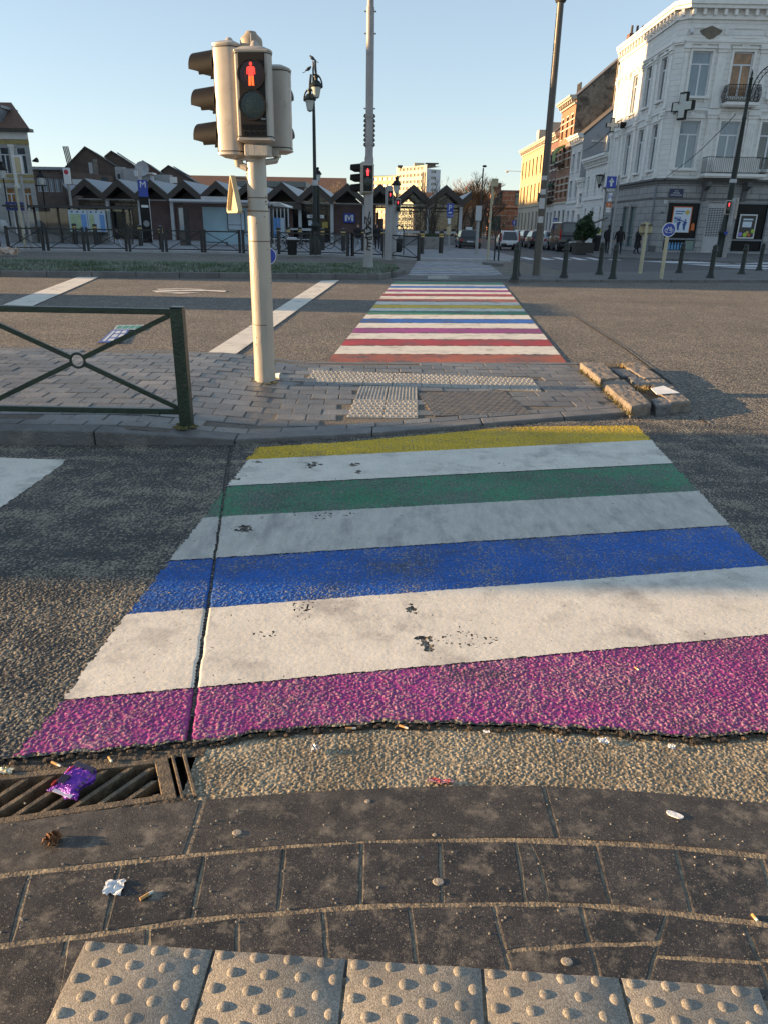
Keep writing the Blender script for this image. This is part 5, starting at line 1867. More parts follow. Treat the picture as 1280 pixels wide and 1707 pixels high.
# ---------------------------------------------------------------- facade tools
def brickmat(name, c1, c2, mortar, bw=.21, bh=.065, ms=.012, rough=.8, bump=.4, var=.25, axis='xy', vs=2.0):
 m = bpy.data.materials.new(name)
 m.use_nodes = True
 N, L = m.node_tree.nodes, m.node_tree.links
 b = N['Principled BSDF']
 b.inputs['Roughness'].default_value = rough
 tc = N.new('ShaderNodeNewGeometry')
 sp = N.new('ShaderNodeSeparateXYZ')
 L.new(tc.outputs['Position'], sp.inputs[0])
 ad = N.new('ShaderNodeMath')
 ad.operation = 'MULTIPLY_ADD'
 L.new(sp.outputs[1], ad.inputs[0])
 ad.inputs[1].default_value = .7
 L.new(sp.outputs[0], ad.inputs[2])
 cb = N.new('ShaderNodeCombineXYZ')
 L.new(ad.outputs[0], cb.inputs[0])
 L.new(sp.outputs[2], cb.inputs[1])
 br = N.new('ShaderNodeTexBrick')
 br.inputs['Scale'].default_value = 1
 br.inputs['Brick Width'].default_value = bw
 br.inputs['Row Height'].default_value = bh
 br.inputs['Mortar Size'].default_value = ms
 br.inputs['Mortar Smooth'].default_value = .2
 br.inputs['Color1'].default_value = (*c1, 1)
 br.inputs['Color2'].default_value = (*c2, 1)
 br.inputs['Mortar'].default_value = (*mortar, 1)
 L.new(cb.outputs[0], br.inputs['Vector'])
 n = N.new('ShaderNodeTexNoise')
 n.inputs['Scale'].default_value = vs
 n.inputs['Detail'].default_value = 8
 n.inputs['Roughness'].default_value = .7
 L.new(tc.outputs['Position'], n.inputs['Vector'])
 mr = N.new('ShaderNodeMapRange')
 mr.inputs[1].default_value = .3
 mr.inputs[2].default_value = .7
 mr.inputs[3].default_value = 1 - var
 mr.inputs[4].default_value = 1 + var
 L.new(n.outputs[0], mr.inputs[0])
 hs = N.new('ShaderNodeHueSaturation')
 L.new(br.outputs[0], hs.inputs['Color'])
 L.new(mr.outputs[0], hs.inputs['Value'])
 L.new(hs.outputs[0], b.inputs['Base Color'])
 bu = N.new('ShaderNodeBump')
 bu.invert = True
 bu.inputs['Strength'].default_value = bump
 bu.inputs['Distance'].default_value = .02
 L.new(br.outputs['Fac'], bu.inputs['Height'])
 L.new(bu.outputs[0], b.inputs['Normal'])
 return m
M_wpaint = brickmat('white_bossage', (.75, .735, .70), (.72, .705, .67), (.50, .49, .47), 60, .30, .012, .7, .6, .12)
M_wtrim = pm('white_trim', (.76, .745, .71), .6, var=.10, vs=3, col2=(.5, .5, .47), mix=.7, ms=2.5)
M_blue_stone = brickmat('grey_shop_stone', (.31, .305, .30), (.275, .27, .265), (.06, .06, .065), 1.2, .42, .014, .7, .6, .2)
M_dkstone = pm('dark_trim_stone', (.12, .12, .12), .7, var=.2, vs=3)
M_winwhite = pm('window_white', (.64, .66, .68), .45, var=.05)
M_windark = pm('window_dark_frame', (.05, .045, .04), .5, var=.2)
M_winwood = pm('window_brown_frame', (.16, .09, .05), .5, var=.2)
M_curtain = pm('curtained_pane', (.20, .25, .29), .12, var=.25, vs=2.0, coat=.7, stretch=(9, 9, 1))
M_pane = pm('window_pane', (.035, .045, .055), .06, var=.4, vs=1.0, spec=.8, coat=.5)
M_warmpane = pm('brown_blind_pane', (.30, .15, .055), .1, var=.5, vs=2.5, coat=.4)
M_iron_b = pm('wrought_iron', (.012, .012, .013), .5)
M_slate = pm('slate_roof', (.075, .07, .07), .6, var=.3, vs=3, col2=(.11, .09, .08), mix=.55, ms=2)
M_tile = pm('red_tile_roof', (.15, .085, .06), .8, var=.3, vs=3, stretch=(1, 1, 5))
M_zinc = pm('zinc', (.17, .19, .22), .4, .3, var=.12, vs=2)
def wall_open(mb, fr, u0, u1, z0, z1, ops, depth=.18):
 us = sorted(set([u0, u1] + [o[0] for o in ops] + [o[1] for o in ops]))
 zs = sorted(set([z0, z1] + [o[2] for o in ops] + [o[3] for o in ops]))
 for i in range(len(us) - 1):
  for j in range(len(zs) - 1):
   cu, cz = (us[i] + us[i + 1]) / 2, (zs[j] + zs[j + 1]) / 2
   if any(o[0] < cu < o[1] and o[2] < cz < o[3] for o in ops):
    continue
   mb.add([(us[i], zs[j], 0), (us[i + 1], zs[j], 0), (us[i + 1], zs[j + 1], 0), (us[i], zs[j + 1], 0)], [(0, 1, 2, 3)], False, fr)
 for o in ops:
  a, b, c, d = o[:4]
  for p in (((a, c, 0), (a, d, 0), (a, d, -depth), (a, c, -depth)), ((b, d, 0), (b, c, 0), (b, c, -depth), (b, d, -depth)),
                  ((a, d, 0), (b, d, 0), (b, d, -depth), (a, d, -depth)), ((b, c, 0), (a, c, 0), (a, c, -depth), (b, c, -depth))):
   mb.add(p, [(0, 1, 2, 3)], False, fr)
def fbox(mb, fr, u0, u1, z0, z1, d0, d1):
 mb.box(u0, u1, z0, z1, d0, d1, fr)
def window(parent, fr, u0, u1, z0, z1, fm, pmatl, depth=.16, transom=.72, mull=True, fw=.07, name='window'):
 mb = MB()
 d0, d1 = -depth - .01, -depth + .05
 fbox(mb, fr, u0, u0 + fw, z0, z1, d0, d1)
 fbox(mb, fr, u1 - fw, u1, z0, z1, d0, d1)
 fbox(mb, fr, u0 + fw, u1 - fw, z0, z0 + fw, d0, d1)
 fbox(mb, fr, u0 + fw, u1 - fw, z1 - fw, z1, d0, d1)
 zt = z0 + (z1 - z0) * transom if transom else z1 - fw
 if transom:
  fbox(mb, fr, u0 + fw, u1 - fw, zt - fw * .6, zt + fw * .6, d0, d1)
 if mull:
  c = (u0 + u1) / 2
  fbox(mb, fr, c - fw * .75, c + fw * .75, z0 + fw, zt - fw * .6, d0, d1 + .01)
 o = mb.build(name, fm, parent)
 mb = MB()
 fbox(mb, fr, u0 + fw * .4, u1 - fw * .4, z0 + fw * .4, z1 - fw * .4, d0 + .012, d0 + .03)
 mb.build('pane', pmatl, o)
 return o
def part(parent, name, mat, fn, **k):
 mb = MB()
 fn(mb)
 return mb.build(name, mat, parent, **k)
def surround(parent, fr, u0, u1, z0, z1, mat, w=.14, d=.06, sill=True, head=True):
 mb = MB()
 fbox(mb, fr, u0 - w, u0 + .002, z0, z1 + w, .003, d)
 fbox(mb, fr, u1 - .002, u1 + w, z0, z1 + w, .003, d)
 fbox(mb, fr, u0 + .002, u1 - .002, z1 - .002, z1 + w, .003, d)
 if head:
  fbox(mb, fr, u0 - w - .06, u1 + w + .06, z1 + w + .002, z1 + w + .1, .003, d + .08)
  c = (u0 + u1) / 2
  for a, r in ((-.16, .07), (0, .12), (.16, .07)):
   mb.ball((c + a, z1 + w + .16 + (.06 if a == 0 else 0), .05), (r, r * 1.2, .05), 8, 5, fr)
 if sill:
  fbox(mb, fr, u0 - w - .04, u1 + w + .04, z0 - .12, z0 - .002, .003, d + .12)
  for s_ in (u0 - .02, u1 - .12):
   fbox(mb, fr, s_, s_ + .14, z0 - .34, z0 - .122, .003, .07)
 return mb.build('window_surround', mat, parent)
def cornice(parent, fr, u0, u1, z0, mat, h=.8, d=.65, mod=.55, name='cornice'):
 mb = MB()
 fbox(mb, fr, u0, u1, z0, z0 + h * .2, .003, d * .25)
 fbox(mb, fr, u0 - .0, u1 + .0, z0 + h * .55, z0 + h * .75, .003, d * .8)
 fbox(mb, fr, u0 - .0, u1 + .0, z0 + h * .752, z0 + h, .003, d)
 if mod:
  n = max(1, int((u1 - u0) / mod))
  for i in range(n):
   c = u0 + (i + .5) * (u1 - u0) / n
   fbox(mb, fr, c - .09, c + .09, z0 + h * .202, z0 + h * .548, .003, d * .62)
 return mb.build(name, mat, parent)
def pilaster(parent, fr, c, z0, z1, mat, w=.5, d=.09, flutes=False):
 mb = MB()
 fbox(mb, fr, c - w / 2, c + w / 2, z0 + .3, z1 - .4, .003, d)
 fbox(mb, fr, c - w / 2 - .06, c + w / 2 + .06, z0, z0 + .298, .003, d + .06)
 fbox(mb, fr, c - w / 2 - .05, c + w / 2 + .05, z1 - .398, z1 - .22, .003, d + .05)
 fbox(mb, fr, c - w / 2 - .10, c + w / 2 + .10, z1 - .218, z1, .003, d + .12)
 if flutes:
  for k in (-1, 0, 1):
   fbox(mb, fr, c + k * w * .27 - .03, c + k * w * .27 + .03, z0 + .5, z1 - .6, d + .001, d + .03)
 return mb.build('pilaster', mat, parent)
# ---------------------------------------------------------------- white corner building
YF, XL, YB, XR = 52.0, 17.45, 64.5, 36.0
CH = .45
wb = thing('corner_building', 'white three-storey corner building with grey shop floor and two pharmacy crosses', 'building', (26, 58, 0))
FR = frame((0, YF, 0), (1, 0, 0), (0, -1, 0))         # u is the world X
FL = frame((XL, 0, 0), (0, -1, 0), (-1, 0, 0))        # u is minus the world Y
cd_ = Vector((1, -1, 0)).normalized()
FC = frame((XL, YF + CH, 0), (cd_.x, cd_.y, 0), (-cd_.x * 0 - .7071, -.7071, 0))
CW = CH * math.sqrt(2)
GZ, EZ, CZ = 4.62, 13.15, 14.25
w1 = [(c - .62, c + .62, 5.2, 7.95) for c in (18.95, 21.5, 24.1, 26.7, 29.3, 31.9)]
w2 = [(c - .62, c + .62, 9.3, 11.75) for c in (19.05, 21.6, 24.15, 26.75, 29.3, 31.9)]
shop = [(18.3, 20.5, .18, 3.25), (20.95, 22.35, .14, 3.25), (22.85, 25.0, .18, 3.25), (25.8, 28.6, .18, 3.25), (29.3, 32.0, .18, 3.25)]
lw1, lw2 = [], []
bays = [-(YF + CH + 1.55 + 2.9 * k) for k in range(4)]
for k, c in enumerate(bays):
 lw1.append((c - .55, c + .55, 5.2, 7.95))
 lw2.append((c - .55, c + .55, 9.3, 11.75))
lshop = [(-57.2, -55.9, .3, 3.1), (-59.0, -57.6, .3, 3.1), (-62.0, -60.7, .2, 3.1)]
def f_(mb):
 wall_open(mb, FR, XL + CH, XR, GZ, EZ, w1 + w2)
 wall_open(mb, FL, -YB, -(YF + CH), GZ, EZ, [w for i, w in enumerate(lw1) if i < 3] + [w for i, w in enumerate(lw2) if i < 3])
 wall_open(mb, FC, 0, CW, GZ, EZ, [])
 mb.add([(XL, YB, 0), (XR, YB, 0), (XR, YB, CZ), (XL, YB, CZ)], [(0, 1, 2, 3)])
 mb.add([(XL + .3, YB - .01, CZ - .02), (XR, YB - .01, CZ - .02), (XR, YF + .3, CZ - .02), (XL + CH, YF + .3, CZ - .02), (XL + .3, YF + CH, CZ - .02)], [(0, 1, 2, 3, 4)])
 mb.add([(XL, YB, EZ), (XL, YB, CZ), (XL, YF + CH, CZ), (XL, YF + CH, EZ)], [(0, 1, 2, 3)])
 mb.add([(XL + CH, YF, EZ), (XR, YF, EZ), (XR, YF, CZ), (XL + CH, YF, CZ)], [(0, 1, 2, 3)])
 mb.add([(XL, YF + CH, EZ), (XL + CH, YF, EZ), (XL + CH, YF, CZ), (XL, YF + CH, CZ)], [(0, 1, 2, 3)])
part(wb, 'upper_wall', M_wpaint, f_)
def f_(mb):
 wall_open(mb, FR, XL + CH, XR, 0, GZ - .3, shop)
 wall_open(mb, FL, -YB, -(YF + CH), 0, GZ - .3, lshop)
 wall_open(mb, FC, 0, CW, 0, GZ - .3, [])
part(wb, 'shop_wall', M_blue_stone, f_)
def f_(mb):
 for fr, a, b in ((FR, XL + CH - .02, XR), (FL, -YB, -(YF + CH) + .02), (FC, .0, CW)):
  fbox(mb, fr, a, b, GZ - .3, GZ - .12, -.1, .10)
  fbox(mb, fr, a, b, GZ - .118, GZ, -.1, .24)
  fbox(mb, fr, a, b, 3.42, 3.5, .003, .05)
  fbox(mb, fr, a, b, 0, .5, .003, .05) if fr is FC else None
part(wb, 'string_course', M_dkstone, f_)
for fr, a, b in ((FR, XL + CH - .1, XR), (FL, -YB, -(YF + CH) + .1), (FC, -.2, CW + .2)):
 cornice(wb, fr, a, b, EZ + .25, M_wtrim, .95, .42, .62)
def f_(mb):
 for fr, a, b in ((FR, XL + CH, XR), (FL, -YB, -(YF + CH)), (FC, 0, CW)):
  fbox(mb, fr, a, b, 12.1, 12.2, .003, .12)
  fbox(mb, fr, a, b, 12.202, 12.32, .003, .18)
  fbox(mb, fr, a, b, 8.52, 8.62, .003, .08)
part(wb, 'frieze_moulding', M_wtrim, f_)
for i, c in enumerate((20.25, 22.85, 25.4, 28.0, 30.6, 33.2)):
 pilaster(wb, FR, c, GZ + .05, 8.5, M_wtrim, .55, .09, True)
 pilaster(wb, FR, c, 8.65, 12.08, M_wtrim, .5, .08)
for c in [-(YF + CH) - .25] + [b_ - 1.45 for b_ in bays[:3]] + [-YB + .25]:
 pilaster(wb, FL, c, GZ + .05, 8.5, M_wtrim, .42, .09)
 pilaster(wb, FL, c, 8.65, 12.08, M_wtrim, .40, .08)
pilaster(wb, FR, XL + CH + .16, GZ + .05, 8.5, M_wtrim, .24, .075)
pilaster(wb, FR, XL + CH + .16, 8.65, 12.08, M_wtrim, .24, .072)
for i, w in enumerate(w1):
 window(wb, FR, *w, M_winwhite, M_curtain if i < 2 else M_pane)
 surround(wb, FR, *w, M_wtrim)
for i, w in enumerate(w2):
 o = window(wb, FR, *w, M_winwhite, M_warmpane if i == 1 else M_curtain)
 surround(wb, FR, *w, M_wtrim)
for i in range(4):
 for w in (lw1[i], lw2[i]):
  if i < 3:
   window(wb, FL, *w, M_winwhite, M_pane)
   surround(wb, FL, *w, M_wtrim, .11, .05)
  else:
   surround(wb, FL, *w, M_wtrim, .11, .05)
for c in (19.1, 21.6, 24.15, 26.75):
 part(wb, 'frieze_panel', M_wtrim, lambda mb: (fbox(mb, FR, c - .8, c + .8, 12.45, 12.5, .003, .04), fbox(mb, FR, c - .8, c + .8, 12.95, 13.0, .003, .04), mb.ball((c + 1.2, 12.75, .04), (.14, .2, .05), 8, 5, FR)))
M_bareb = brickmat('bare_patch', (.16, .13, .09), (.12, .10, .075), (.2, .18, .14), .2, .07)
pr = [(19.35 + .62 * math.cos(t) * (1 + .2 * math.sin(3 * t)), 12.72 + .3 * math.sin(t) * (1 + .2 * math.cos(4 * t))) for t in [2 * math.pi * q / 16 for q in range(16)]]
part(wb, 'fallen_plaster_patch', M_bareb, lambda mb: mb.prism(pr, .003, .045, FR))
# shop front
def shopwin(o, fr, mat_in, mid=True):
 mb = MB()
 a, b, c, d = o
 fbox(mb, fr, a, a + .07, c, d, -.12, -.04)
 fbox(mb, fr, b - .07, b, c, d, -.12, -.04)
 fbox(mb, fr, a + .07, b - .07, d - .09, d, -.12, -.04)
 fbox(mb, fr, a + .07, b - .07, c, c + .07, -.12, -.04)
 if mid:
  fbox(mb, fr, a + .07, b - .07, c + .72, c + .82, -.12, -.03)
 w_ = mb.build('shop_window', M_zinc, wb)
 mb = MB()
 fbox(mb, fr, a, b, c, d, -.175, -.16)
 mb.build('shop_glass', mat_in, w_)
 return w_
M_shopdark = pm('shop_glass_dark', (.010, .011, .013), .25, var=.5, vs=1.2, spec=.15)
M_shopgreen = pm('shop_glass_green', (.16, .24, .22), .12, var=.3, vs=2, coat=.5, stretch=(6, 6, 1))
s1 = shopwin(shop[0], FR, M_shopdark)
s2 = shopwin(shop[2], FR, M_shopdark)
for q in (3, 4):
 shopwin(shop[q], FR, M_shopdark)
for q in (0, 1, 2):
 shopwin(lshop[q], FL, M_shopgreen)
M_poster = pm('poster_paper', (.58, .66, .74), .5, var=.06)
M_posterink = pm('poster_ink', (.03, .07, .25), .5)
M_posterb = pm('poster_blue', (.10, .28, .52), .5)
M_orange_f = pm('orange_frame', (.55, .13, .03), .5)
M_skin = pm('skin', (.42, .25, .18), .6, var=.1)
M_gold = pm('gold_dot', (.5, .38, .1), .5)
M_lilac = pm('lilac', (.30, .2, .55), .5)
M_lime = pm('lime', (.36, .5, .06), .5)
mb = MB(); fbox(mb, FR, 18.72, 19.98, 1.35, 2.95, -.1, -.07)
po = mb.build('poster', M_orange_f, s1)
mb = MB(); fbox(mb, FR, 18.78, 19.92, 1.36, 2.89, -.068, -.06)
mb.build('sheet', M_poster, po)
mb = MB()
for q in range(2):
 fbox(mb, FR, 18.9, 19.5 - .12 * q, 2.62 - .14 * q, 2.68 - .14 * q, -.058, -.055)
for q in range(4):
 fbox(mb, FR, 18.86, 19.3 + .05 * (q % 2), 2.28 - .1 * q, 2.32 - .1 * q, -.058, -.055)
for px in (19.15, 19.55):                     # two figures with a long horn
 mb.prism([(px, 1.5), (px + .12, 1.5), (px + .1, 1.75), (px + .2, 2.0), (px + .05, 2.05), (px - .08, 1.9)], -.058, -.054, FR)
 mb.ball((px + .08, 2.12, -.056), (.06, .07, .01), 8, 5, FR)
mb.prism([(18.82, 2.22), (18.9, 2.28), (19.75, 1.98), (19.74, 1.93)], -.053, -.05, FR)
mb.build('print', M_posterink, po)
mb = MB(); mb.lathe([(.15, -.058), (.15, -.054), (.001, -.053)], 16, FR @ Matrix.Translation((19.68, 2.6, 0)))
mb.build('gold_seal', M_gold, po)
part(s1, 'orange_bag', M_orange_f, lambda mb: mb.prism([(20.05, 1.5), (20.3, 1.5), (20.27, 1.85), (20.2, 1.95), (20.12, 1.95), (20.07, 1.85)], -.1, -.06, FR))
def f_(mb):
 for q in range(6):
  u = 18.75 + .2 * q
  fbox(mb, FR, u, u + .13, .28, .6, -.14, -.1)
  fbox(mb, FR, u + .02, u + .11, .62, .72, -.14, -.1)
part(s1, 'display_bottles', M_posterb, f_)
part(s1, 'display_panel', M_shopgreen, lambda mb: fbox(mb, FR, 19.85, 20.42, .27, .85, -.15, -.09))
mb = MB(); fbox(mb, FR, 23.2, 24.35, 1.05, 2.55, -.1, -.07)
po = mb.build('poster', M_signwhite, s2)
mb = MB(); fbox(mb, FR, 23.28, 24.27, 1.13, 2.47, -.068, -.062)
mb.build('sheet', M_windark, po)
mb = MB(); fbox(mb, FR, 23.45, 24.05, 1.75, 2.1, -.06, -.055); fbox(mb, FR, 23.45, 24.1, 2.18, 2.28, -.06, -.055)
mb.build('white_note', M_poster, po)
for (u, z, r, m_) in ((23.4, 1.3, .14, M_lilac), (23.72, 1.28, .15, M_lime), (23.98, 1.27, .1, M_orange_f), (24.2, 1.5, .13, M_lime), (23.85, 1.42, .1, M_gold)):
 mb = MB(); mb.ball((u, z, -.055), (r, r, .02), 10, 6, FR); mb.build('printed_ball', m_, po)
# roller shutter door
mb = MB()
a, b, c, d = shop[1]
fbox(mb, FR, a, b, c, d, -.2, -.14)
n_ = 36
for q in range(n_):
 z = c + (d - c) * q / n_
 fbox(mb, FR, a + .02, b - .02, z, z + (d - c) / n_ * .82, -.139, -.12)
sh = mb.build('roller_shutter', M_greyer, wb)
mb = MB()
for j in range(17):
 for i in range(7):
  u = a + .1 + i * (b - a - .2) / 7
  z = 1.15 + j * .105
  fbox(mb, FR, u + .03, u + .15, z, z + .055, -.118, -.112)
mb.build('perforation', M_seam, sh)
M_plateblue = pm('street_plate_blue', (.01, .02, .07), .4)
mb = MB(); fbox(mb, FR, 18.25, 19.15, 3.48, 4.0, .06, .075)
pl = mb.build('street_plate', M_plateblue, wb)
mb = MB()
for k, tx in enumerate(('PLACE', 'SIMONIS', 'SIMONISPLEIN')):
 add_text(mb, tx, .12 if k else .09, FR @ Matrix.Translation((18.7, 3.88 - .13 * k, .078)), .004)
mb.build('street_name', M_signwhite, pl)
mb = MB(); fbox(mb, FR, 17.98, 18.2, 3.12, 3.32, .052, .06)
pl = mb.build('number_plate', M_signwhite, wb)
mb = MB(); add_text(mb, '92', .15, FR @ Matrix.Translation((18.09, 3.22, .063)), .003)
add_text(mb, '92', .2, FR @ Matrix.Translation((18.0, 2.55, .012)), .004)
mb.build('house_number', M_seam, pl)
# balconies
def balcony(fr, u0, u1, z, hgt, bulge, dep=.75, panel=None):
 mb = MB()
 fbox(mb, fr, u0, u1, z - .16, z, .003, dep)
 fbox(mb, fr, u0 + .05, u1 - .05, z - .24, z - .162, .003, dep - .1)
 b_ = mb.build('balcony', M_wtrim, wb)
 mb = MB()
 pts = [(u0 + .05, .02), (u0 + .05, dep - .06), (u1 - .05, dep - .06), (u1 - .05, .02)]
 for s0, s1 in zip(pts[:-1], pts[1:]):
  L_ = math.hypot(s1[0] - s0[0], s1[1] - s0[1])
  n = max(2, int(L_ / .12))
  for q in range(n + 1):
   t = q / n
   u, d = s0[0] + (s1[0] - s0[0]) * t, s0[1] + (s1[1] - s0[1]) * t
   if bulge:
    out = .13
    nu, nd = ((-1, 0) if s0[0] == s1[0] == pts[0][0] else ((1, 0) if s0[0] == s1[0] else (0, 1)))
    P = [fr @ Vector((u + nu * out * math.sin(math.pi * k / 6) * (1 if k < 4 else .8), z + hgt * k / 6, d + nd * out * math.sin(math.pi * k / 6))) for k in range(7)]
    mb.tube(P, .014, 4)
    if q < n and q % 2 == 0:
     for zz in (.25, .5, .75):
      cpt = Vector((u + (s1[0] - s0[0]) / n, z + hgt * zz, d + (s1[1] - s0[1]) / n + nd * out * .9))
      mb.tube([fr @ (cpt + Vector((.08 * math.cos(a_), .1 * math.sin(a_), 0))) for a_ in [2 * math.pi * g / 8 for g in range(8)]], .012, 4, True)
   else:
    mb.cyl(fr @ Vector((u, z, d)), fr @ Vector((u, z + hgt, d)), .011, .011, 4)
  for zz in (.06, hgt):
   mb.cyl(fr @ Vector((s0[0], z + zz, s0[1])), fr @ Vector((s1[0], z + zz, s1[1])), .02, .02, 5)
 mb.build('balustrade', M_iron_b, b_)
 if panel:
  mb = MB()
  k = 0
  u = u0 + panel
  while u < u1 - panel:
   d = dep - .13 + (.03 if k % 2 else 0)
   mb.add([(u, z + .05, d), (u + .13, z + .05, d + (.03 if k % 2 == 0 else -.03)), (u + .13, z + hgt - .05, d + (.03 if k % 2 == 0 else -.03)), (u, z + hgt - .05, d)], [(0, 1, 2, 3)], False, fr)
   u += .13
   k += 1
  mb.build('corrugated_screen', M_wtrim, b_)
 return b_
balcony(FR, 20.0, 23.95, GZ + .28, .95, False, .95, .55)
def f_(mb):
 for u in (20.5, 23.1):
  mb.prism([(0, 0), (.8, 0), (.75, -.25), (.25, -.5), (.1, -1.1), (0, -1.1)], -.14, .14, FR @ Matrix.Translation((u, GZ - .2, 0)) @ Matrix(((0, 0, 1, 0), (0, 1, 0, 0), (1, 0, 0, 0), (0, 0, 0, 1))))
part(wb, 'balcony_bracket', M_dkstone, f_)
balcony(FR, 20.7, 22.75, 8.95, .95, True, .7)
# pharmacy crosses
def cross(M, s, a, label, rim):
 P = [(-a, -s), (a, -s), (a, -a), (s, -a), (s, a), (a, a), (a, s), (-a, s), (-a, a), (-s, a), (-s, -a), (-a, -a)]
 t = thing('pharmacy_cross', label, 'pharmacy sign', M.translation)
 mb = MB(); mb.prism(P, -.12, .12, M)
 c_ = mb.build('cross_box', rim, t)
 for z in (.121, -.121):
  mb = MB(); mb.prism([(x * .86, y * .86) for x, y in P], min(z, z * 1.04), max(z, z * 1.04), M)
  mb.build('cross_face', M_lampglass if z > 0 else M_greyer, c_)
 return t
c = A(1138, 177, 51.2)
t = cross(Matrix.Translation(c) @ Matrix.Rotation(R(-56), 4, 'Z') @ Matrix.Rotation(R(90), 4, 'X') , .76, .26, 'dark green framed pharmacy cross on the corner of the white building', M_sigblack)
part(t, 'bracket', M_iron_b, lambda mb: (mb.cyl(c + Vector((-.3, 0, .2)), Vector((XL + .4, YF + .5, c.z + .2)), .03, .03, 6), mb.cyl(c + Vector((-.3, 0, -.3)), Vector((XL + .4, YF + .5, c.z - .3)), .03, .03, 6)))
c = A(1042, 209, 61.0)
t = cross(Matrix.Translation((XL - 1.0, 61.0, c.z)) @ Matrix.Rotation(R(90), 4, 'X'), .48, .14, 'thin white pharmacy cross sticking out over the side street', M_sigblack)
part(t, 'bracket', M_sigblack, lambda mb: mb.box(XL - .4, XL + .02, 60.9, 61.1, c.z - .2, c.z + .2))
# drain pipe at the corner, camera, chimney
part(wb, 'downpipe', M_zinc, lambda mb: mb.cyl((XL + .02, YF + CH + .12 - .2, .1), (XL + .02, YF + CH - .08, GZ - .3), .06, .06, 8))
part(wb, 'downpipe', M_wtrim, lambda mb: mb.cyl((XL - .08, YB - .25, .1), (XL - .08, YB - .25, EZ), .08, .08, 8))
part(wb, 'security_camera', M_signwhite, lambda mb: (mb.ball((XL + CH + .2, YF - .3, 12.7), .14, 8, 6), mb.box(XL + CH + .1, XL + CH + .3, YF - .3, YF, 12.8, 12.9)))
part(wb, 'chimney', M_tile, lambda mb: mb.box(XL + 1, XL + 2.2, 62.6, 64.2, CZ - .1, CZ + 1.0))
# ---------------------------------------------------------------- row of houses along the side street
def row_house(label, Y0, Y1, H, wallm, trimm, floors, ncol, winm, panem, base_m=None, base_h=3.6, roof=None, side_m=None, roofm=M_slate, depth=12, corn=.6, wfr=.42, ztop=None, blind=False, cat='house'):
 t = thing('row_house', label, cat, (XL + .4, (Y0 + Y1) / 2, 0))
 X = 17.55
 fr = frame((X, 0, 0), (0, -1, 0), (-1, 0, 0))
 ops = []
 cw = (Y1 - Y0) / ncol
 bh = base_h if base_m else 0
 fh = (H - .9 - base_h) / floors
 for k in range(ncol):
  c = -(Y0 + cw * (k + .5))
  for f in range(floors):
   z0 = base_h + fh * f + fh * .18
   ops.append((c - cw * wfr / 2, c + cw * wfr / 2, z0, z0 + fh * .66))
  ops.append((c - cw * wfr * .55, c + cw * wfr * .55, .5 if k else .12, base_h - .7))
 hi = [o for o in ops if o[2] > base_h]
 lo = [o for o in ops if o[2] <= base_h]
 def f_(mb):
  wall_open(mb, fr, -Y1, -Y0, base_h, H, hi, .2)
 part(t, 'wall', wallm, f_)
 part(t, 'ground_floor_wall', base_m or wallm, lambda mb: wall_open(mb, fr, -Y1, -Y0, 0, base_h, lo, .2))
 part(t, 'string_course', trimm, lambda mb: fbox(mb, fr, -Y1, -Y0, base_h - .08, base_h + .1, .003, .1))
 for i, o in enumerate(hi):
  window(t, fr, *o, winm, panem, .18, .7, True, .06)
  mb = MB()
  fbox(mb, fr, o[0] - .08, o[1] + .08, o[2] - .1, o[2], .003, .09)
  fbox(mb, fr, o[0] - .06, o[1] + .06, o[3], o[3] + .14, .003, .05)
  mb.build('sill', trimm, t)
 for i, o in enumerate(lo):
  window(t, fr, *o, winm, panem, .18, .75, i > 0, .07, 'window' if i else 'door')
 cornice(t, fr, -Y1 - .02, -Y0 + .02, H - .55, trimm, .75, corn, .7)
 rz = roof or 3.0
 pf = [(X, H), (X + rz * 1.15, H + rz), (X + depth, H + rz * .9), (X + depth, 0), (X, 0)]
 for Y, nm in ((Y0, 'side_wall'), (Y1, 'side_wall')):
  mb = MB()
  s_ = .001 if Y == Y0 else -.001
  vs = [(p[0] + .01, Y + s_, p[1]) for p in pf]
  mb.add(vs, [tuple(range(5)) if Y == Y0 else tuple(reversed(range(5)))])
  mb.build(nm, side_m or wallm, t)
 mb = MB()
 mb.add([(X - .05, Y0 - .06, H + .16), (X - .05, Y1 + .02, H + .16), (X + rz * 1.15, Y1 + .02, H + rz + .06), (X + rz * 1.15, Y0 - .06, H + rz + .06)], [(0, 3, 2, 1)])
 mb.add([(X + rz * 1.15, Y0 - .06, H + rz + .06), (X + rz * 1.15, Y1 + .02, H + rz + .06), (X + depth, Y1 + .02, H + rz * .9), (X + depth, Y0 - .06, H + rz * .9)], [(0, 3, 2, 1)])
 mb.add([(X - .05, Y0 - .06, H + .02), (X - .05, Y0 - .06, H + .16), (X + rz * 1.15, Y0 - .06, H + rz + .06), (X + rz * 1.15, Y0 - .06, H + rz - .1)], [(0, 1, 2, 3)])
 mb.build('roof', roofm, t)
 return t, fr
M_greywhite = pm('grey_white_render', (.66, .65, .62), .75, var=.08, vs=.8)
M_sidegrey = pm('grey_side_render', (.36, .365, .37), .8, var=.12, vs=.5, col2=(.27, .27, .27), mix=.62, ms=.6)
M_rough = pm('rough_stained_render', (.20, .17, .135), .9, var=.35, vs=.6, col2=(.075, .065, .055), mix=.57, ms=1.1, mw=.06, bump=1.0, bs=4)
M_brick_o = brickmat('orange_brick', (.36, .13, .055), (.30, .10, .045), (.30, .24, .18))
M_brick_r = brickmat('red_brick', (.20, .065, .045), (.16, .05, .038), (.2, .17, .15))
M_yell = pm('ochre_render', (.52, .38, .20), .8, var=.12, vs=1.0)
M_cream = pm('cream_stone', (.52, .47, .38), .75, var=.12, vs=1.5)
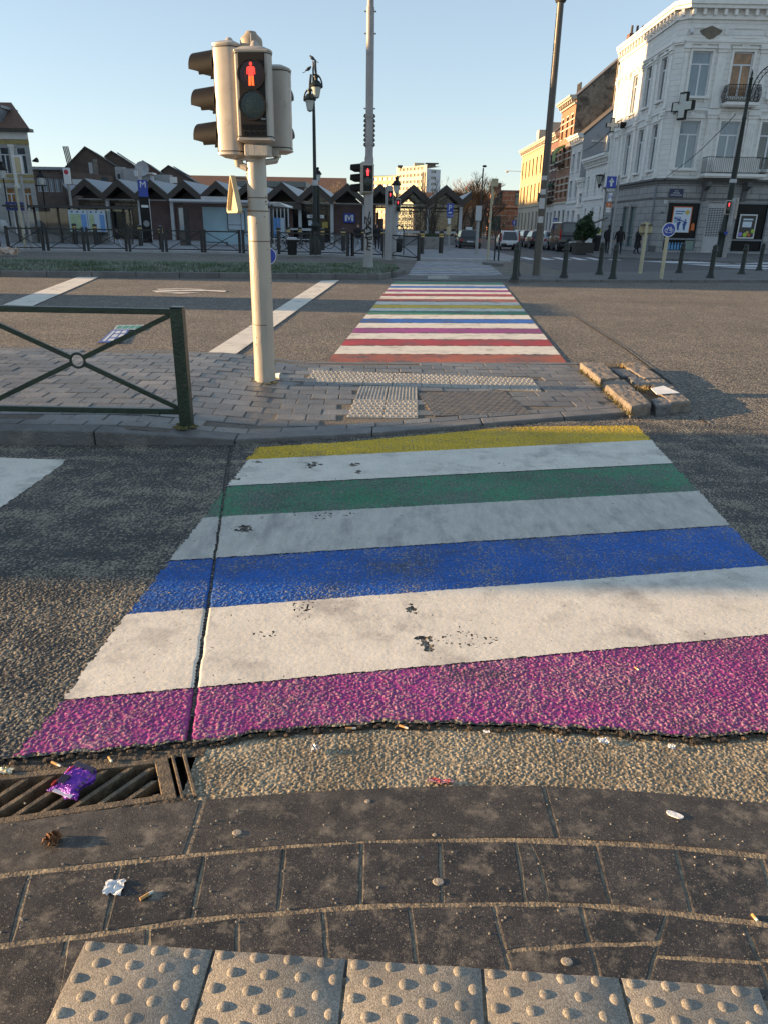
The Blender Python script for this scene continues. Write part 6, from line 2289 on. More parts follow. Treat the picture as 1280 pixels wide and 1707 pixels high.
ann, frA = row_house('low white house with blank panelled front between the corner building and the street', 64.52, 72.0, 7.0, M_wpaint, M_wtrim, 1, 3, M_winwhite, M_pane, None, 3.9, .6, M_greywhite, M_zinc, 8, .55, .2)
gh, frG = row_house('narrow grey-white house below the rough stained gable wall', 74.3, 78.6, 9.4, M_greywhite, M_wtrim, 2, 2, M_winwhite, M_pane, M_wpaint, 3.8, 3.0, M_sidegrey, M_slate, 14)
part(gh, 'wall_duct', M_greywhite, lambda mb: (mb.box(XL + 2.2, XL + 2.35, 74.1, 74.29, 7.6, 9.4), mb.box(XL + 2.6, XL + 3.6, 74.0, 74.29, 7.2, 7.9), mb.box(XL + .9, XL + 3.4, 74.22, 74.29, 8.9, 9.0)))
lk, _ = row_house('low white garage front in the gap beside the grey house', 72.02, 74.28, 5.6, M_wpaint, M_wtrim, 1, 1, M_winwhite, M_pane, None, 3.4, .5, M_greywhite, M_zinc, 8, .3, .4)
bh_, frB = row_house('orange brick house with white bands, tallest of the row, rough rendered gable', 78.62, 84.8, 13.1, M_brick_o, M_cream, 3, 3, M_winwood, M_pane, M_greywhite, 3.9, 4.2, M_rough, M_slate, 14, .7)
part(bh_, 'gable_buttress', pm('pale_gable_band', (.34, .29, .22), .9, var=.2), lambda mb: mb.box(XL + 3.55, XL + 3.75, 78.4, 78.61, 10, 17.1))
part(bh_, 'chimney', M_tile, lambda mb: mb.box(XL + 4.3, XL + 5.9, 78.4, 79.3, 12.2, 18.3))
for k in range(3):
 part(bh_, 'chimney_pot', M_dkgrey, lambda mb: mb.cyl((XL + 4.6 + .5 * k, 78.9, 18.3), (XL + 4.6 + .5 * k, 78.9, 19.0), .13, .11, 8))
part(bh_, 'stone_bands', M_cream, lambda mb: [fbox(mb, frB, -84.8, -78.62, z, z + .12, .003, .03) for z in (5.0, 5.6, 6.2, 7.9, 8.5, 9.1, 10.7, 11.3)])
hb, frH = row_house('red brick house with green balcony awnings in the middle of the row', 84.82, 90.4, 10.6, M_brick_r, M_cream, 2, 3, M_windark, M_pane, M_greywhite, 3.8, 2.2, M_brick_r, M_slate, 12)
part(hb, 'stone_bands', M_cream, lambda mb: [fbox(mb, frH, -90.4, -84.82, z, z + .12, .003, .03) for z in (4.6, 5.2, 5.8, 7.3, 7.9, 8.5)])
part(hb, 'chimney', M_tile, lambda mb: mb.box(XL + 1.6, XL + 2.6, 86, 88, 11.8, 14.2))
for k in range(3):
 part(hb, 'chimney_pot', M_dkgrey, lambda mb: mb.cyl((XL + 2.1, 86.4 + .6 * k, 14.2), (XL + 2.1, 86.4 + .6 * k, 15.6), .1, .1, 6))
M_awn = pm('green_awning', (.03, .13, .09), .7, var=.2)
M_awn2 = pm('lime_awning', (.22, .34, .12), .7, var=.2)
for (y, z, m_) in ((-86.6, 4.3, M_awn), (-82.6, 7.6, M_awn2)):
 own, fq = (hb, frH) if m_ is M_awn else (bh_, frB)
 mb = MB()
 fbox(mb, fq, y - 1.1, y + 1.1, z - .15, z, .003, 1.0)
 b_ = mb.build('balcony', M_dkgrey, own)
 part(b_, 'balustrade', M_iron_b, lambda mb: [mb.cyl(fq @ Vector((y - 1.05 + .15 * q, z, .95)), fq @ Vector((y - 1.05 + .15 * q, z + .9, .95)), .02, .02, 4) for q in range(15)])
 part(b_, 'awning', m_, lambda mb: mb.prism([(.95, z + .15), (1.02, z + .95), (.7, z + 1.5), (.1, z + 1.75), (.1, z + 1.6), (.9, z + .9)], y - .2, y + 1.1, fq @ Matrix(((0, 0, 1, 0), (0, 1, 0, 0), (1, 0, 0, 0), (0, 0, 0, 1)))))
part(hb, 'balcony', M_iron_b, lambda mb: (fbox(mb, frH, -90, -87.6, 4.2, 4.3, .003, .8), fbox(mb, frH, -90, -87.6, 5.1, 5.18, .74, .8), [fbox(mb, frH, -90 + .14 * q, -89.95 + .14 * q, 4.3, 5.1, .75, .79) for q in range(18)]))
oh, frO = row_house('ochre house at the far end of the row, glowing in the low sun', 90.42, 107.8, 10.8, M_yell, M_cream, 2, 7, M_windark, M_pane, M_cream, 4.0, 1.6, M_yell, M_slate, 12, .5, .30)
for Y in (94, 101):
 part(oh, 'dormer', M_cream, lambda mb: mb.prism([(Y - .8, 11.2), (Y + .8, 11.2), (Y + .8, 12.6), (Y + .9, 12.7), (Y - .9, 12.7), (Y - .8, 12.6)], 0, 2.5, Matrix(((0, 0, 1, XL + .7), (1, 0, 0, 0), (0, 1, 0, 0), (0, 0, 0, 1)))))
# lamp on an arm at the street end
b_ = A(868, 286, 107)
t = thing('wall_lamp', 'thin wall arm with a small lamp at the far end of the ochre house', 'lamp', b_)
part(t, 'arm', M_greyer, lambda mb: mb.cyl((XL + .4, 107, b_.z), (XL - 1.8, 107, b_.z + .05), .03, .03, 5))
part(t, 'lamp_head', M_greyer, lambda mb: mb.ball((XL - 1.9, 107, b_.z - .05), (.25, .12, .12), 8, 5))
# brick house closing the street
t = thing('brick_house', 'brick house with slate roof closing the far end of the street', 'house', (16, 150, 0))
pL, pR = A(818, 385, 150), A(869, 385, 150)
ze = A(840, 346, 150).z
zr = A(845, 317, 154).z
frE = frame((0, 150, 0), (1, 0, 0), (0, -1, 0))
ops = [(A(828, 340, 150).x + dx - .9, A(828, 340, 150).x + dx + .9, z, z + 2.6) for dx in (0, 4.2) for z in (.9, 5.2)]
M_brick_l = brickmat('banded_brick', (.36, .13, .06), (.30, .10, .05), (.36, .28, .2), 2.0, .9, .06)
part(t, 'wall', M_brick_l, lambda mb: (wall_open(mb, frE, pL.x, pR.x + 2, 0, ze, ops, .3), mb.add([(pL.x, 150, 0), (pL.x, 150, ze), (pL.x, 154, zr), (pL.x, 158, ze), (pL.x, 158, 0)], [(0, 1, 2, 3, 4)])))
for o in ops:
 window(t, frE, *o, M_windark, M_pane, .25, .7, True, .15)
part(t, 'roof', M_tile, lambda mb: (mb.add([(pL.x - .2, 149.6, ze), (pR.x + 2, 149.6, ze), (pR.x + 2, 154, zr), (pL.x - .2, 154, zr)], [(0, 1, 2, 3)]), mb.add([(pL.x - .2, 158.4, ze), (pR.x + 2, 158.4, ze), (pR.x + 2, 154, zr), (pL.x - .2, 154, zr)], [(3, 2, 1, 0)])))
part(t, 'chimney', M_brick_r, lambda mb: mb.box(pL.x + .3, pL.x + 1.8, 153.2, 154.8, zr - 2, zr + 1.2))
part(t, 'chimney', M_brick_r, lambda mb: mb.box(pR.x - .3, pR.x + .9, 152.5, 154.2, zr - 3, zr + 2.0))
part(t, 'skylight', M_zinc, lambda mb: mb.hexa([(pL.x + 5, 150.9, ze + (zr - ze) * .3), (pL.x + 6.5, 150.9, ze + (zr - ze) * .3), (pL.x + 6.5, 151.9, ze + (zr - ze) * .52), (pL.x + 5, 151.9, ze + (zr - ze) * .52)], [(pL.x + 5, 150.8, ze + (zr - ze) * .36), (pL.x + 6.5, 150.8, ze + (zr - ze) * .36), (pL.x + 6.5, 151.8, ze + (zr - ze) * .58), (pL.x + 5, 151.8, ze + (zr - ze) * .58)]))
# ---------------------------------------------------------------- tower block and its low wing
M_tower_lit = pm('tower_cream', (.60, .53, .38), .8, var=.08, vs=.1)  # warm sunlight put into the colour of the long wall
M_tower_shade = pm('tower_pale', (.55, .57, .60), .8, var=.06, vs=.1)  # bluish shade put into the colour of the end wall
TL_, TC_, TR_ = A(661, 279, 400), A(711, 275, 393), A(734, 283, 398)
tw = thing('tower_block', 'tall sunlit apartment tower rising behind the station', 'apartment tower', (14, 400, 0))
def twall(a, b, z0, z1, nm, mat, cols, rows, wpan, margin=.08, parent=tw):
 n = Vector((b.y - a.y, -(b.x - a.x), 0)).normalized()
 u = (b - a); u.z = 0
 L_ = u.length
 fr = frame((a.x, a.y, 0), u, n)
 ops = []
 for i in range(cols):
  for j in range(rows):
   cu = L_ * (margin + (1 - 2 * margin) * (i + .5) / cols)
   wz = (z1 - z0) / rows
   ops.append((cu - L_ * (1 - 2 * margin) / cols * .36, cu + L_ * (1 - 2 * margin) / cols * .36, z0 + wz * (j + .35), z0 + wz * (j + .8)))
 part(parent, nm, mat, lambda mb: wall_open(mb, fr, 0, L_, z0, z1, ops, .4))
 for o in ops:
  mb = MB(); fbox(mb, fr, o[0], o[1], o[2], o[3], -.4, -.35)
  w_ = mb.build('window', wpan, parent)
 return fr, L_
ztw = TC_.z
M_towpane = pm('tower_pane', (.16, .14, .11), .3, var=.6, vs=.3)
twall(Vector((TL_.x, 414, 0)), Vector((TC_.x, 393, 0)), 0, ztw, 'long_wall', M_tower_lit, 7, 10, M_towpane)
twall(Vector((TC_.x, 393, 0)), Vector((TR_.x, 398, 0)), 0, TR_.z, 'end_wall', M_tower_shade, 1, 10, M_pane, .25)
part(tw, 'roof', M_greyer, lambda mb: (mb.add([(TL_.x, 414, ztw - .3), (TC_.x, 393, ztw - .3), (TR_.x, 398, ztw - .3), (TR_.x - 9, 420, ztw - .3)], [(0, 1, 2, 3)])))
part(tw, 'roof_house', M_tower_lit, lambda mb: mb.box(TC_.x - 6, TC_.x - 1, 400, 405, ztw, ztw + 1.4))
part(tw, 'roof_plant', M_dkgrey, lambda mb: (mb.box(TC_.x + .5, TC_.x + 4.5, 398, 402, ztw - .2, ztw + 1.0), mb.box(TC_.x - .5, TC_.x + 6, 397, 403, ztw + 1.0, ztw + 1.3), mb.box(TL_.x + .5, TL_.x + 3, 410, 412, ztw - .3, ztw + .9)))
part(tw, 'stair_strip', M_towpane, lambda mb: mb.hexa([(TC_.x - 2.2, 394.0, 2), (TC_.x - 1.2, 393.55, 2), (TC_.x - 1.2, 393.9, 2), (TC_.x - 2.2, 394.4, 2)], [(TC_.x - 2.2, 394.0, ztw - 3), (TC_.x - 1.2, 393.55, ztw - 3), (TC_.x - 1.2, 393.9, ztw - 3), (TC_.x - 2.2, 394.4, ztw - 3)]))
w0, w1_ = A(620, 297, 420), A(650, 292, 410)
lw = thing('apartment_block', 'lower sunlit apartment block left of the tower', 'apartment block', (-4, 415, 0))
M_tower2 = pm('block_ochre', (.56, .42, .26), .8, var=.1, vs=.1)
twall(Vector((w0.x, 424, 0)), Vector((w1_.x + 3.3, 412, 0)), 0, w1_.z, 'wall', M_tower2, 5, 8, M_towpane, .05, lw)
part(lw, 'roof', M_dkgrey, lambda mb: mb.add([(w0.x - .5, 424, w1_.z), (w1_.x + 3.3, 412, w1_.z), (w1_.x + 5, 426, w1_.z + 1.0), (w0.x, 436, w1_.z + 1.0)], [(0, 1, 2, 3)]))
# blocks just visible between the gables
t = thing('long_office', 'long flat office roof edge behind the station roof', 'office block', (-9, 140, 0))
a_, b_ = A(446, 309, 140), A(508, 303, 140)
part(t, 'wall', M_dkgrey, lambda mb: mb.box(a_.x - 6, b_.x, 140, 150, 0, b_.z - .9))
part(t, 'roof_edge', pm('grey_green_edge', (.13, .16, .16), .5), lambda mb: mb.box(a_.x - 6, b_.x + .3, 139.6, 150, b_.z - .9, b_.z))
# ---------------------------------------------------------------- houses on the left
M_lb = brickmat('grey_house_stone', (.44, .44, .42), (.40, .40, .39), (.3, .3, .3), 2.0, .5, .015, .8, .3, .15)
M_lby = brickmat('yellow_band_brick', (.45, .34, .09), (.40, .30, .08), (.35, .3, .2))
LBX, LBY = -32.2, 72.0
lb = thing('town_house', 'tall grey town house with yellow brick bands at the left edge', 'house', (-36, 74, 0))
frL = frame((0, LBY, 0), (1, 0, 0), (0, -1, 0))
zE = 8.3
ops = []
for px in (-33.05, -34.55, -36.6, -38.2):
 ops.append((px - .42, px + .42, 5.2, 7.4))
 ops.append((px - .42, px + .42, 2.2, 4.1))
part(lb, 'wall', M_lb, lambda mb: (wall_open(mb, frL, -48, LBX, 0, zE, ops, .2), mb.add([(LBX, LBY, 0), (LBX - 6.5, 84, 0), (LBX - 6.5, 84, zE), (LBX, LBY, zE)], [(0, 1, 2, 3)])))
for o in ops:
 window(lb, frL, *o, M_winwhite, M_pane if o[2] > 5 else M_warmpane)
for z in (4.5, 4.95, 7.62):
 part(lb, 'yellow_band', M_lby, lambda mb: fbox(mb, frL, -48, LBX + .02, z, z + (.22 if z < 7 else .35), .003, .05))
for c in (-33.8, -35.5, -37.4):
 pilaster(lb, frL, c, 4.0, 7.6, M_wtrim, .3, .1)
part(lb, 'eaves', M_dkgrey, lambda mb: fbox(mb, frL, -48, LBX + .5, zE + .3, zE + .55, -.2, .6))
part(lb, 'frieze', M_wtrim, lambda mb: fbox(mb, frL, -48, LBX + .02, zE - .28, zE + .298, .003, .12))
part(lb, 'roof', M_tile, lambda mb: (mb.add([(-48, LBY - .6, zE + .56), (LBX + .5, LBY - .6, zE + .56), (LBX - 2.4, LBY + 3, zE + 3.0), (-48, LBY + 3, zE + 3.0)], [(0, 1, 2, 3)]), mb.add([(LBX + .5, LBY - .6, zE + .56), (LBX - 6, 84, zE + .56), (LBX - 8, 80, zE + 3.0), (LBX - 2.4, LBY + 3, zE + 3.0)], [(0, 1, 2, 3)])))
part(lb, 'dormer', M_zinc, lambda mb: (mb.box(-37.2, -34.4, 72.2, 75.0, zE + .6, zE + 2.2), mb.box(-37.4, -34.2, 72.0, 75.2, zE + 2.2, zE + 2.42)))
window(lb, frame((0, 72.2, 0), (1, 0, 0), (0, -1, 0)), -35.3, -34.6, zE + .75, zE + 2.0, M_winwhite, M_pane, -.02, 0, True, .08)
part(lb, 'loudspeaker', M_sigblack, lambda mb: (mb.cyl((LBX, LBY + .2, 6.3), (LBX + .5, LBY + .1, 6.4), .05, .22, 10), mb.cyl((LBX - .1, LBY + .2, 4.3), (LBX + 1.0, LBY + .2, 4.3), .05, .05, 6)))
# low brick house with wide windows
h1 = thing('flat_house', 'low flat-roofed brick house with a wide row of windows behind the bus shelter', 'house', (-38, 96, 0))
frM = frame((0, 92, 0), (1, 0, 0), (0, -1, 0))
a_, b_ = A(58, 282, 92).x, A(107, 282, 92).x
zt_ = A(80, 283, 92).z
zw0, zw1 = A(80, 320, 92).z, A(80, 297, 92).z
n_ = 5
ops = [(a_ + (b_ - a_) * (k + .08) / n_, a_ + (b_ - a_) * (k + .92) / n_, zw0, zw1) for k in range(n_)]
part(h1, 'wall', brickmat('pale_brown_brick', (.25, .17, .13), (.21, .14, .11), (.2, .18, .16)), lambda mb: wall_open(mb, frM, a_ - 1, b_ + .2, 0, zt_, ops, .2))
for o in ops:
 window(h1, frM, *o, M_winwhite, M_curtain, .15, 0, True, .1)
part(h1, 'roof_edge', M_greyer, lambda mb: mb.box(a_ - 1.2, b_ + .4, 91.7, 100, zt_, zt_ + .3))
# gabled houses behind the station
def gable_house(label, pk, eL, eR, Y, wallm, roofm, solar=False, dep=9, slant=-1.5):
 t = thing('gable_house', label, 'house', (A(*pk, Y).x, Y + 4, 0))
 P, L_, R_ = A(*pk, Y), A(*eL, Y), A(*eR, Y)
 part(t, 'gable_wall', wallm, lambda mb: (mb.add([(L_.x, Y, 0), (R_.x, Y, 0), tuple(R_), tuple(P), tuple(L_)], [(0, 1, 2, 3, 4)]), mb.add([(R_.x, Y, 0), (R_.x + slant, Y + dep, 0), (R_.x + slant, Y + dep, R_.z), tuple(R_)], [(0, 1, 2, 3)])))
 def rf(mb):
  o_ = Vector((slant, dep, 0))
  up = Vector((0, 0, .14))
  fwd = Vector((0, -.2, 0))
  for a, b in ((P, R_), (P, L_)):
   ex2 = (b - a) * .06
   q = [a + fwd, b + ex2 + fwd, b + ex2 + o_, a + o_]
   mb.hexa([v for v in (q if a is P and b is R_ else [q[1], q[0], q[3], q[2]])], [v + up for v in (q if a is P and b is R_ else [q[1], q[0], q[3], q[2]])])
 part(t, 'roof', roofm, rf)
 if solar:
  o_ = Vector((slant, dep, 0))
  n_ = (R_ - P).cross(o_).normalized()
  n_ = n_ if n_.z > 0 else -n_
  f = lambda u, v: P.lerp(R_, u) + o_ * v + n_ * .2
  part(t, 'solar_panel', pm('solar_' + label[:3], (.03, .05, .10), .12, spec=.9, coat=.6), lambda mb: mb.hexa([f(.12, .08), f(.62, .08), f(.62, .8), f(.12, .8)], [f(.12, .08) + n_ * .12, f(.62, .08) + n_ * .12, f(.62, .8) + n_ * .12, f(.12, .8) + n_ * .12]))
 return t
M_brick_d = brickmat('dark_old_brick', (.125, .085, .065), (.10, .07, .055), (.13, .115, .1), .3, .1)
g1 = gable_house('big old brick gable house with a window, left of the solar roofs', (143, 246), (104, 287), (196, 279), 90, M_brick_d, M_slate, False, 10, -2.2)
part(g1, 'window', M_greyer, lambda mb: mb.box(A(150, 285, 90).x, A(156, 285, 90).x, 89.9, 90, A(150, 290, 90).z, A(150, 271, 90).z))
part(g1, 'plaster_patch', pm('plaster_patch', (.22, .2, .17), .9, var=.4, vs=3), lambda mb: mb.box(A(157, 285, 90).x, A(165, 285, 90).x, 89.93, 90, A(160, 291, 90).z, A(160, 265, 90).z))
for k in range(4):
 x = A(113 + 2.6 * k, 260, 89).x
 part(g1, 'flue_pipe', M_dkgrey, lambda mb: mb.cyl((x, 89, A(118, 285, 89).z), (x - .35, 89, A(116, 244, 89).z), .07, .07, 6))
M_lowb = brickmat('low_wall_brick', (.18, .12, .095), (.15, .10, .08), (.16, .14, .12), .3, .1)
t = thing('brick_annex', 'long low brick annex in front of the old gable house', 'house', (-36, 86, 0))
part(t, 'wall', M_lowb, lambda mb: mb.hexa([(A(112, 300, 86).x, 86, 0), (A(184, 300, 86).x, 86, 0), (A(184, 300, 86).x, 89, 0), (A(112, 300, 86).x, 89, 0)], [(A(112, 284, 86).x, 86, A(112, 285, 86).z), (A(184, 292, 86).x, 86, A(184, 293, 86).z), (A(184, 292, 86).x, 89, A(184, 293, 86).z), (A(112, 284, 86).x, 89, A(112, 285, 86).z)]))
part(t, 'window', M_winwhite, lambda mb: mb.box(A(122, 304, 86).x, A(146, 304, 86).x, 85.9, 86, A(130, 308, 86).z, A(130, 299, 86).z))
part(t, 'vent_box', M_pane, lambda mb: mb.box(A(170, 298, 86).x, A(180, 298, 86).x, 85.9, 86, A(170, 302, 86).z, A(170, 295, 86).z))
t = thing('rear_extension', 'pale grey rear extension with small windows below the slate roof', 'house', (-31, 88, 0))
part(t, 'wall', M_sidegrey, lambda mb: (mb.box(A(193, 290, 87).x, A(206, 290, 87).x, 87, 88.2, 0, A(195, 278, 87).z), mb.box(A(206.2, 290, 86.5).x, A(230, 290, 86.5).x, 86.5, 87.8, 0, A(215, 281, 86.5).z)))
part(t, 'window', M_pane, lambda mb: mb.box(A(196.5, 293, 86.9).x, A(200.5, 293, 86.9).x, 86.9, 87, A(198, 300, 86.9).z, A(198, 290, 86.9).z))
part(t, 'window', M_winwhite, lambda mb: mb.box(A(224, 288, 86.4).x, A(229.5, 288, 86.4).x, 86.4, 86.5, A(226, 294, 86.4).z, A(226, 284, 86.4).z))
gable_house('house with a large solar panel on its roof', (187, 253), (176, 262), (236, 285), 97, M_brick_d, M_slate, True, 9, -1.8)
gable_house('house with a satellite dish and a dark slate roof', (239, 269), (232, 278), (272, 292), 100, M_brick_r, M_slate, False, 9, -1.6)
gable_house('small gable house with a skylight, rightmost of the roofs', (282, 277), (270, 286), (322, 301), 104, M_brick_d, M_slate, True, 9, -1.2)
t = thing('flat_extension', 'white and grey flat extensions between the roofs', 'house', (-26, 92, 0))
part(t, 'wall', M_sidegrey, lambda mb: (mb.box(A(231, 295, 91).x, A(251, 295, 91).x, 91, 92.2, 0, A(240, 290, 91).z), mb.box(A(257, 295, 93).x, A(284, 295, 93).x, 93, 94.2, 0, A(270, 291, 93).z)))
part(t, 'roof_edge', M_wtrim, lambda mb: mb.box(A(230, 290, 91).x, A(256, 290, 91).x, 90.8, 92.3, A(240, 290, 91).z, A(240, 287.5, 91).z))
part(t, 'window', M_winwhite, lambda mb: mb.box(A(251.5, 296, 91).x, A(256, 296, 91).x, 90.9, 91.2, A(253, 302, 91).z, A(253, 294, 91).z))
part(t, 'satellite_dish', M_greyer, lambda mb: mb.lathe([(.001, 0), (.5, .06), (.8, .2), (.78, .22), (.5, .09), (.001, .03)], 14, Matrix.Translation(A(238, 282, 90)) @ Matrix.Rotation(R(80), 4, 'X')))
part(t, 'balcony_fence', M_wtrim, lambda mb: mb.box(A(284, 300, 93).x, A(296, 300, 93).x, 92.9, 93, A(290, 305, 93).z, A(290, 295, 93).z))
# ---------------------------------------------------------------- station pavilion
M_brown = pm('brown_fascia', (.052, .040, .034), .55, var=.15, vs=2)
M_soffit = pm('dark_soffit', (.040, .030, .026), .7, var=.3, vs=2)
M_stbrick = brickmat('station_brick', (.115, .058, .055), (.092, .048, .047), (.15, .12, .11), .22, .07, .012)
M_col = pm('pale_column', (.45, .46, .48), .5, var=.06)
M_conc = pm('plaza_concrete', (.27, .27, .275), .8, var=.2, vs=2, col2=(.16, .16, .16), mix=.6, ms=1.5)
M_clear = glass('clear_glass', (.82, .86, .86), .975)
M_dimglass = pm('dim_station_glass', (.012, .014, .016), .12, var=.5, vs=.6, spec=.4)
SYF, SYB = 62.0, 76.0
PK = [154, 206, 259, 312, 366, 418.5, 471.5, 527, 579.5, 633, 686, 742]
PX = [A(p, 302, SYF).x for p in PK]
PX = [PX[0] + (PX[-1] - PX[0]) * k / 11 for k in range(12)]
ST = (PX[-1] - PX[0]) / 11
ZP = A(440, 304.5, SYF).z
ZV = ZP - 1.0
FT = .52
st = thing('station', 'long station pavilion with a dark zigzag roof, brick panels and glass bays', 'station', ((PX[0] + PX[-1]) / 2, SYF, 0))
zig = [(PX[0] - ST * .70, ZP - .42)]
zig.append((PX[0] - ST / 2, ZV))
for k, x in enumerate(PX):
 zig.append((x, ZP))
 zig.append((x + ST / 2, ZV))
zig.append((PX[-1] + ST * .78, ZP - .42))
def fascia(mb, Y0, Y1, up=0.0, th=FT):
 top = [Vector((x, 0, z + up)) for x, z in zig]
 bot = [Vector((x, 0, z + up - th)) for x, z in zig]
 for i in range(len(zig) - 1):
  a, b, c, d = bot[i], bot[i + 1], top[i + 1], top[i]
  mb.hexa([(a.x, Y0, a.z), (b.x, Y0, b.z), (b.x, Y1, b.z), (a.x, Y1, a.z)], [(d.x, Y0, d.z), (c.x, Y0, c.z), (c.x, Y1, c.z), (d.x, Y1, d.z)])
part(st, 'fascia', M_brown, lambda mb: fascia(mb, SYF - 1.6, SYF - 1.4))
part(st, 'fascia', M_brown, lambda mb: fascia(mb, SYB + 1.0, SYB + 1.2))
part(st, 'roof', M_zinc, lambda mb: fascia(mb, SYF - 1.39, SYB + .99, .02, .08))
part(st, 'soffit', M_soffit, lambda mb: fascia(mb, SYF - 1.39, SYB + .99, -.07, .1))
ZB = ZV - FT - .02                                     # bottom of the valleys
ZH = A(440, 337, SYF).z                                # top of the walls under the clerestory
bounds = [PX[0] - ST / 2 + ST * k for k in range(13)]
part(st, 'beam', M_brown, lambda mb: mb.box(bounds[0], bounds[-1], SYF - .1, SYF + .1, ZB - .14, ZB))
part(st, 'transom_rail', M_col, lambda mb: mb.box(bounds[0], bounds[-1], SYF - .06, SYF + .06, ZH - .05, ZH + .05))
for k, x in enumerate(bounds):
 if k in (0, 4): continue
 part(st, 'column', M_col, lambda mb: mb.box(x - .12, x + .12, SYF - .75, SYF - .5, 0.1, ZB + .05))
part(st, 'plinth', M_conc, lambda mb: mb.box(bounds[8], bounds[-1], SYF - .2, SYF + .1, .1, .75))
part(st, 'bench_rail', M_col, lambda mb: (mb.box(bounds[6] + .2, bounds[7] + .9, SYF - 1.2, SYF - .8, 1.0, 1.14), mb.box(bounds[9] + .2, bounds[12] - .3, SYF - .6, SYF - .35, .95, 1.1)))
# gable infill, clerestory, wall panels by bay
def bay(k):
 return bounds[k] + .02, bounds[k + 1] - .02
for k in range(12):
 a, b = bay(k)
 c = PX[k]
 open_ = k >= 9
 mb = MB()
 mb.add([(a + .05, SYF, ZB + .02), (b - .05, SYF, ZB + .02), (c, SYF, ZP - FT - .06)], [(0, 1, 2)])
 mb.build('gable_glass', M_clear if k in (7, 10, 11) else M_soffit, st)
 mb = MB()
 mb.box(a, b, SYF - .01, SYF + .01, ZH + .06, ZB - .15)
 mb.build('clerestory_glass', M_clear if (k in (5, 6, 7, 8) or open_) else M_dimglass, st)
 if k in (2, 3, 4, 8) or k == 9:
  if k == 9:
   part(st, 'brick_panel', M_stbrick, lambda mb: (mb.box(a, a + .9, SYF - .12, SYF + .12, .1, ZH - .06), mb.box(a + .9, a + 1.5, SYF + .5, SYF + .7, .1, 1.95), mb.box(a + .9, a + 1.1, SYF + .5, SYF + .7, 1.95, 2.4)))
  else:
   part(st, 'brick_panel', M_stbrick, lambda mb: mb.box(a, b, SYF - .12, SYF + .12, .1, ZH - .06))
 else:
  gl = M_clear if open_ else M_dimglass
  g_ = part(st, 'glass_wall', gl, lambda mb: mb.box(a, b, SYF - .012, SYF + .012, .76 if open_ else .1, ZH - .06))
  def fr_(mb):
   n = 3 if k < 9 else 1
   for q in range(n + 1):
    u = a + (b - a) * q / n
    mb.box(u - .03, u + .03, SYF - .04, SYF + .04, .1, ZH - .06)
   mb.box(a, b, SYF - .035, SYF + .035, ZH - .5, ZH - .42)
   if k < 9:
    mb.box(a, b, SYF - .035, SYF + .035, 1.0, 1.08)
  mb = MB(); fr_(mb); mb.build('glazing_bars', M_brown, g_)
part(st, 'brick_panel', M_stbrick, lambda mb: mb.box(bounds[6] + 1.3, bounds[6] + 1.9, SYF - .3, SYF - .05, .1, ZH - .3))
part(st, 'floor', M_square, lambda mb: mb.box(bounds[0], bounds[-1], SYF, SYB, .1, .115))
part(st, 'back_wall', M_stbrick, lambda mb: mb.box(bounds[0], bounds[5], SYB - .1, SYB + .1, .1, ZB))
part(st, 'back_wall', M_soffit, lambda mb: mb.box(bounds[5], bounds[7] , SYB - .1, SYB + .1, .1, 2.4))
part(st, 'canopy', M_brown, lambda mb: mb.box(bounds[6] - 1.1, bounds[7] + .2, SYF - 1.5, SYF + .2, ZH - .5, ZH - .02))
part(st, 'kiosk_wall', M_col, lambda mb: mb.box(bounds[6] + .05, bounds[6] + 1.15, SYF - .42, SYF - .38, ZH - 1.2, ZH - .52))
part(st, 'kiosk_door', M_windark, lambda mb: mb.box(bounds[6] + .1, bounds[6] + 1.1, SYF - .42, SYF - .38, .1, ZH - 1.22))
d_ = part(st, 'direction_sign', M_signwhite, lambda mb: mb.box(A(512.5, 361, 61.2).x, A(541, 361, 61.2).x, 61.2, 61.28, A(520, 363.5, 61.2).z, A(520, 358, 61.2).z))
mb = MB(); add_text(mb, 'METRO  >', .22, Matrix.Translation((A(527, 361, 61.19).x, 61.19, A(520, 361, 61.19).z)) @ Matrix.Rotation(R(90), 4, 'X'), .01)
mb.build('arrow_text', M_seam, d_)
part(st, 'notice', M_poster, lambda mb: mb.box(A(514.5, 370, 61.6).x, A(521, 370, 61.6).x, 61.6, 61.63, A(518, 376, 61.6).z, A(518, 367, 61.6).z))
part(st, 'shop_display', M_gold, lambda mb: [mb.ball((A(541 + 2.2 * (q % 4) - 2, 374, 61.8).x, 61.8, A(541, 378 - 3 * (q // 4), 61.8).z), (.1, .05, .12), 7, 5) for q in range(12)])
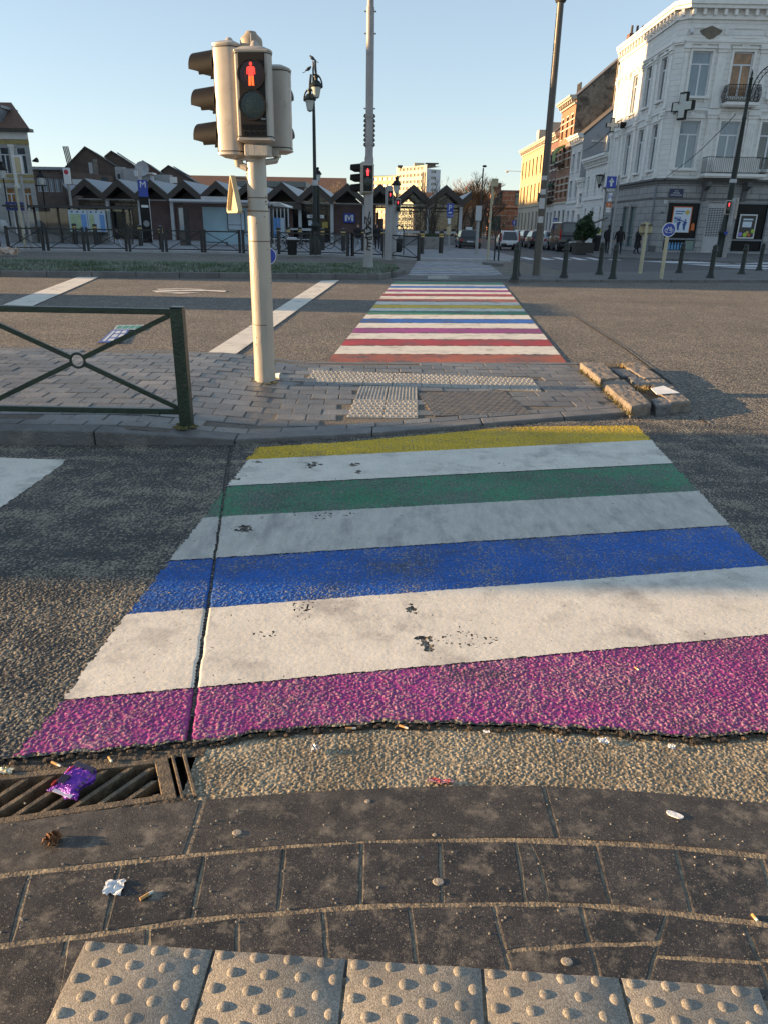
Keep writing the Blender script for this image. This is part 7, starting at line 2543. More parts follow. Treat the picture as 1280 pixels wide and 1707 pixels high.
# M sign
x0, x1 = A(573, 365, SYF - .3).x, A(592, 365, SYF - .3).x
z0, z1 = A(582, 371.5, SYF - .3).z, A(582, 355.5, SYF - .3).z
def msign(t, x0, x1, z0, z1, Y, name='metro_sign'):
 mb = MB(); mb.box(x0, x1, Y, Y + .1, z0, z1)
 o = mb.build(name, M_blue, t, bevel=.03)
 w, h = x1 - x0, z1 - z0
 P = [(-.36, -.32), (-.2, -.32), (-.2, .06), (-.02, -.3), (.02, -.3), (.2, .06), (.2, -.32), (.36, -.32), (.36, .32), (.18, .32), (0, -.05), (-.18, .32), (-.36, .32)]
 # the letter as a mesh of strips
 c = Vector(((x0 + x1) / 2, Y - .012, (z0 + z1) / 2))
 def pt(u, v): return (c.x + u * w, c.z + v * h)
 mb = MB()
 M = Matrix(((1, 0, 0, 0), (0, 0, -1, Y), (0, 1, 0, 0), (0, 0, 0, 1)))
 for q in ([(-.36, -.32), (-.2, -.32), (-.2, .32), (-.36, .32)], [(.2, -.32), (.36, -.32), (.36, .32), (.2, .32)], [(-.199, .32), (-.05, -.2), (.0, -.2), (.0, .0), (-.13, .32)], [(.0, .0), (.0, -.2), (.05, -.2), (.199, .32), (.13, .32)]):
  mb.prism([pt(*p) for p in q], .002, .02, M)
 mb.build('letter', M_signwhite, o)
 return o
msign(st, x0, x1, z0, z1, SYF - .35)
# totem with the blue head
tB = G(247, 403, .1)
tB = Vector((A(247, 400, 52).x, 52, .1))
tt = thing('metro_totem', 'leaning-looking dark totem with a blue M head in front of the station', 'totem', tB)
ztp, zb_ = A(229, 300, 52).z, A(235, 328, 52).z
wT = 15 * px_w(52, 330)
Mt = Matrix.Translation(tB) @ Matrix.Rotation(R(28), 4, 'Z')
part(tt, 'shaft', M_sigblack, lambda mb: mb.box(-wT / 2, wT / 2, -.09, .09, 0, zb_ - .1, Mt))
mb = MB(); mb.box(-wT / 2, wT / 2, -.1, .1, zb_ - .1, ztp - .1, Mt)
hd = mb.build('blue_head', M_blue, tt)
mb = MB(); add_text(mb, 'M', .55, Mt @ Matrix.Translation((0, -.105, (zb_ + ztp) / 2 + .12)) @ Matrix.Rotation(R(90), 4, 'X'), .008)
mb.build('letter', M_signwhite, hd)
part(tt, 'white_strip', M_signwhite, lambda mb: (mb.box(-wT * .38, wT * .38, -.1, -.091, zb_ - .75, zb_ - .6, Mt),))
part(tt, 'edge_strip', M_signwhite, lambda mb: mb.box(wT / 2, wT / 2 + .04, -.08, .08, .1, zb_ - .2, Mt))
part(tt, 'map_print', M_conc, lambda mb: mb.lathe([(.2, -.092), (.2, -.098), (.001, -.099)], 12, Mt @ Matrix.Translation((0, 0, 1.2)) @ Matrix(((1, 0, 0, 0), (0, 0, 1, 0), (0, 1, 0, 0), (0, 0, 0, 1)))))
# ---------------------------------------------------------------- bus shelters on the square
M_shel = pm('shelter_dark', (.03, .03, .032), .45, var=.2)
M_panelw = pm('timetable_paper', (.42, .50, .58), .5, var=.1)
M_panelb = pm('timetable_blue', (.12, .26, .52), .5, var=.15)
M_panelg = pm('timetable_green', (.34, .44, .26), .5, var=.15)
def shelter(label, Y, xl, xr, ytop, posts, dz=0, depth=1.6, roofm=M_shel, rt=.12):
 a, b = A(xl, ytop, Y), A(xr, ytop, Y)
 zt = a.z
 t = thing('bus_shelter', label, 'bus shelter', ((a.x + b.x) / 2, Y, .1))
 part(t, 'roof', roofm, lambda mb: mb.box(a.x, b.x, Y - .3, Y + depth, zt - rt, zt))
 for p in posts:
  x = A(p, 380, Y).x
  part(t, 'post', M_dkgrey, lambda mb: mb.box(x - .05, x + .05, Y + depth - .3, Y + depth - .2, .1, zt - rt))
 return t, a.x, b.x, zt
sh1, xa_, xb_, zt = shelter('long glass bus shelter with blue and green timetables, at the left of the square', 47, 8, 208, 341, (12, 44, 84, 104, 120, 150, 176, 196, 206), 0, 1.7)
part(sh1, 'glass', M_clear, lambda mb: mb.box(xa_ + .1, xb_ - .1, 48.45, 48.46, .6, zt - .14))
part(sh1, 'bench_wall', M_conc, lambda mb: mb.box(A(10, 400, 48).x, A(176, 400, 48).x, 48.6, 48.9, .1, 1.02))
for q, (p0, p1) in enumerate(((116, 147), (148, 177))):
 x0, x1 = A(p0, 370, 46.6).x, A(p1, 370, 46.6).x
 mb = MB(); mb.box(x0, x1, 46.6, 46.7, A(130, 386, 46.6).z, A(130, 350, 46.6).z)
 pn = mb.build('timetable_case', M_panelw, sh1)
 for k in range(3):
  mm = (M_panelg, M_panelg if q == 0 else M_panelw, M_panelb)[k]
  part(pn, 'timetable', mm, lambda mb: mb.box(x0 + (x1 - x0) * (.08 + .3 * k), x0 + (x1 - x0) * (.34 + .3 * k), 46.58, 46.598, A(130, 385, 46.6).z, A(130, 357, 46.6).z))
  part(pn, 'route_number', M_seam, lambda mb: mb.box(x0 + (x1 - x0) * (.17 + .3 * k), x0 + (x1 - x0) * (.25 + .3 * k), 46.58, 46.598, A(130, 354, 46.6).z, A(130, 352, 46.6).z))
lt = part(sh1, 'lit_strip', M_signwhite, lambda mb: mb.box(A(121, 345, 46.7).x, A(140, 345, 46.7).x, 46.72, 46.76, A(130, 346, 46.7).z, A(130, 343.5, 46.7).z))
x0, x1 = A(10.5, 345, 46.9).x, A(46, 345, 46.9).x
part(sh1, 'name_board', pm('board_navy', (.012, .03, .17), .4), lambda mb: mb.box(x0, x1, 46.9, 46.96, A(28, 351, 46.9).z, A(28, 337, 46.9).z))
mb = MB(); add_text(mb, 'SIMONIS', .27, Matrix.Translation(((x0 + x1) / 2 + .12, 46.89, A(28, 344, 46.9).z)) @ Matrix.Rotation(R(90), 4, 'X'), .01)
mb.build('station_name', M_signwhite, sh1)
part(sh1, 'white_door', M_signwhite, lambda mb: (mb.box(A(24, 360, 48.4).x, A(26, 360, 48.4).x, 48.38, 48.42, .6, A(25, 350, 48.4).z), mb.box(A(35, 360, 48.4).x, A(39, 360, 48.4).x, 48.38, 48.42, .6, A(25, 352, 48.4).z)))
part(sh1, 'cushion_seat', M_sidegrey, lambda mb: mb.ball((A(5, 378, 46).x, 46, A(5, 378, 46).z), (.4, .3, .4), 10, 6))
sh2, xa_, xb_, zt = shelter('grey shelter with a pale blue back panel and poster, left of the signal column', 48, 286, 450, 333, (297, 450), 0, 1.5, M_greyer, .14)
part(sh2, 'tube', M_col, lambda mb: mb.cyl((xa_, 47.6, zt - .05), (xb_, 47.6, zt - .05), .09, .09, 10))
part(sh2, 'lamp_strip', M_greyer, lambda mb: mb.box(A(336, 328, 47.8).x, A(378, 328, 47.8).x, 47.7, 47.9, zt, zt + .22))
part(sh2, 'end_panel', M_dkgrey, lambda mb: mb.box(A(300, 380, 47.4).x, A(309, 380, 47.4).x, 47.3, 48.6, .1, A(303, 345, 47.4).z))
part(sh2, 'end_glass', M_curtain, lambda mb: mb.box(A(301, 380, 47.28).x, A(308, 380, 47.28).x, 47.26, 47.29, .9, A(303, 347, 47.4).z))
M_pblue = pm('pale_blue_panel', (.30, .45, .54), .4, var=.12, vs=1.5)
bk = part(sh2, 'back_panel', M_pblue, lambda mb: mb.box(A(340, 380, 49).x, A(449, 380, 49).x, 49, 49.05, .2, A(400, 346, 49).z))
fr_ = part(sh2, 'poster_frame', M_windark, lambda mb: mb.box(A(379.5, 370, 48.9).x, A(409, 370, 48.9).x, 48.92, 48.97, A(395, 384, 48.9).z, A(395, 352, 48.9).z))
part(fr_, 'poster', M_panelw, lambda mb: (mb.box(A(381, 370, 48.9).x, A(402, 370, 48.9).x, 48.9, 48.915, A(395, 374.5, 48.9).z, A(395, 353.5, 48.9).z), mb.box(A(381, 370, 48.9).x, A(402, 370, 48.9).x, 48.9, 48.915, A(395, 383, 48.9).z, A(395, 375.5, 48.9).z), mb.box(A(403, 370, 48.9).x, A(408, 370, 48.9).x, 48.9, 48.915, A(395, 383, 48.9).z, A(395, 353.5, 48.9).z)))
part(sh2, 'bench', M_dkgrey, lambda mb: (mb.box(A(341, 404, 48).x, A(381, 404, 48).x, 47.7, 48.1, A(360, 404.5, 48).z, A(360, 403, 48).z), mb.box(A(379, 404, 48).x, A(381, 404, 48).x, 47.8, 47.9, .1, A(360, 404, 48).z)))
# glass kiosk by the signal column
t = thing('glass_kiosk', 'dark framed glass kiosk with a white roof right of the signal column', 'kiosk', (A(465, 380, 54).x, 54, .1))
x0, x1 = A(444, 380, 54).x, A(481, 380, 54).x
zt = A(455, 342, 54).z
part(t, 'roof', M_wtrim, lambda mb: mb.hexa([(x0, 53.6, zt), (x1, 54.4, zt - .12), (x1, 57, zt - .12), (x0, 57, zt)], [(x0, 53.6, zt + .2), (A(466, 340, 54).x, 53.8, zt + .2), (x1, 57, zt), (x0, 57, zt + .2)]))
g_ = part(t, 'glass', M_dimglass, lambda mb: mb.box(x0, x1, 54.3, 54.34, .1, zt - .2))
for k in range(7):
 x = x0 + (x1 - x0) * k / 6
 part(t, 'mullion', M_greyer, lambda mb: mb.box(x - .035, x + .035, 54.2, 54.29, .1, zt - .2))
for k in range(3):
 x = A(458 + 6.5 * k, 380, 54.1).x
 part(t, 'notice', M_panelb if k < 2 else M_panelw, lambda mb: mb.box(x - .15, x + .15, 54.1, 54.15, .6, A(460, 363, 54.1).z))
# ---------------------------------------------------------------- fences, posts, lamps of the square
FEN = [G(-60, 416.5, .1), G(1, 416.5, .1), G(16, 417, .1), G(74, 418, .1), G(82, 418, .1), G(142, 418.5, .1), G(149, 418.5, .1), G(212, 419, .1), G(218, 419.5, .1), G(272, 420, .1), G(279, 420, .1), G(338, 420.8, .1), G(343, 421, .1), G(401, 422, .1), G(407, 422, .1)]
lab_f = ['leftmost black fence panel, cut by the edge of the photo', 'black fence panel in front of the bus stop poles', 'black fence panel below the blue and green timetables', 'black fence panel with the walking person behind it', 'black fence panel in front of the dark totem', 'black fence panel before the brick wall of the station', 'black fence panel in front of the pale blue shelter back']
def fence_panel(a, b, label, hgt=.98):
 t = thing('fence_panel', label, 'fence panel', (a + b) / 2, 0, 'black fence panels along the square')
 d = (b - a)
 L_ = d.length
 d.normalize()
 M = Matrix.Translation(a) @ Matrix.Rotation(math.atan2(d.y, d.x), 4, 'Z')
 for x in (0, L_):
  part(t, 'post', M_blackpaint, lambda mb: mb.box(x - .06, x + .06, -.05, .05, 0, hgt + .06, M))
 part(t, 'top_rail', M_blackpaint, lambda mb: mb.box(.06, L_ - .06, -.025, .025, hgt - .06, hgt, M))
 part(t, 'bottom_rail', M_blackpaint, lambda mb: mb.box(.06, L_ - .06, -.025, .025, .1, .15, M))
 for p, q in ((.12, hgt - .06), (hgt - .06, .12)):
  part(t, 'diagonal_bar', M_blackpaint, lambda mb: mb.cyl(M @ Vector((.06, 0, p)), M @ Vector((L_ - .06, 0, q)), .018, .018, 5))
 return t
for k in range(0, 14, 2):
 fence_panel(FEN[k], FEN[k + 1], lab_f[k // 2])
for a, b, lb_ in (((407, 422.5), (441, 423.2), 'black fence panel half hidden behind the signal column'), ((466, 424), (519, 425), 'black fence panel with the bikes behind it'), ((527, 425.3), (580, 427), 'black fence panel just right of the green lamp post'), ((588, 427), (640, 429.5), 'black fence panel in front of the walking man'), ((649, 430), (697, 435), 'rightmost black fence panel, bending towards the crossing')):
 fence_panel(G(*a, .1), G(*b, .1), lb_)
pr_ = None
for px, py, lb_ in ((128, 407, 'left end, below the timetables'), (162, 408, 'in front of the walking person'), (236, 410, 'beside the dark totem'), (271, 417, 'at the fence post right of the totem'), (466, 415, 'behind the bikes, left'), (482, 409, 'behind the bin by the kiosk'), (501, 408, 'between the bin and the green lamp post'), (538.5, 417, 'right of the green lamp post'),
                   (573, 418, 'below the metro sign'), (606, 418, 'behind the mast'), (638, 419, 'left of the grey signal columns'), (702, 423, 'left of the planter'), (734, 422, 'right of the planter')):
 p = G(px, py, .1)
 lbl = 'black post with a pale yellow band, ' + lb_
 if pr_ is None:
  pr_ = thing('post', lbl, 'post', p, 0, 'banded black posts on the square')
  part(pr_, 'shaft', M_blackpaint, lambda mb: mb.lathe([(.12, 0), (.12, 1.0), (.13, 1.0), (.13, 1.12), (.02, 1.16)], 12, Matrix.Translation(p)))
  for z in (.86, .98):
   part(pr_, 'band', M_band, lambda mb: mb.lathe([(.123, z - .04), (.125, z - .03), (.125, z + .02), (.123, z + .03)], 12, Matrix.Translation(p), caps=False))
 else:
  dup(pr_, p, 0, lbl)
# bus stop poles
def bus_stop(base, topx, topy, wpx, hpx, pm_, label, lit=False):
 b_ = G(*base, .1)
 c = A(topx, topy + hpx / 2, b_.y)
 t = thing('bus_stop', label, 'bus stop', b_)
 k = px_w(b_.y, 300)
 part(t, 'pole', pm_, lambda mb: mb.cyl(b_, (b_.x, b_.y, c.z), 2.2 * k, 2.2 * k, 10))
 mb = MB(); mb.box(b_.x - wpx * k / 2, b_.x + wpx * k / 2, b_.y - .12, b_.y + .05, c.z - hpx * k * .5, c.z + hpx * k * .5)
 f_ = mb.build('flag', M_signwhite, t, bevel=.02)
 return t, f_, b_, c, k
t, f_, b_, c, k = bus_stop((54, 416), 27, 261, 10, 28, M_greypole, 'bus stop flag catching orange light, far left')
part(f_, 'side_board', M_signback, lambda mb: mb.box(b_.x - 4.5 * k, b_.x + 4.5 * k, b_.y - .14, b_.y - .122, c.z - 12 * k, c.z + 12 * k))
part(t, 'pole', M_ypole, lambda mb: mb.cyl((b_.x - .45, b_.y + .3, 0.1), (b_.x - .45, b_.y + .3, A(24, 310, b_.y).z), 2 * k, 2 * k, 8))
t, f_, b_, c, k = bus_stop((127, 402), 108, 281, 11, 25, M_greypole, 'bus stop pole with a white flag and red dot above the shelter')
part(f_, 'red_dot', pm('red_print', (.45, .02, .05), .5), lambda mb: mb.lathe([(3.6 * k, 0), (3.6 * k, .012), (.001, .014)], 14, Matrix.Translation((b_.x, b_.y - .121, c.z + 6 * k)) @ Matrix.Rotation(R(90), 4, 'X')))
# lantern posts
def lantern(parent, p, s, cap=M_sigblack):
 mb = MB()
 mb.lathe([(.30 * s, 0), (.32 * s, .04 * s), (.17 * s, .26 * s), (.09 * s, .3 * s), (.09 * s, .4 * s), (.13 * s, .42 * s), (.13 * s, .47 * s), (.03 * s, .52 * s)], 14, Matrix.Translation(p))
 c = mb.build('lantern_cap', cap, parent)
 mb = MB()
 mb.lathe([(.24 * s, 0), (.15 * s, -.44 * s), (.05 * s, -.5 * s), (.001, -.5 * s)], 14, Matrix.Translation(p + Vector((0, 0, -.005))), caps=False)
 mb.build('lantern_glass', M_lampglass, c)
 return c
for px, py, tx, ty, lb_ in ((24, 400, 4, 284, 'black lantern post at the left edge, before the town house'), (78, 400, 69, 296, 'black lantern post before the low house with wide windows')):
 Y = 58 if px < 50 else 64
 b_ = Vector((A(px, py, Y).x, Y, .1))
 tp = A(tx, ty, Y)
 t = thing('lantern_post', lb_, 'lantern post', b_)
 x = tp.x
 part(t, 'pole', M_sigblack, lambda mb: mb.lathe([(.12, 0), (.09, .6), (.06, .7), (.045, tp.z - .55)], 10, Matrix.Translation((x, Y, 0.05))))
 lantern(t, Vector((x, Y, tp.z)), 1.15)
# ornate lamp post with two lanterns and two pigeons
b_ = G(527.5, 424, .1)
Yl = b_.y
k = px_w(Yl, 300)
lp = thing('ornate_lamp_post', 'tall ornate green lamp post with hanging lanterns and birds on top', 'lamp post', b_)
zt = A(519.5, 102, Yl).z
part(lp, 'base', M_dkgreen, lambda mb: mb.lathe([(9 * k, 0), (9 * k, .5), (7.5 * k, .6), (6.5 * k, .7), (6.5 * k, A(527, 380, Yl).z - .1), (7.5 * k, A(527, 378, Yl).z - .1), (7.5 * k, A(527, 375, Yl).z - .1), (4.8 * k, A(527, 370, Yl).z - .1)], 16, Matrix.Translation(b_)))
part(lp, 'shaft', M_dkgreen, lambda mb: mb.lathe([(4.6 * k, A(527, 372, Yl).z), (4.2 * k, A(524, 310, Yl).z), (3.0 * k, A(524, 306, Yl).z), (2.6 * k, A(522, 200, Yl).z), (1.9 * k, A(520, 160, Yl).z), (1.2 * k, zt)], 14, Matrix.Translation((b_.x, Yl, 0))))
part(lp, 'collar', M_greyer, lambda mb: mb.lathe([(4.6 * k, -.12), (5.2 * k, -.1), (5.2 * k, .1), (4.6 * k, .12)], 14, Matrix.Translation((b_.x, Yl, A(524, 305, Yl).z))))
part(lp, 'side_pipe', M_dkgreen, lambda mb: mb.cyl((b_.x + 6.4 * k, Yl, .1), (b_.x + 6.0 * k, Yl, A(531, 310, Yl).z), 2 * k, 1.4 * k, 8))
def hang_arm(sx, topy, spanx, lampy, capx):
 z1 = A(520, topy, Yl).z
 zb = A(520, topy + 26, Yl).z
 cx = b_.x + sx * abs(spanx) * k
 zl = A(520, lampy, Yl).z
 R_ = (zl - z1)
 mb = MB()
 w_ = 9.5 * k
 P = [Vector((b_.x, Yl, z1 + .0)), Vector((cx, Yl, z1))]
 for q in range(1, 7):
  t_ = q / 6
  P.append(Vector((cx + sx * w_ * math.sin(t_ * math.pi / 2), Yl, z1 + (zl - z1) * (1 - math.cos(t_ * math.pi / 2)))))
 P.append(Vector((cx + sx * w_ * .55, Yl, zl - .06)))
 mb.tube(P, .035, 6)
 a = mb.build('arm', M_dkgreen, lp)
 mb = MB()
 zt2 = A(520, topy - 25, Yl).z
 mb.tube([Vector((cx - sx * .0, Yl, z1)), Vector((cx - sx * .03, Yl, (z1 + zt2) / 2)), Vector((b_.x + sx * .1, Yl, zt2))], [.05, .06, .05], 6)
 mb.build('scroll', M_dkgreen, a)
 lantern(lp, Vector((cx, Yl, zl)), .9, M_dkgreen)
hang_arm(1, 124.5, 4.5, 145, 0)
hang_arm(-1, 149, 6, 167.5, 0)
def pigeon(p, rz, label):
 t = thing('pigeon', label, 'bird', p)
 M = Matrix.Translation(p) @ Matrix.Rotation(rz, 4, 'Z') @ Matrix.Scale(.85, 4)
 mb = MB()
 M_bird = MATS.get('pigeon_grey') or pm('pigeon_grey', (.035, .04, .05), .6, var=.4, vs=20)
 mb.lathe([(.001, -.2), (.025, -.16), (.04, -.1), (.07, -.02), (.085, .06), (.06, .13), (.03, .16), (.001, .17)], 10, M @ Matrix.Translation((0, 0, .1)) @ Matrix.Rotation(R(58), 4, 'Y'))
 mb.ball((.13, 0, .21), (.045, .04, .045), 8, 6, M)
 mb.cyl(M @ Vector((.165, 0, .205)), M @ Vector((.2, 0, .195)), .012, .003, 5)
 mb.prism([(-.14, -.02), (-.30, -.035), (-.30, .035), (-.14, .02)], .0, .02, M @ Matrix.Translation((0, 0, -.0)) @ Matrix.Rotation(R(-22), 4, 'Y') @ Matrix.Translation((0, 0, .02)))
 mb.cyl(M @ Vector((.02, .03, 0)), M @ Vector((.01, .03, .06)), .008, .008, 4)
 mb.cyl(M @ Vector((.02, -.03, 0)), M @ Vector((.01, -.03, .06)), .008, .008, 4)
 mb.build('body', M_bird, t)
pigeon(Vector((b_.x, Yl, zt + .02)), R(180), 'dark bird on the very top of the ornate lamp post')
pigeon(Vector((A(514, 118, Yl).x, Yl, A(514, 119, Yl).z)), R(10), 'second dark bird, on the lower left scroll of the ornate lamp post')
b2 = Vector((A(527, 400, 58).x + .15, 58, .1))
t = thing('lantern_post', 'lantern post mostly hidden behind the ornate lamp post', 'lantern post', b2)
part(t, 'pole', M_dkgreen, lambda mb: mb.lathe([(.1, 0), (.06, .8), (.05, A(529, 305, 58).z)], 8, Matrix.Translation((A(530.2, 300, 58).x, 58, .05))))
lantern(t, A(530.2, 291, 58), .95)
# lantern between signal columns
tp = A(660.5, 309, 58)
t = thing('lantern_post', 'lantern seen above the rightmost red man head', 'lantern post', Vector((tp.x, 58, .1)))
part(t, 'pole', M_dkgreen, lambda mb: mb.lathe([(.1, 0), (.06, .8), (.05, tp.z - .5)], 8, Matrix.Translation((tp.x, 58, .05))))
lantern(t, tp, 1.1)
# bins
def bin_(p, r, h, label, lid=True):
 t = thing('litter_bin', label, 'litter bin', p)
 part(t, 'body', M_blackpaint, lambda mb: mb.lathe([(r * .82, 0), (r * .9, .05), (r, h * .85), (r * 1.02, h * .86)], 16, Matrix.Translation(p)))
 part(t, 'lid', M_greyer if lid else M_blackpaint, lambda mb: mb.lathe([(r * 1.08, h * .86), (r * 1.1, h * .95), (r * .8, h), (.001, h)], 16, Matrix.Translation(p)))
 return t
k = px_w(40, 400)
bin_(G(488, 425, .1), 7.6 * k, (A(488, 394, 38.5).z - .1), 'black bin with a pale lid in front of the parked bikes')
p = G(665.5, 430, .1)
p = Vector((p.x, 38.5, .1))
t = thing('hoop_bin', 'litter bin hanging in a metal hoop with a white bag, right of the signal columns', 'litter bin', p)
part(t, 'basket', M_blackpaint, lambda mb: mb.lathe([(.12, .12), (.17, .2), (.21, .75)], 14, Matrix.Translation(p)))
for sx in (-1, 1):
 part(t, 'post', M_blackpaint, lambda mb: mb.cyl((p.x + sx * .25, p.y, .1), (p.x + sx * .25, p.y, 1.15), .025, .025, 6))
part(t, 'hoop', M_blackpaint, lambda mb: mb.tube([(p.x + .25 * math.cos(a), p.y, 1.15 + .3 * math.sin(a)) for a in [math.pi * q / 10 for q in range(11)]], .03, 6))
part(t, 'white_bag', M_scrap, lambda mb: mb.add(*crumple(p + Vector((.05, -.03, .8)), .22, .2, .3, 4)))
# fire-red heap by the left kerb
scrap((12, 426), .9, .4, .35, pm('orange_bags', (.42, .22, .12), .7, col2=(.6, .55, .5), mix=.5, ms=8), 'litter_heap', 'small heap of orange and white rubbish on the kerb at the far left', 'rubbish', z=.02, seed=21)
# ---------------------------------------------------------------- people
M_clothb = pm('black_cloth', (.012, .012, .014), .85, var=.4, vs=8, bump=.3, bs=60)
M_trous = pm('dark_trousers', (.02, .022, .028), .85, var=.3, vs=8)
M_light_tr = pm('pale_jeans', (.36, .40, .45), .85, var=.2, vs=10)
M_hair = pm('dark_hair', (.012, .009, .007), .6)
M_shoe = pm('pale_trainers', (.55, .55, .55), .6)
M_shoed = pm('dark_shoes', (.012, .012, .012), .5)
def person(p, rz, label, h=1.75, top=M_clothb, legs=M_trous, shoe=M_shoed, stride=.25, coat=False, hood=False, bend=0.0, arm=(.12, -.12), group=None):
 s = h / 1.75
 V, E, Rr = [], [], []
 def add(x, y, z, r, par=None):
  V.append((x * s, y * s, z * s)); Rr.append(r * s)
  if par is not None:
   E.append((par, len(V) - 1))
  return len(V) - 1
 pel = add(0, 0, .93, .125)
 w = add(0, bend * .15, 1.08, .115, pel)
 ch = add(0, bend * .35, 1.30, .135, w)
 nk = add(0, bend * .55, 1.47, .055, ch)
 hd0 = add(0, bend * .62 - .01, 1.56, .072, nk)
 hd1 = add(0, bend * .68 - .015, 1.66, .082, hd0)
 hd2 = add(0, bend * .7, 1.73, .05, hd1)
 ns = add(0, bend * .66 - .10, 1.615, .012, hd0)
 for sx, st_ in ((1, stride), (-1, -stride)):
  hip = add(sx * .09, 0, .86, .095, pel)
  kn_ = add(sx * .10, -st_ * .55 - .02, .49, .062, hip)
  an = add(sx * .10, -st_ + .05 * (1 if st_ < 0 else 0), .09 + (.03 if st_ < 0 else 0), .042, kn_)
  to = add(sx * .11, -st_ - .15, .04, .036, an)
 for sx, sw in ((1, arm[0]), (-1, arm[1])):
  sh_ = add(sx * .19, bend * .42, 1.40, .062, ch)
  el = add(sx * .245, bend * .4 + .03 - sw * .3, 1.13, .048, sh_)
  wr = add(sx * .25, bend * .4 - .06 - sw, .89, .034, el)
  pm_ = add(sx * .25, bend * .4 - .08 - sw, .83, .032, wr)
  for k, (dx, l) in enumerate(((-.024, .062), (-.008, .072), (.008, .068), (.022, .055))):
   f1 = add(sx * .25 + dx * .5, bend * .4 - .085 - sw + dx, .78, .0095, pm_)
   add(sx * .25 + dx * .4, bend * .4 - .075 - sw + dx, .78 - l, .0085, f1)
  t1 = add(sx * (.25 - .03), bend * .4 - .11 - sw, .82, .010, pm_)
  add(sx * (.25 - .035), bend * .4 - .125 - sw, .78, .009, t1)
 me = bpy.data.meshes.new('person_skeleton')
 me.from_pydata(V, E, [])
 o = bpy.data.objects.new('person_skeleton', me)
 COL.objects.link(o)
 o.modifiers.new('skin', 'SKIN')
 me.skin_vertices[0].data[0].use_root = True
 for i, r in enumerate(Rr):
  me.skin_vertices[0].data[i].radius = (r, r * .85)
 sb = o.modifiers.new('sub', 'SUBSURF')
 sb.levels = sb.render_levels = 2
 dg = bpy.context.evaluated_depsgraph_get()
 m2 = bpy.data.meshes.new_from_object(o.evaluated_get(dg))
 bpy.data.objects.remove(o)
 m2.name = 'body'
 for m in (top, legs, shoe, M_skin, M_hair):
  m2.materials.append(m)
 for pl in m2.polygons:
  c = pl.center / s
  pl.use_smooth = True
  if c.z > 1.47:
   back = c.y > bend * .68 + .0 or c.z > 1.70
   pl.material_index = 0 if hood and (back or abs(c.x) > .05) else (4 if back else 3)
  elif abs(c.x) > .19 and c.z < .885:
   pl.material_index = 3
  elif c.z < .095:
   pl.material_index = 2
  elif c.z < .90:
   pl.material_index = 1
  else:
   pl.material_index = 0
 t = thing('person', label, 'person', p, rz, group)
 b = bpy.data.objects.new('body', m2)
 COL.objects.link(b)
 b.parent = t
 if coat or True:
  mb = MB()
  z0 = .42 if coat else .80
  sc = 1.0
  mb.lathe([(.225 if coat else .18, z0), (.19, 1.0), (.185, 1.2), (.20, 1.36), (.15, 1.44), (.07, 1.50)], 16, Matrix.Scale(s, 4) @ Matrix.Translation((0, bend * .25, 0)) @ Matrix.Scale(.72, 4, (0, 1, 0)), caps=False)
  mb.build('coat', top, t, world=False)
 if hood:
  mb = MB()
  mb.lathe([(.12, 1.45), (.125, 1.58), (.115, 1.70), (.06, 1.77), (.001, 1.78)], 14, Matrix.Scale(s, 4) @ Matrix.Translation((0, bend * .66 + .015, 0)), caps=False, arc=(R(-50), R(230)))
  mb.build('hood', top, t, world=False)
 else:
  mb = MB()
  mb.ball((0, (bend * .68 + .02) * s, 1.69 * s), (.085 * s, .09 * s, .085 * s), 12, 7)
  mb.build('hair', M_hair, t, world=False)
 mb = MB()
 for sx in (-1, 1):
  mb.ball((sx * .03 * s, (bend * .66 - .083) * s, 1.635 * s), .009 * s, 6, 4)
 mb.ball((0, (bend * .66 - .085) * s, 1.575 * s), (.02 * s, .006 * s, .006 * s), 6, 4)
 mb.build('eyes_and_mouth', M_hair, t, world=False)
 t.scale = (1.2, 1.15, 1)
 return t
def hgt(px, y0, y1, Y):
 return A(px, y0, Y).z - A(px, y1, Y).z
p = G(597, 417, .1)
person(p, R(10), 'man in a black jacket and pale jeans walking below the metro sign', hgt(597, 373, 417, p.y), M_clothb, M_light_tr, M_shoe, .22, arm=(.1, -.06))
p = G(629, 418, .1)
person(p, R(-5), 'person in a black hooded jacket and dark trousers right of the mast', hgt(629, 373.5, 418, p.y), M_clothb, M_trous, M_shoe, .12, hood=True)
p = G(198, 414, .1)
M_sweat = pm('cream_jumper', (.33, .32, .29), .85)
person(p, R(75), 'short person in dark clothes and white trainers walking past the shelter at the left', hgt(198, 381, 414, p.y), M_clothb, M_light_tr, M_shoe, .28, hood=False)
p = G(1010, 423.5, .1)
person(p, R(150), 'man in black with a bent arm, left of the two by the arrow sign pole', hgt(1010, 375, 423.5, p.y), M_clothb, M_trous, M_shoed, .18, arm=(.25, -.1))
p = G(1029, 423.5, .1)
person(p, R(175), 'man in a black suit seen from behind, right of the arrow sign pole', hgt(1029, 377, 423.5, p.y), M_clothb, M_trous, M_shoed, .12)
p = G(1059, 424, .1)
person(p, R(115), 'person in a long black hooded coat walking before the shop window', hgt(1059, 378, 424, p.y), M_clothb, M_trous, M_shoed, .24, coat=True, hood=True, bend=-.12)
p = G(621, 416, .1)
p = Vector((A(621.5, 380, 57).x, 57, .1))
person(p, R(-90), 'person half hidden behind the mast, in dark clothes', 1.72, M_clothb, M_trous, M_shoed, .2)
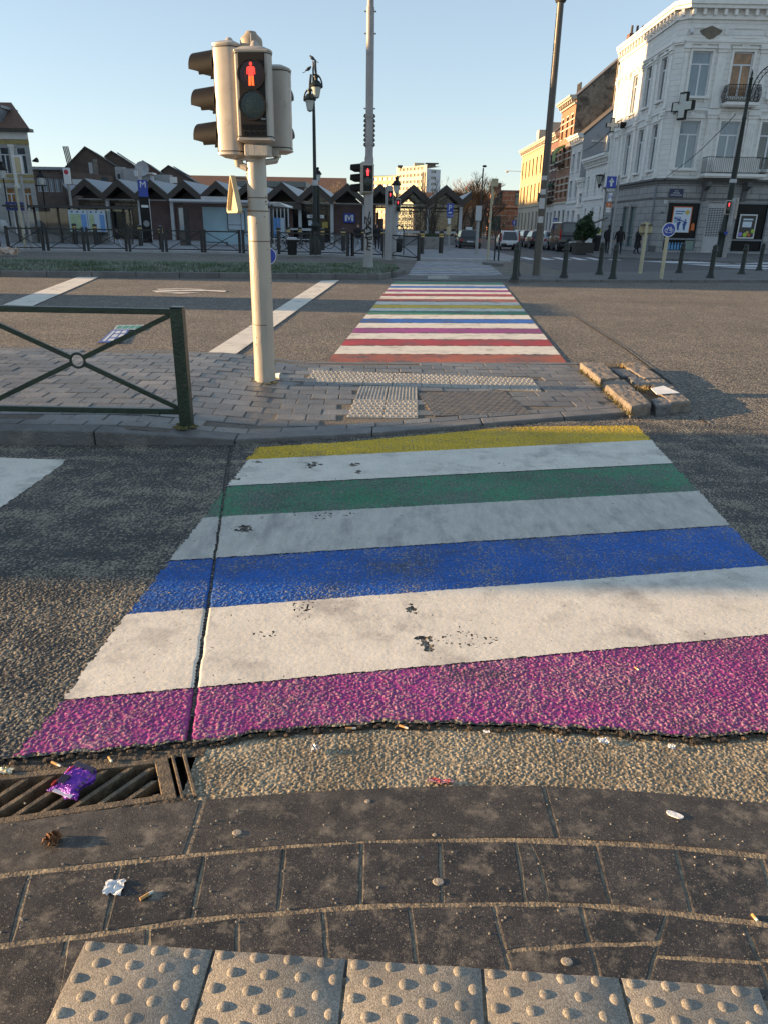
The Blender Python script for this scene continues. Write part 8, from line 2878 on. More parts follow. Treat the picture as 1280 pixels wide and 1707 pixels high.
# ---------------------------------------------------------------- cars
M_tyre = pm('tyre', (.015, .015, .015), .8)
M_rim = pm('wheel_rim', (.4, .4, .41), .35, .6)
M_taillight = pm('tail_light', (.35, .012, .012), .2, coat=.6)
M_plate = pm('number_plate', (.62, .62, .62), .4)
M_cargl = pm('car_glass', (.015, .018, .02), .05, spec=.8, coat=.6)
M_headl = pm('head_light', (.6, .62, .64), .15, coat=.6)
def car_paint(name, col, rough=.25):
 return pm(name, col, rough, var=.06, vs=2, coat=.7)
def car(px, py, label, paint_, w=1.68, L=3.7, H=1.48, van=False, lights='small', Y=None, black_bumper=False, sc=.88, cat='car'):
 p = G(px, py, 0)
 if Y is not None:
  p = Vector((A(px, py, Y).x, Y, 0))
 t = thing('parked_' + ('van' if van else 'car'), label, 'van' if van else cat, p, 0, None)
 M = Matrix.Translation(p) @ Matrix.Scale(sc, 4)
 hw = w / 2
 belt = .92 if not van else 1.05
 # lower body: cross sections along the length, rounded towards the ends
 secs = [(0.0, .86, .40, belt - .12), (.06, .95, .30, belt - .02), (.35, 1.0, .24, belt), (L * .72, 1.0, .24, belt - .02), (L - .45, .96, .26, belt - .16 if not van else belt - .08), (L - .08, .86, .30, belt - .30 if not van else belt - .25), (L, .74, .38, belt - .42 if not van else belt - .4)]
 def ring(y, f, z0, z1):
  W = hw * f
  return [(-W * .93, y, z0), (W * .93, y, z0), (W, y, z0 + .12), (W, y, (z0 + z1) / 2 + .05), (W * .93, y, z1), (-W * .93, y, z1), (-W, y, (z0 + z1) / 2 + .05), (-W, y, z0 + .12)]
 vs, fs = [], []
 for s_ in secs:
  vs += ring(*s_)
 n = 8
 for i in range(len(secs) - 1):
  for k in range(n):
   fs.append((i * n + k, i * n + (k + 1) % n, (i + 1) * n + (k + 1) % n, (i + 1) * n + k))
 fs += [tuple(range(n - 1, -1, -1)), tuple((len(secs) - 1) * n + k for k in range(n))]
 mb = MB()
 mb.add(vs, fs, True, M)
 body = mb.build('body', paint_, t)
 # cabin
 y0, y1 = (.12, L - 1.05) if not van else (.06, L - .75)
 ty0, ty1 = (.42, L - 1.75) if not van else (.16, L - 1.25)
 f0, f1 = .92, .74 if not van else .84
 bot = [(-hw * f0, y0, belt - .03), (hw * f0, y0, belt - .03), (hw * f0, y1, belt - .05), (-hw * f0, y1, belt - .05)]
 top = [(-hw * f1, ty0, H), (hw * f1, ty0, H), (hw * f1, ty1, H), (-hw * f1, ty1, H)]
 mb = MB()
 mb.hexa([M @ Vector(q) for q in bot], [M @ Vector(q) for q in top])
 mb.build('cabin', paint_, t, bevel=.07, seg=3)
 B, T = [Vector(q) for q in bot], [Vector(q) for q in top]
 def pane(a, b, c, d, u0, u1, v0, v1, nm, mat, off):
  f = lambda u, v: (a.lerp(b, u)).lerp(d.lerp(c, u), v)
  nrm = (b - a).cross(d - a).normalized()
  q = [f(u0, v0), f(u1, v0), f(u1, v1), f(u0, v1)]
  mb = MB()
  mb.hexa([M @ (x - nrm * .02) for x in q], [M @ (x + nrm * off) for x in q])
  return mb.build(nm, mat, t)
 pane(B[0], B[1], T[1], T[0], .1, .9, .22 if not van else .3, .86, 'rear_window', M_cargl, .012)
 pane(B[2], B[3], T[3], T[2], .08, .92, .12, .9, 'windscreen', M_cargl, .012)
 for a, b, c, d in ((B[3], B[0], T[0], T[3]), (B[1], B[2], T[2], T[1])):
  flip = a is B[3]
  for u0, u1 in (((.1, .46), (.5, .88)) if not van else ((.1, .32),)):
   uu = (u0, u1)
   pane(a, b, c, d, uu[0], uu[1], .15, .86, 'side_window', M_cargl, .012)
 for x in (-hw + .09, hw - .09):
  for y in (.62, L - .72):
   wh = part(t, 'wheel', M_tyre, lambda mb: mb.cyl(M @ Vector((x - .1, y, .31)), M @ Vector((x + .1, y, .31)), .31, .31, 20))
   part(wh, 'rim', M_rim, lambda mb: mb.cyl(M @ Vector((x - .112, y, .31)), M @ Vector((x + .112, y, .31)), .19, .19, 14))
 for sx in (-1, 1):
  if lights == 'tall':
   part(t, 'tail_light', M_taillight, lambda mb: mb.box(sx * hw * .92 - .06, sx * hw * .92 + .06, -.03, .1, belt - .25, belt + .42, M), bevel=.02)
  elif lights == 'small':
   part(t, 'tail_light', M_taillight, lambda mb: mb.box(sx * hw * .80 - .11, sx * hw * .80 + .11, -.03, .15, belt - .26, belt - .08, M), bevel=.03)
  part(t, 'door_mirror', paint_, lambda mb: mb.ball((sx * (hw + .07), L - 1.35, belt + .04), (.09, .06, .07), 8, 6, M))
 part(t, 'bumper', M_tyre if black_bumper else paint_, lambda mb: mb.box(-hw * .88, hw * .88, -.06, .14, .3, .52, M), bevel=.05)
 part(t, 'number_plate', M_plate, lambda mb: mb.box(-.25, .25, -.075, -.061, .60 if not black_bumper else .42, .70 if not black_bumper else .52, M))
 part(t, 'number', M_blue, lambda mb: add_text(mb, ('1-KLM-204', '1-TRE-861', '2-BFD-317', '1-XAC-590', '1-PUN-448', '2-AHN-926', '1-GSD-735')[len(t.name) % 7], .085, M @ Matrix.Translation((0, -.078, .65 if not black_bumper else .47)) @ Matrix.Rotation(R(90), 4, 'X'), .002))
 return t, M
M_cblack = car_paint('black_car_paint', (.010, .010, .012))
M_cwhite = car_paint('white_car_paint', (.62, .63, .64))
M_csilver = car_paint('silver_car_paint', (.34, .36, .38), .3)
M_cdark = car_paint('dark_blue_car_paint', (.02, .025, .04))
t, M = car(782, 420, 'black car with a white roof sign parked beside the station', M_cblack, 1.75, 4.2, 1.5, Y=52, sc=.84)
part(t, 'roof_sign', M_signwhite, lambda mb: mb.box(-.26, .26, 1.4, 1.6, 1.5, 1.72, M), bevel=.03)
t, M = car(848, 420, 'small white hatchback with a black tailgate in the side street', M_cwhite, 1.62, 3.5, 1.5, lights='tall', Y=53.5, sc=.84, black_bumper=True)
part(t, 'black_tailgate', M_cargl, lambda mb: mb.hexa([M @ Vector(q) for q in ((-.62, -.02, .78), (.62, -.02, .78), (.62, .3, .78), (-.62, .3, .78))], [M @ Vector(q) for q in ((-.50, .18, 1.34), (.50, .18, 1.34), (.5, .4, 1.34), (-.5, .4, 1.34))]))
car(872, 416, 'pale blue-grey car half hidden behind the white hatchback', M_csilver, 1.75, 4.1, 1.45, Y=68)
car(884, 416, 'dark blue car between the hatchback and the street lamp', M_cdark, 1.75, 4.2, 1.45, Y=64)
car(899, 416, 'black car directly behind the tall street lamp', M_cblack, 1.7, 4.0, 1.42, Y=59)
car(920, 417, 'silver hatchback parked left of the black van', M_csilver, 1.68, 3.8, 1.45, Y=57)
car(951, 421, 'black van parked before the potted bush', M_cblack, 1.9, 4.6, 1.98, van=True, lights='tall', Y=52, sc=.95)
car(868, 412, 'dark car farther down the side street', M_cdark, 1.75, 4.2, 1.45, Y=80)
car(905, 410, 'grey car farthest down the row of parked cars', M_csilver, 1.75, 4.2, 1.5, Y=72)
# ---------------------------------------------------------------- trees, plants
M_bark = pm('bark', (.07, .055, .042), .9, var=.3, vs=4)
M_twig_o = pm('orange_twigs', (.20, .105, .045), .9, var=.35, vs=2)
M_twig_g = pm('grey_twigs', (.12, .10, .08), .9, var=.3, vs=2)
def bare_tree(p, h, spread, seed, label, tw, depth=5, trunk=.2, n0=5, low=.25):
 r_ = random.Random(seed)
 t = thing('bare_tree', label, 'tree', p)
 tr, cr = MB(), MB()
 def grow(a, d, l, r, lev):
  b = a + d * l
  mid = a.lerp(b, .5) + Vector((r_.uniform(-1, 1), r_.uniform(-1, 1), 0)) * l * .06
  (tr if lev < 2 else cr).tube([a, mid, b], [r, r * .85, r * .7], 5 if lev < 2 else 3)
  if lev >= depth:
   return
  for k in range(r_.choice((2, 3, 3)) if lev else n0):
   an = r_.uniform(0, 6.28)
   tilt = r_.uniform(.25, .75) * spread
   nd = (d + Vector((math.cos(an), math.sin(an), 0)) * tilt + Vector((0, 0, .12))).normalized()
   st_ = a.lerp(b, r_.uniform(.55, 1.0)) if lev else a.lerp(b, r_.uniform(.6, 1))
   grow(st_, nd, l * r_.uniform(.62, .85), max(.013, r * .6), lev + 1)
 grow(p, Vector((0, 0, 1)), h * low, trunk, 0)
 tr.build('trunk', M_bark, t)
 cr.build('crown', tw, t)
 return t
bare_tree(Vector((A(560, 350, 120).x, 120, 0)), 9.8, .85, 3, 'bare tree rising behind the station roof, left of the mast', M_twig_g, 6, .22)
bare_tree(Vector((A(541, 350, 125).x, 125, 0)), 8.0, .9, 8, 'smaller bare tree behind the station, left of the other', M_twig_g, 6, .18)
k = 0
for px, Y, h, sd, lb_ in ((783, 88, 8.2, 11, 'orange-brown bare tree just right of the station roof end'), (768, 104, 8.6, 12, 'orange-brown tree behind the last gable of the station'), (800, 108, 8.0, 13, 'brown bare tree left of the brick house'), (812, 96, 6.0, 14, 'low brown bare tree before the brick house'), (752, 112, 8.5, 15, 'brown tree seen through the glass end of the station')):
 bare_tree(Vector((A(px, 400, Y).x, Y, 0)), h * 1.45, 1.0, sd, lb_, M_twig_o if k < 2 else M_twig_g, 6, .16, 7, .2)
 k += 1
M_leafd = pm('dark_leaves', (.028, .055, .02), .5, var=.5, vs=3, island=.5)
M_leafm = pm('hedge_leaves', (.05, .07, .03), .6, var=.5, vs=2, island=.4)
def leaf_cloud(mb, c, rx, ry, rz, n, size, r_, shell=.5):
 for i in range(n):
  while True:
   u, v, w = r_.uniform(-1, 1), r_.uniform(-1, 1), r_.uniform(-1, 1)
   d = u * u + v * v + w * w
   if d < 1 and (d > shell * shell or r_.random() < .3):
    break
  q = Vector((c[0] + u * rx, c[1] + v * ry, c[2] + w * rz))
  a = Vector((r_.uniform(-1, 1), r_.uniform(-1, 1), r_.uniform(-1, 1))).normalized()
  b = a.orthogonal().normalized()
  s = size * r_.uniform(.6, 1.3)
  mb.add([q - a * s, q + b * s * .45, q + a * s, q - b * s * .45], [(0, 1, 2, 3)])
r_ = random.Random(31)
p = G(969, 423, 0)
p = Vector((A(970, 420, 47.5).x, 47.5, .02))
t = thing('potted_bush', 'dark evergreen bush in a dark wooden planter before the white house', 'potted plant', p)
k = px_w(47.5, 400)
M_planter = pm('planter_wood', (.045, .038, .033), .7, var=.3, vs=3, stretch=(1, 1, 8))
part(t, 'planter', M_planter, lambda mb: mb.hexa([p + Vector(q) for q in ((-15 * k, -.45, 0), (15 * k, -.45, 0), (15 * k, .55, 0), (-15 * k, .55, 0))], [p + Vector(q) for q in ((-15.5 * k, -.47, 18 * k), (15.5 * k, -.47, 18 * k), (15.5 * k, .57, 18 * k), (-15.5 * k, .57, 18 * k))]))
part(t, 'soil', M_soil, lambda mb: mb.box(p.x - 14.5 * k, p.x + 14.5 * k, p.y - .42, p.y + .52, 17 * k, 18.2 * k))
part(t, 'stems', M_bark, lambda mb: [mb.tube([p + Vector((0, 0, 17 * k)), p + Vector((r_.uniform(-.3, .3), r_.uniform(-.3, .3), 30 * k)), p + Vector((r_.uniform(-.5, .5), r_.uniform(-.4, .4), 50 * k))], [.05, .035, .01], 5) for q in range(9)])
def f_(mb):
 for (dx, dz, rx, rz, n) in ((0, 36, 14, 15, 1500), (-6, 44, 9, 11, 700), (8, 42, 9, 12, 700), (3, 52, 8, 9, 500), (13, 34, 7, 9, 400), (-11, 30, 7, 9, 400), (6, 62, 3, 5, 90), (19, 38, 4, 5, 90)):
  leaf_cloud(mb, (p.x + dx * k, p.y + r_.uniform(-.2, .2), p.z + dz * k), rx * k, .5, rz * k, n, .085, r_)
part(t, 'foliage', M_leafd, f_)
# concrete planter with bare stems
p = Vector((A(718, 420, 50).x, 50, .1))
t = thing('planter_shrub', 'bare many-stemmed shrub in a concrete planter before the station end', 'planter', p)
k = px_w(50, 400)
part(t, 'planter', pm('planter_concrete', (.25, .24, .22), .85, var=.25, vs=3, col2=(.14, .13, .11), mix=.55, ms=3), lambda mb: mb.box(p.x - 13.5 * k, p.x + 14 * k, p.y - .6, p.y + .6, .1, .1 + 19 * k), bevel=.03)
part(t, 'groundcover', M_leafm, lambda mb: leaf_cloud(mb, (p.x, p.y, .1 + 20 * k), 14 * k, .55, 4 * k, 1200, .06, r_))
def f_(mb):
 for q in range(46):
  a = r_.uniform(-1, 1)
  b = r_.uniform(-1, 1)
  hh_ = r_.uniform(50, 92) * k
  e = Vector((a * 26 * k, b * .9, hh_))
  s_ = p + Vector((r_.uniform(-5, 5) * k, r_.uniform(-.2, .2), 18 * k))
  m = s_ + Vector((a * 9 * k, b * .3, hh_ * .5))
  mb.tube([s_, m, s_ + e], [.022, .016, .006], 4)
  for z in range(7):
   u = r_.uniform(.35, .95)
   o_ = m.lerp(s_ + e, u)
   mb.tube([o_, o_ + Vector((r_.uniform(-.35, .35), r_.uniform(-.3, .3), r_.uniform(.1, .5)))], [.008, .004], 3)
part(t, 'stems', M_bark, f_)
# dark hedge that closes the view behind the station
t = thing('hedge', 'dark brushy hedge behind the glass end of the station', 'hedge', (9, 120, 0))
part(t, 'branches', M_bark, lambda mb: [mb.tube([(1.0 + .35 * q, 118 + r_.uniform(-1, 1), 0), (1.0 + .35 * q + r_.uniform(-.4, .4), 118, 2), (1 + .35 * q + r_.uniform(-.8, .8), 118 + r_.uniform(-1, 1), 4)], [.05, .035, .01], 4) for q in range(50)])
part(t, 'foliage', M_leafm, lambda mb: leaf_cloud(mb, (9, 118, 2.2), 9.5, 1.6, 2.4, 4200, .16, r_, .0))
for (x, Y, h, w, lb_) in ((24, 260, 9, 16, 'row of far brown houses closing the end of the side street'), (-40, 180, 8.5, 30, 'far low brick terrace seen over the left roofs')):
 t = thing('terrace', lb_, 'houses', (x, Y, 0))
 part(t, 'wall', M_brick_r, lambda mb: mb.box(x - w, x + w, Y, Y + 9, 0, h))
 part(t, 'roof', M_tile, lambda mb: mb.prism([(0, h), (9, h), (4.5, h + 3)], x - w, x + w, Matrix(((0, 0, 1, 0), (1, 0, 0, Y), (0, 1, 0, 0), (0, 0, 0, 1)))))
# ---------------------------------------------------------------- bicycles behind the fence
def bicycle(p, rz, label, mat):
 t = thing('bicycle', label, 'bicycle', p, rz)
 def lp_(name, parent, m, fn):
  mb = MB(); fn(mb)
  return mb.build(name, m, parent, world=False)
 for x in (-.52, .52):
  w_ = lp_('wheel', t, M_tyre, lambda mb: mb.tube([(x + .33 * math.cos(a), 0, .34 + .33 * math.sin(a)) for a in [2 * math.pi * q / 20 for q in range(20)]], .02, 5, True))
  lp_('spokes', w_, M_rim, lambda mb: [mb.cyl((x, 0, .34), (x + .32 * math.cos(a), 0, .34 + .32 * math.sin(a)), .003, .003, 3) for a in [2 * math.pi * q / 12 for q in range(12)]])
 lp_('frame', t, mat, lambda mb: [mb.cyl(a, b, .018, .018, 6) for a, b in (((-.52, 0, .34), (-.05, 0, .30)), ((-.05, 0, .30), (-.2, 0, .82)), ((-.2, 0, .82), (-.52, 0, .34)), ((-.05, 0, .30), (.36, 0, .80)), ((-.19, 0, .76), (.36, 0, .84)), ((.33, 0, .92), (.52, 0, .34)))])
 lp_('saddle', t, M_tyre, lambda mb: mb.hexa([(-.33, -.07, .86), (-.08, -.03, .87), (-.08, .03, .87), (-.33, .07, .86)], [(-.33, -.07, .92), (-.08, -.02, .91), (-.08, .02, .91), (-.33, .07, .92)]))
 lp_('handlebar', t, M_rim, lambda mb: mb.tube([(.22, -.28, .98), (.34, -.2, 1.0), (.34, 0, 1.0), (.34, .2, 1.0), (.22, .28, .98)], .014, 6))
 lp_('crank', t, M_rim, lambda mb: (mb.cyl((-.05, -.04, .30), (-.05, .04, .30), .08, .08, 12), mb.cyl((-.05, .06, .3), (.08, .06, .2), .012, .012, 5), mb.cyl((-.05, -.06, .3), (-.18, -.06, .4), .012, .012, 5)))
 return t
for px, py, rz, lb_, m_ in ((458, 419, 40, 'black bicycle leaning left of the pale-lidded bin', M_blackpaint), (472, 417, -30, 'second bicycle behind the pale-lidded bin', M_greyer), (508, 415, 65, 'bicycle parked between the bin and the green lamp post', M_blackpaint), (564, 415, 15, 'bicycle lying near the fence below the metro sign', M_dkgrey)):
 bicycle(G(px, py, .1), R(rz), lb_, m_)
t = thing('bench', 'white slatted bench between the bicycles and the kiosk', 'bench', G(490, 411, .1))
p = t.location
part(t, 'seat', M_signwhite, lambda mb: [mb.box(p.x - 1.3, p.x + 1.3, p.y - .2 + .14 * q, p.y - .1 + .14 * q, .52, .56) for q in range(3)])
for sx in (-1.1, 1.1):
 part(t, 'leg', M_dkgrey, lambda mb: mb.box(p.x + sx - .04, p.x + sx + .04, p.y - .18, p.y + .18, .1, .52))
# ---------------------------------------------------------------- signs and lamps at the right
def rect_sign(t, x0, x1, y0, y1, Y, mat, name='sign_plate'):
 a, b = A(x0, y1, Y), A(x1, y0, Y)
 mb = MB(); mb.box(a.x, b.x, Y - .03, Y, a.z, b.z)
 return mb.build(name, mat, t, bevel=.01), (a.x + b.x) / 2, (a.z + b.z) / 2, b.x - a.x, b.z - a.z
XZ = Matrix.Rotation(R(90), 4, 'X')
b_ = G(1015, 424, .1)
Y = b_.y
k = px_w(Y, 380)
t = thing('sign_post', 'grey post with the blue one-way arrow and small parking plates', 'sign post', b_)
part(t, 'pole', M_greypole, lambda mb: mb.cyl(b_, (b_.x, Y, A(1018, 292, Y).z), 2.0 * k, 2.0 * k, 10))
s_, cx, cz, w, h = rect_sign(t, 1009, 1027.5, 294, 313, Y - .12, M_blue)
part(s_, 'arrow', M_signwhite, lambda mb: (mb.box(cx - .05, cx + .05, Y - .165, Y - .152, cz - h * .38, cz + h * .2), mb.prism([(cx - h * .24, cz + .02), (cx, cz + h * .38), (cx + h * .24, cz + .02), (cx + h * .15, cz - .04), (cx, cz + h * .16), (cx - h * .15, cz - .04)], .152, .165, Matrix(((1, 0, 0, 0), (0, 0, -1, Y), (0, 1, 0, 0), (0, 0, 0, 1))))))
for x0, x1, y0, y1, m_, tx, tm in ((1009.5, 1025, 314.5, 319, M_signwhite, 'UITGEZ.', M_seam), (1012, 1020.5, 321.5, 335.5, M_signwhite, 'H', M_blue), (1009, 1019, 338, 345.5, M_orange_f, 'P', M_signwhite), (1008.5, 1017, 346, 354, M_signwhite, 'TAXI', M_orange_f)):
 s_, cx, cz, w, h = rect_sign(t, x0, x1, y0, y1, Y - .12, m_)
 mb = MB(); add_text(mb, tx, h * .8 if len(tx) == 1 else w * .3, Matrix.Translation((cx, Y - .154, cz)) @ XZ, .004)
 mb.build('lettering', tm, s_)
part(t, 'sticker', M_conc, lambda mb: mb.lathe([(2.15 * k, 1.0), (2.15 * k, 1.5)], 10, Matrix.Translation(b_), caps=False))
# lamp on the wall of the white house
c = A(999.5, 296, 66)
t = thing('wall_lantern', 'open basket wall lantern beside the blue arrow sign', 'wall lamp', c)
part(t, 'arm', M_iron_b, lambda mb: mb.tube([c + Vector((0, 0, -.6)), c + Vector((.4, .1, -.5)), Vector((XL + .35, 66.3, c.z - .55))], .04, 6))
part(t, 'lantern_glass', M_lampglass, lambda mb: mb.lathe([(.10, -.5), (.30, .1)], 12, Matrix.Translation(c), caps=False))
part(t, 'lantern_frame', M_iron_b, lambda mb: (mb.lathe([(.02, -.85), (.12, -.62), (.12, -.5)], 12, Matrix.Translation(c)), mb.lathe([(.34, .1), (.35, .14), (.2, .22), (.001, .26)], 14, Matrix.Translation(c)), [mb.cyl(c + Vector((.11 * math.cos(a), .11 * math.sin(a), -.52)), c + Vector((.32 * math.cos(a), .32 * math.sin(a), .1)), .018, .018, 4) for a in [2 * math.pi * q / 6 for q in range(6)]]))
# parking and other signs by the station end
b_ = Vector((A(746.5, 423, 46).x, 46, .1))
t = thing('sign_post', 'post with the blue parking sign before the planter', 'sign post', b_)
part(t, 'pole', M_greypole, lambda mb: mb.cyl(b_, (b_.x, 46, A(749, 340, 46).z), .04, .04, 8))
s_, cx, cz, w, h = rect_sign(t, 744, 755.5, 339.5, 357, 45.92, M_blue)
mb = MB(); add_text(mb, 'P', h * .75, Matrix.Translation((cx, 45.88, cz + h * .08)) @ XZ, .004)
mb.build('letter', M_signwhite, s_)
part(s_, 'bar', M_signwhite, lambda mb: mb.box(cx - w * .25, cx + w * .25, 45.875, 45.889, cz - h * .42, cz - h * .3))
s_, cx, cz, w, h = rect_sign(t, 744, 755, 357.5, 362.5, 45.92, M_blue)
mb = MB(); add_text(mb, 'TAXIS', h * .75, Matrix.Translation((cx, 45.88, cz)) @ XZ, .004)
mb.build('letter', M_signwhite, s_)
rect_sign(t, 745.5, 751, 364, 373, 45.92, M_signwhite)
rect_sign(t, 743.5, 751.5, 378, 391, 45.92, M_signback)
b_ = Vector((A(793, 425, 42).x, 42, .1))
t = thing('control_post', 'grey post with a tall cabinet, a thin lamp post rising behind it', 'post', b_)
part(t, 'pole', M_greypole, lambda mb: mb.cyl(b_, (b_.x, 42, A(796, 345, 42).z), .085, .085, 12))
part(t, 'cabinet', M_greyer, lambda mb: mb.box(b_.x - .16, b_.x + .14, 41.85, 42.1, A(795, 368, 42).z, A(796, 343, 42).z), bevel=.02)
b_ = Vector((A(797, 410, 70).x, 70, 0))
t = thing('thin_lamp_post', 'thin distant lamp post above the control cabinet', 'lamp post', b_)
part(t, 'pole', M_dkgrey, lambda mb: mb.cyl(b_, (b_.x, 70, A(801, 280, 70).z), .08, .06, 8))
part(t, 'lamp_head', M_sigblack, lambda mb: mb.ball((b_.x + .1, 70, A(801, 277, 70).z), (.2, .12, .1), 8, 6))
b_ = G(812, 434, .08)
Y = b_.y
t = thing('sign_post', 'pale yellow post with small signs seen edge-on, on the traffic island', 'sign post', b_)
part(t, 'pole', M_ypole, lambda mb: mb.cyl(b_, (b_.x, Y, A(818, 305, Y).z), .05, .045, 10))
part(t, 'sign_plate', M_signback, lambda mb: mb.box(b_.x - .04, b_.x + .22, Y - .15, Y + .1, A(818, 311, Y).z, A(819, 298, Y).z))
part(t, 'sign_plate', M_signback, lambda mb: mb.box(b_.x - .02, b_.x + .06, Y - .2, Y + .2, A(818, 342, Y).z, A(819, 316, Y).z))
slab_px('traffic_island', [(803, 437), (838, 439.5), (834, 434.5), (812, 433)], .10, M_farkerb, 'small kerbed traffic island at the street mouth')
b_ = G(826, 434.5, .1)
t = thing('low_post', 'pair of thin dark posts on the small traffic island', 'post', b_)
for dx in (-.08, .1):
 part(t, 'shaft', M_blackpaint, lambda mb: mb.cyl(b_ + Vector((dx, 0, 0)), b_ + Vector((dx, 0, 1.35)), .035, .035, 8))
for x0, y0, x1, y1, px, py, tx, lb_ in ((852.5, 367.5, 860, 375.5, 855.5, 410, 'arrow', 'distant blue arrow sign over the parked cars'), (920.5, 363.5, 928, 375, 922, 405, 'P', 'blue parking sign above the silver car')):
 b_ = Vector((A(px, py, 62).x, 62, 0))
 t = thing('sign_post', lb_, 'sign post', b_)
 part(t, 'pole', M_greypole, lambda mb: mb.cyl(b_, (b_.x, 62, A(px + 1.5, y0, 62).z), .05, .05, 8))
 s_, cx, cz, w, h = rect_sign(t, x0, x1, y0, y1, 61.9, M_blue)
 if tx == 'P':
  mb = MB(); add_text(mb, 'P', h * .8, Matrix.Translation((cx, 61.86, cz)) @ XZ, .004); mb.build('letter', M_signwhite, s_)
 else:
  part(s_, 'arrow', M_signwhite, lambda mb: (mb.box(cx - .03, cx + .03, 61.86, 61.868, cz - h * .35, cz + h * .2), mb.prism([(cx - w * .25, cz + .05), (cx + w * .25, cz + .05), (cx, cz + h * .4)], -61.869, -61.86, Matrix(((1, 0, 0, 0), (0, 0, -1, 0), (0, 1, 0, 0), (0, 0, 0, 1))))))
b_ = Vector((A(991, 420, 52).x, 52, .1))
t = bin_(b_, .28, 1.0, 'narrow black bin with a yellow bag between the bush and the men in black', False)
part(t, 'yellow_bag', pm('yellow_bag', (.55, .5, .06), .5), lambda mb: mb.add(*crumple(b_ + Vector((0, -.1, 1.05)), .4, .3, .4, 5)))
part(t, 'canopy_flap', M_blackpaint, lambda mb: mb.hexa([b_ + Vector(q) for q in ((-.3, -.3, 1.7), (.5, -.3, 2.05), (.5, .3, 2.05), (-.3, .3, 1.7))], [b_ + Vector(q) for q in ((-.3, -.3, 1.78), (.5, -.3, 2.12), (.5, .3, 2.12), (-.3, .3, 1.78))]))
# right ornate lamp
b_ = G(1199, 428.5, .1)
Y = b_.y
k = px_w(Y, 380)
t = thing('ornate_lamp_post', 'big dark green lamp post with a lattice arch at the right edge', 'lamp post', b_)
zt = A(1254, 133, Y).z
part(t, 'foot', M_dkgreen, lambda mb: mb.lathe([(9 * k, 0), (9 * k, .35), (8.2 * k, .4), (7.6 * k, A(1205, 391, Y).z - .1), (8.3 * k, A(1205, 389, Y).z - .1), (8.3 * k, A(1205, 386, Y).z - .1), (7.2 * k, A(1205, 383, Y).z - .1), (5.2 * k, A(1210, 358, Y).z - .1)], 18, Matrix.Translation(b_)))
part(t, 'shaft', M_dkgreen, lambda mb: mb.lathe([(5.2 * k, A(1210, 360, Y).z), (4.4 * k, A(1222, 300, Y).z), (3.0 * k, A(1240, 200, Y).z), (3.6 * k, A(1241, 197, Y).z), (2.8 * k, A(1242, 194, Y).z), (2.4 * k, zt), (3.2 * k, zt + .05), (1.2 * k, zt + .15), (1.8 * k, zt + .3), (.001, zt + .5)], 16, Matrix.Translation((b_.x, Y, 0))))
part(t, 'collar', M_greyer, lambda mb: mb.lathe([(4.6 * k, -.1), (5.6 * k, -.08), (5.6 * k, .08), (4.6 * k, .1)], 14, Matrix.Translation((b_.x, Y, A(1222, 302, Y).z))))
def arch(q, off=0.0):
 a = math.pi * q
 return Vector((b_.x + .1 + 1.25 * (1 - math.cos(a)) * .9 - off * math.cos(a) * -1, Y, zt - 1.0 + (1.75 - off) * math.sin(a) ** .8 if q < .5 else zt - 1.0 + (1.75 - off) * math.sin(a) ** .8))
mb = MB()
P1 = [arch(q / 16) for q in range(14)]
P2 = [arch(q / 16, .22) for q in range(14)]
mb.tube(P1, .03, 5)
mb.tube(P2, .025, 5)
for a, b2 in zip(P1[:-1], P2[1:]):
 mb.cyl(a, b2, .015, .015, 4)
for a, b2 in zip(P1, P2):
 mb.cyl(a, b2, .012, .012, 4)
ar = mb.build('lattice_arch', M_dkgreen, t)
lc = Vector((arch(13 / 16).x, Y, A(1272, 160, Y).z))
part(ar, 'hanger', M_dkgreen, lambda mb: (mb.cyl(arch(13 / 16), lc + Vector((0, 0, .6)), .03, .03, 6), mb.tube([lc + Vector((.42 * math.cos(a), 0, .45 * math.sin(a) + .05)) for a in [math.pi * q / 12 for q in range(13)]], .025, 5)))
lantern(t, lc, 1.35, M_dkgreen)
# signal by its foot
b_ = G(1205.5, 429.5, .1)
Y = b_.y
t = thing('signal_column', 'grey signal column with a round red lamp beside the big green lamp foot', 'signal column', b_)
k = px_w(Y, 380)
part(t, 'pole', M_greypole, lambda mb: mb.lathe([(3.4 * k, 0), (3.1 * k, A(1210, 385, Y).z), (3.6 * k, A(1211, 384, Y).z), (3.6 * k, A(1212, 372, Y).z), (3.2 * k, A(1213, 371, Y).z), (3.4 * k, A(1222, 336, Y).z), (2 * k, A(1222, 332, Y).z)], 14, Matrix.Translation((b_.x, Y, .05))))
far_ped(t, 1213.5, Y, 11, 334, 358, 12, .25)
part(t, 'blue_tag', M_blue, lambda mb: mb.box(b_.x - .25, b_.x - .08, Y - .12, Y - .1, A(1209, 391, Y).z, A(1209, 386, Y).z))
c = A(1230, 348, Y)
Mv = Matrix.Translation((c.x, Y + .1, c.z)) @ Matrix.Rotation(R(70), 4, 'Z')
signal_head(t, 'vehicle_head', Mv, .30, 1.0, .2, 3, 0, .1, far=True)
# overhead cable and facade cable
t = None
pa, pb2 = A(1111, 294, 51.7), A(1226, 190, Y)
mb = MB()
mb.tube([pa.lerp(pb2, q / 10) + Vector((0, 0, -.25 * math.sin(math.pi * q / 10))) for q in range(11)], .018, 4)
tag(mb.build('overhead_cable', M_sigblack), 'thin black cable slanting from the white facade to the right lamp post', 'cable')
mb = MB()
pa, pb2 = Vector((XL + .3, 64.3, A(1030, 205, 64).z)), Vector((XL + .3, 80, A(957, 252, 79).z))
mb.tube([pa.lerp(pb2, q / 10) + Vector((-.05, 0, -.7 * math.sin(math.pi * q / 10))) for q in range(11)], .03, 4)
tag(mb.build('facade_cable', M_sigblack), 'black cable sagging along the white and grey house fronts', 'cable')
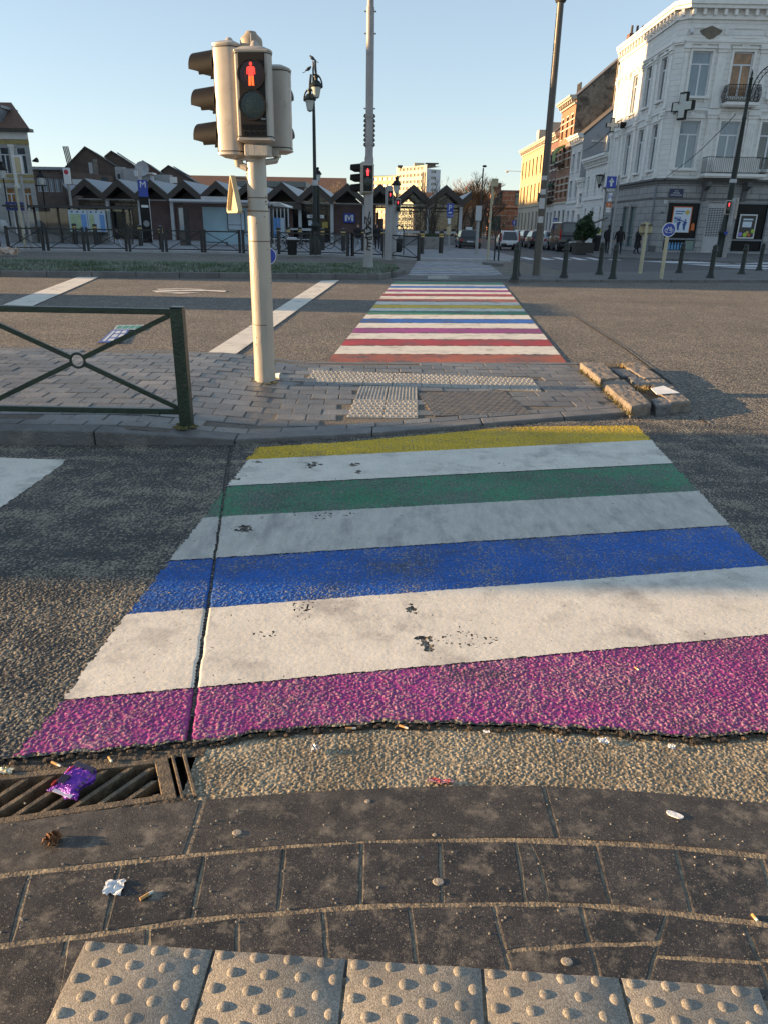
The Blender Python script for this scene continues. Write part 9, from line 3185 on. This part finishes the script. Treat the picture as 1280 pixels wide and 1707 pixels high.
# ---------------------------------------------------------------- unseen buildings and vehicles, added left of the frame to shade the crossing
def block(label, x0, x1, y0, y1, h, wallm):  # unseen building, added and sized for the shade it casts
 t = thing('brick_building', label, 'building', ((x0 + x1) / 2, (y0 + y1) / 2, 0))
 fr = frame((x1, 0, 0), (0, 1, 0), (1, 0, 0))
 ops = []
 n = max(1, int((y1 - y0) / 2.6))
 for i in range(n):
  c = y0 + (y1 - y0) * (i + .5) / n
  z = 1.0
  while z + 2.2 < h:
   ops.append((c - .5, c + .5, z, z + 1.7))
   z += 3.0
 part(t, 'wall', wallm, lambda mb: (wall_open(mb, fr, y0, y1, 0, h, ops, .2), mb.add([(x0, y0, 0), (x1, y0, 0), (x1, y0, h), (x0, y0, h), (x0, y1, 0), (x1, y1, 0), (x1, y1, h), (x0, y1, h)], [(0, 1, 2, 3), (5, 4, 7, 6), (4, 0, 3, 7)])))
 part(t, 'glazing', M_pane, lambda mb: mb.box(x1 - .24, x1 - .21, y0 + .1, y1 - .1, .5, h - .4))
 part(t, 'roof', M_slate, lambda mb: mb.box(x0 - .2, x1 + .2, y0, y1, h, h + .25))
block('unseen brick building added left of the median for its shade', -56, -40, 20.3, 41, 12.2, M_brick_r)
block('unseen tall grey building added left of the square for its shade', -60, -42, 41.02, 58.3, 23.0, M_lb)
block('unseen grey building added behind the square for its shade', -62, -43, 58.32, 74.0, 18.5, M_lb)
block('unseen brick building added far left of the side street for its shade', -76, -62, 74.02, 90.2, 21.5, M_brick_r)
block('unseen low brick building added far left for its shade', -76, -64, 90.22, 118.0, 17.2, M_brick_d)
def wheel(parent, c, r, w, axis='y'):
 d = Vector((0, 1, 0)) if axis == 'y' else Vector((1, 0, 0))
 w_ = part(parent, 'wheel', M_seam, lambda mb: mb.cyl(c - d * w / 2, c + d * w / 2, r, r, 18))
 part(w_, 'rim', M_greyer, lambda mb: mb.cyl(c - d * (w / 2 + .01), c + d * (w / 2 + .01), r * .6, r * .6, 14))
def lorry(label, x0, x1, y0, y1, h, cab):  # unseen vehicle, added so its shadow falls across a lane
 t = thing('lorry', label, 'lorry', ((x0 + x1) / 2, (y0 + y1) / 2, 0))
 part(t, 'cargo_box', M_wpaint, lambda mb: mb.box(x0, x1 - cab, y0, y1, .75 if h > 2.5 else .4, h), bevel=.05)
 part(t, 'cab', M_greyer, lambda mb: mb.hexa([(x1 - cab + .03, y0 + .05, .4), (x1, y0 + .05, .4), (x1, y1 - .05, .4), (x1 - cab + .03, y1 - .05, .4)], [(x1 - cab + .03, y0 + .1, h * .85), (x1 - .5, y0 + .1, h * .85), (x1 - .5, y1 - .1, h * .85), (x1 - cab + .03, y1 - .1, h * .85)]), bevel=.05)
 part(t, 'chassis', M_seam, lambda mb: mb.box(x0 + .2, x1 - .1, y0 + .3, y1 - .3, .35, .72))
 for x in (x0 + 1.0, x1 - .9):
  for y in (y0 + .2, y1 - .2):
   wheel(t, Vector((x, y, .42)), .42, .3)
lorry('unseen white box truck added to shade a band of the near lane', -23, -14.5, 2.78, 5.43, 3.3, 1.8)
lorry('unseen white van added to shade a band of the far lane', -17.5, -11.5, 13.4, 15.75, 2.6, 1.6)
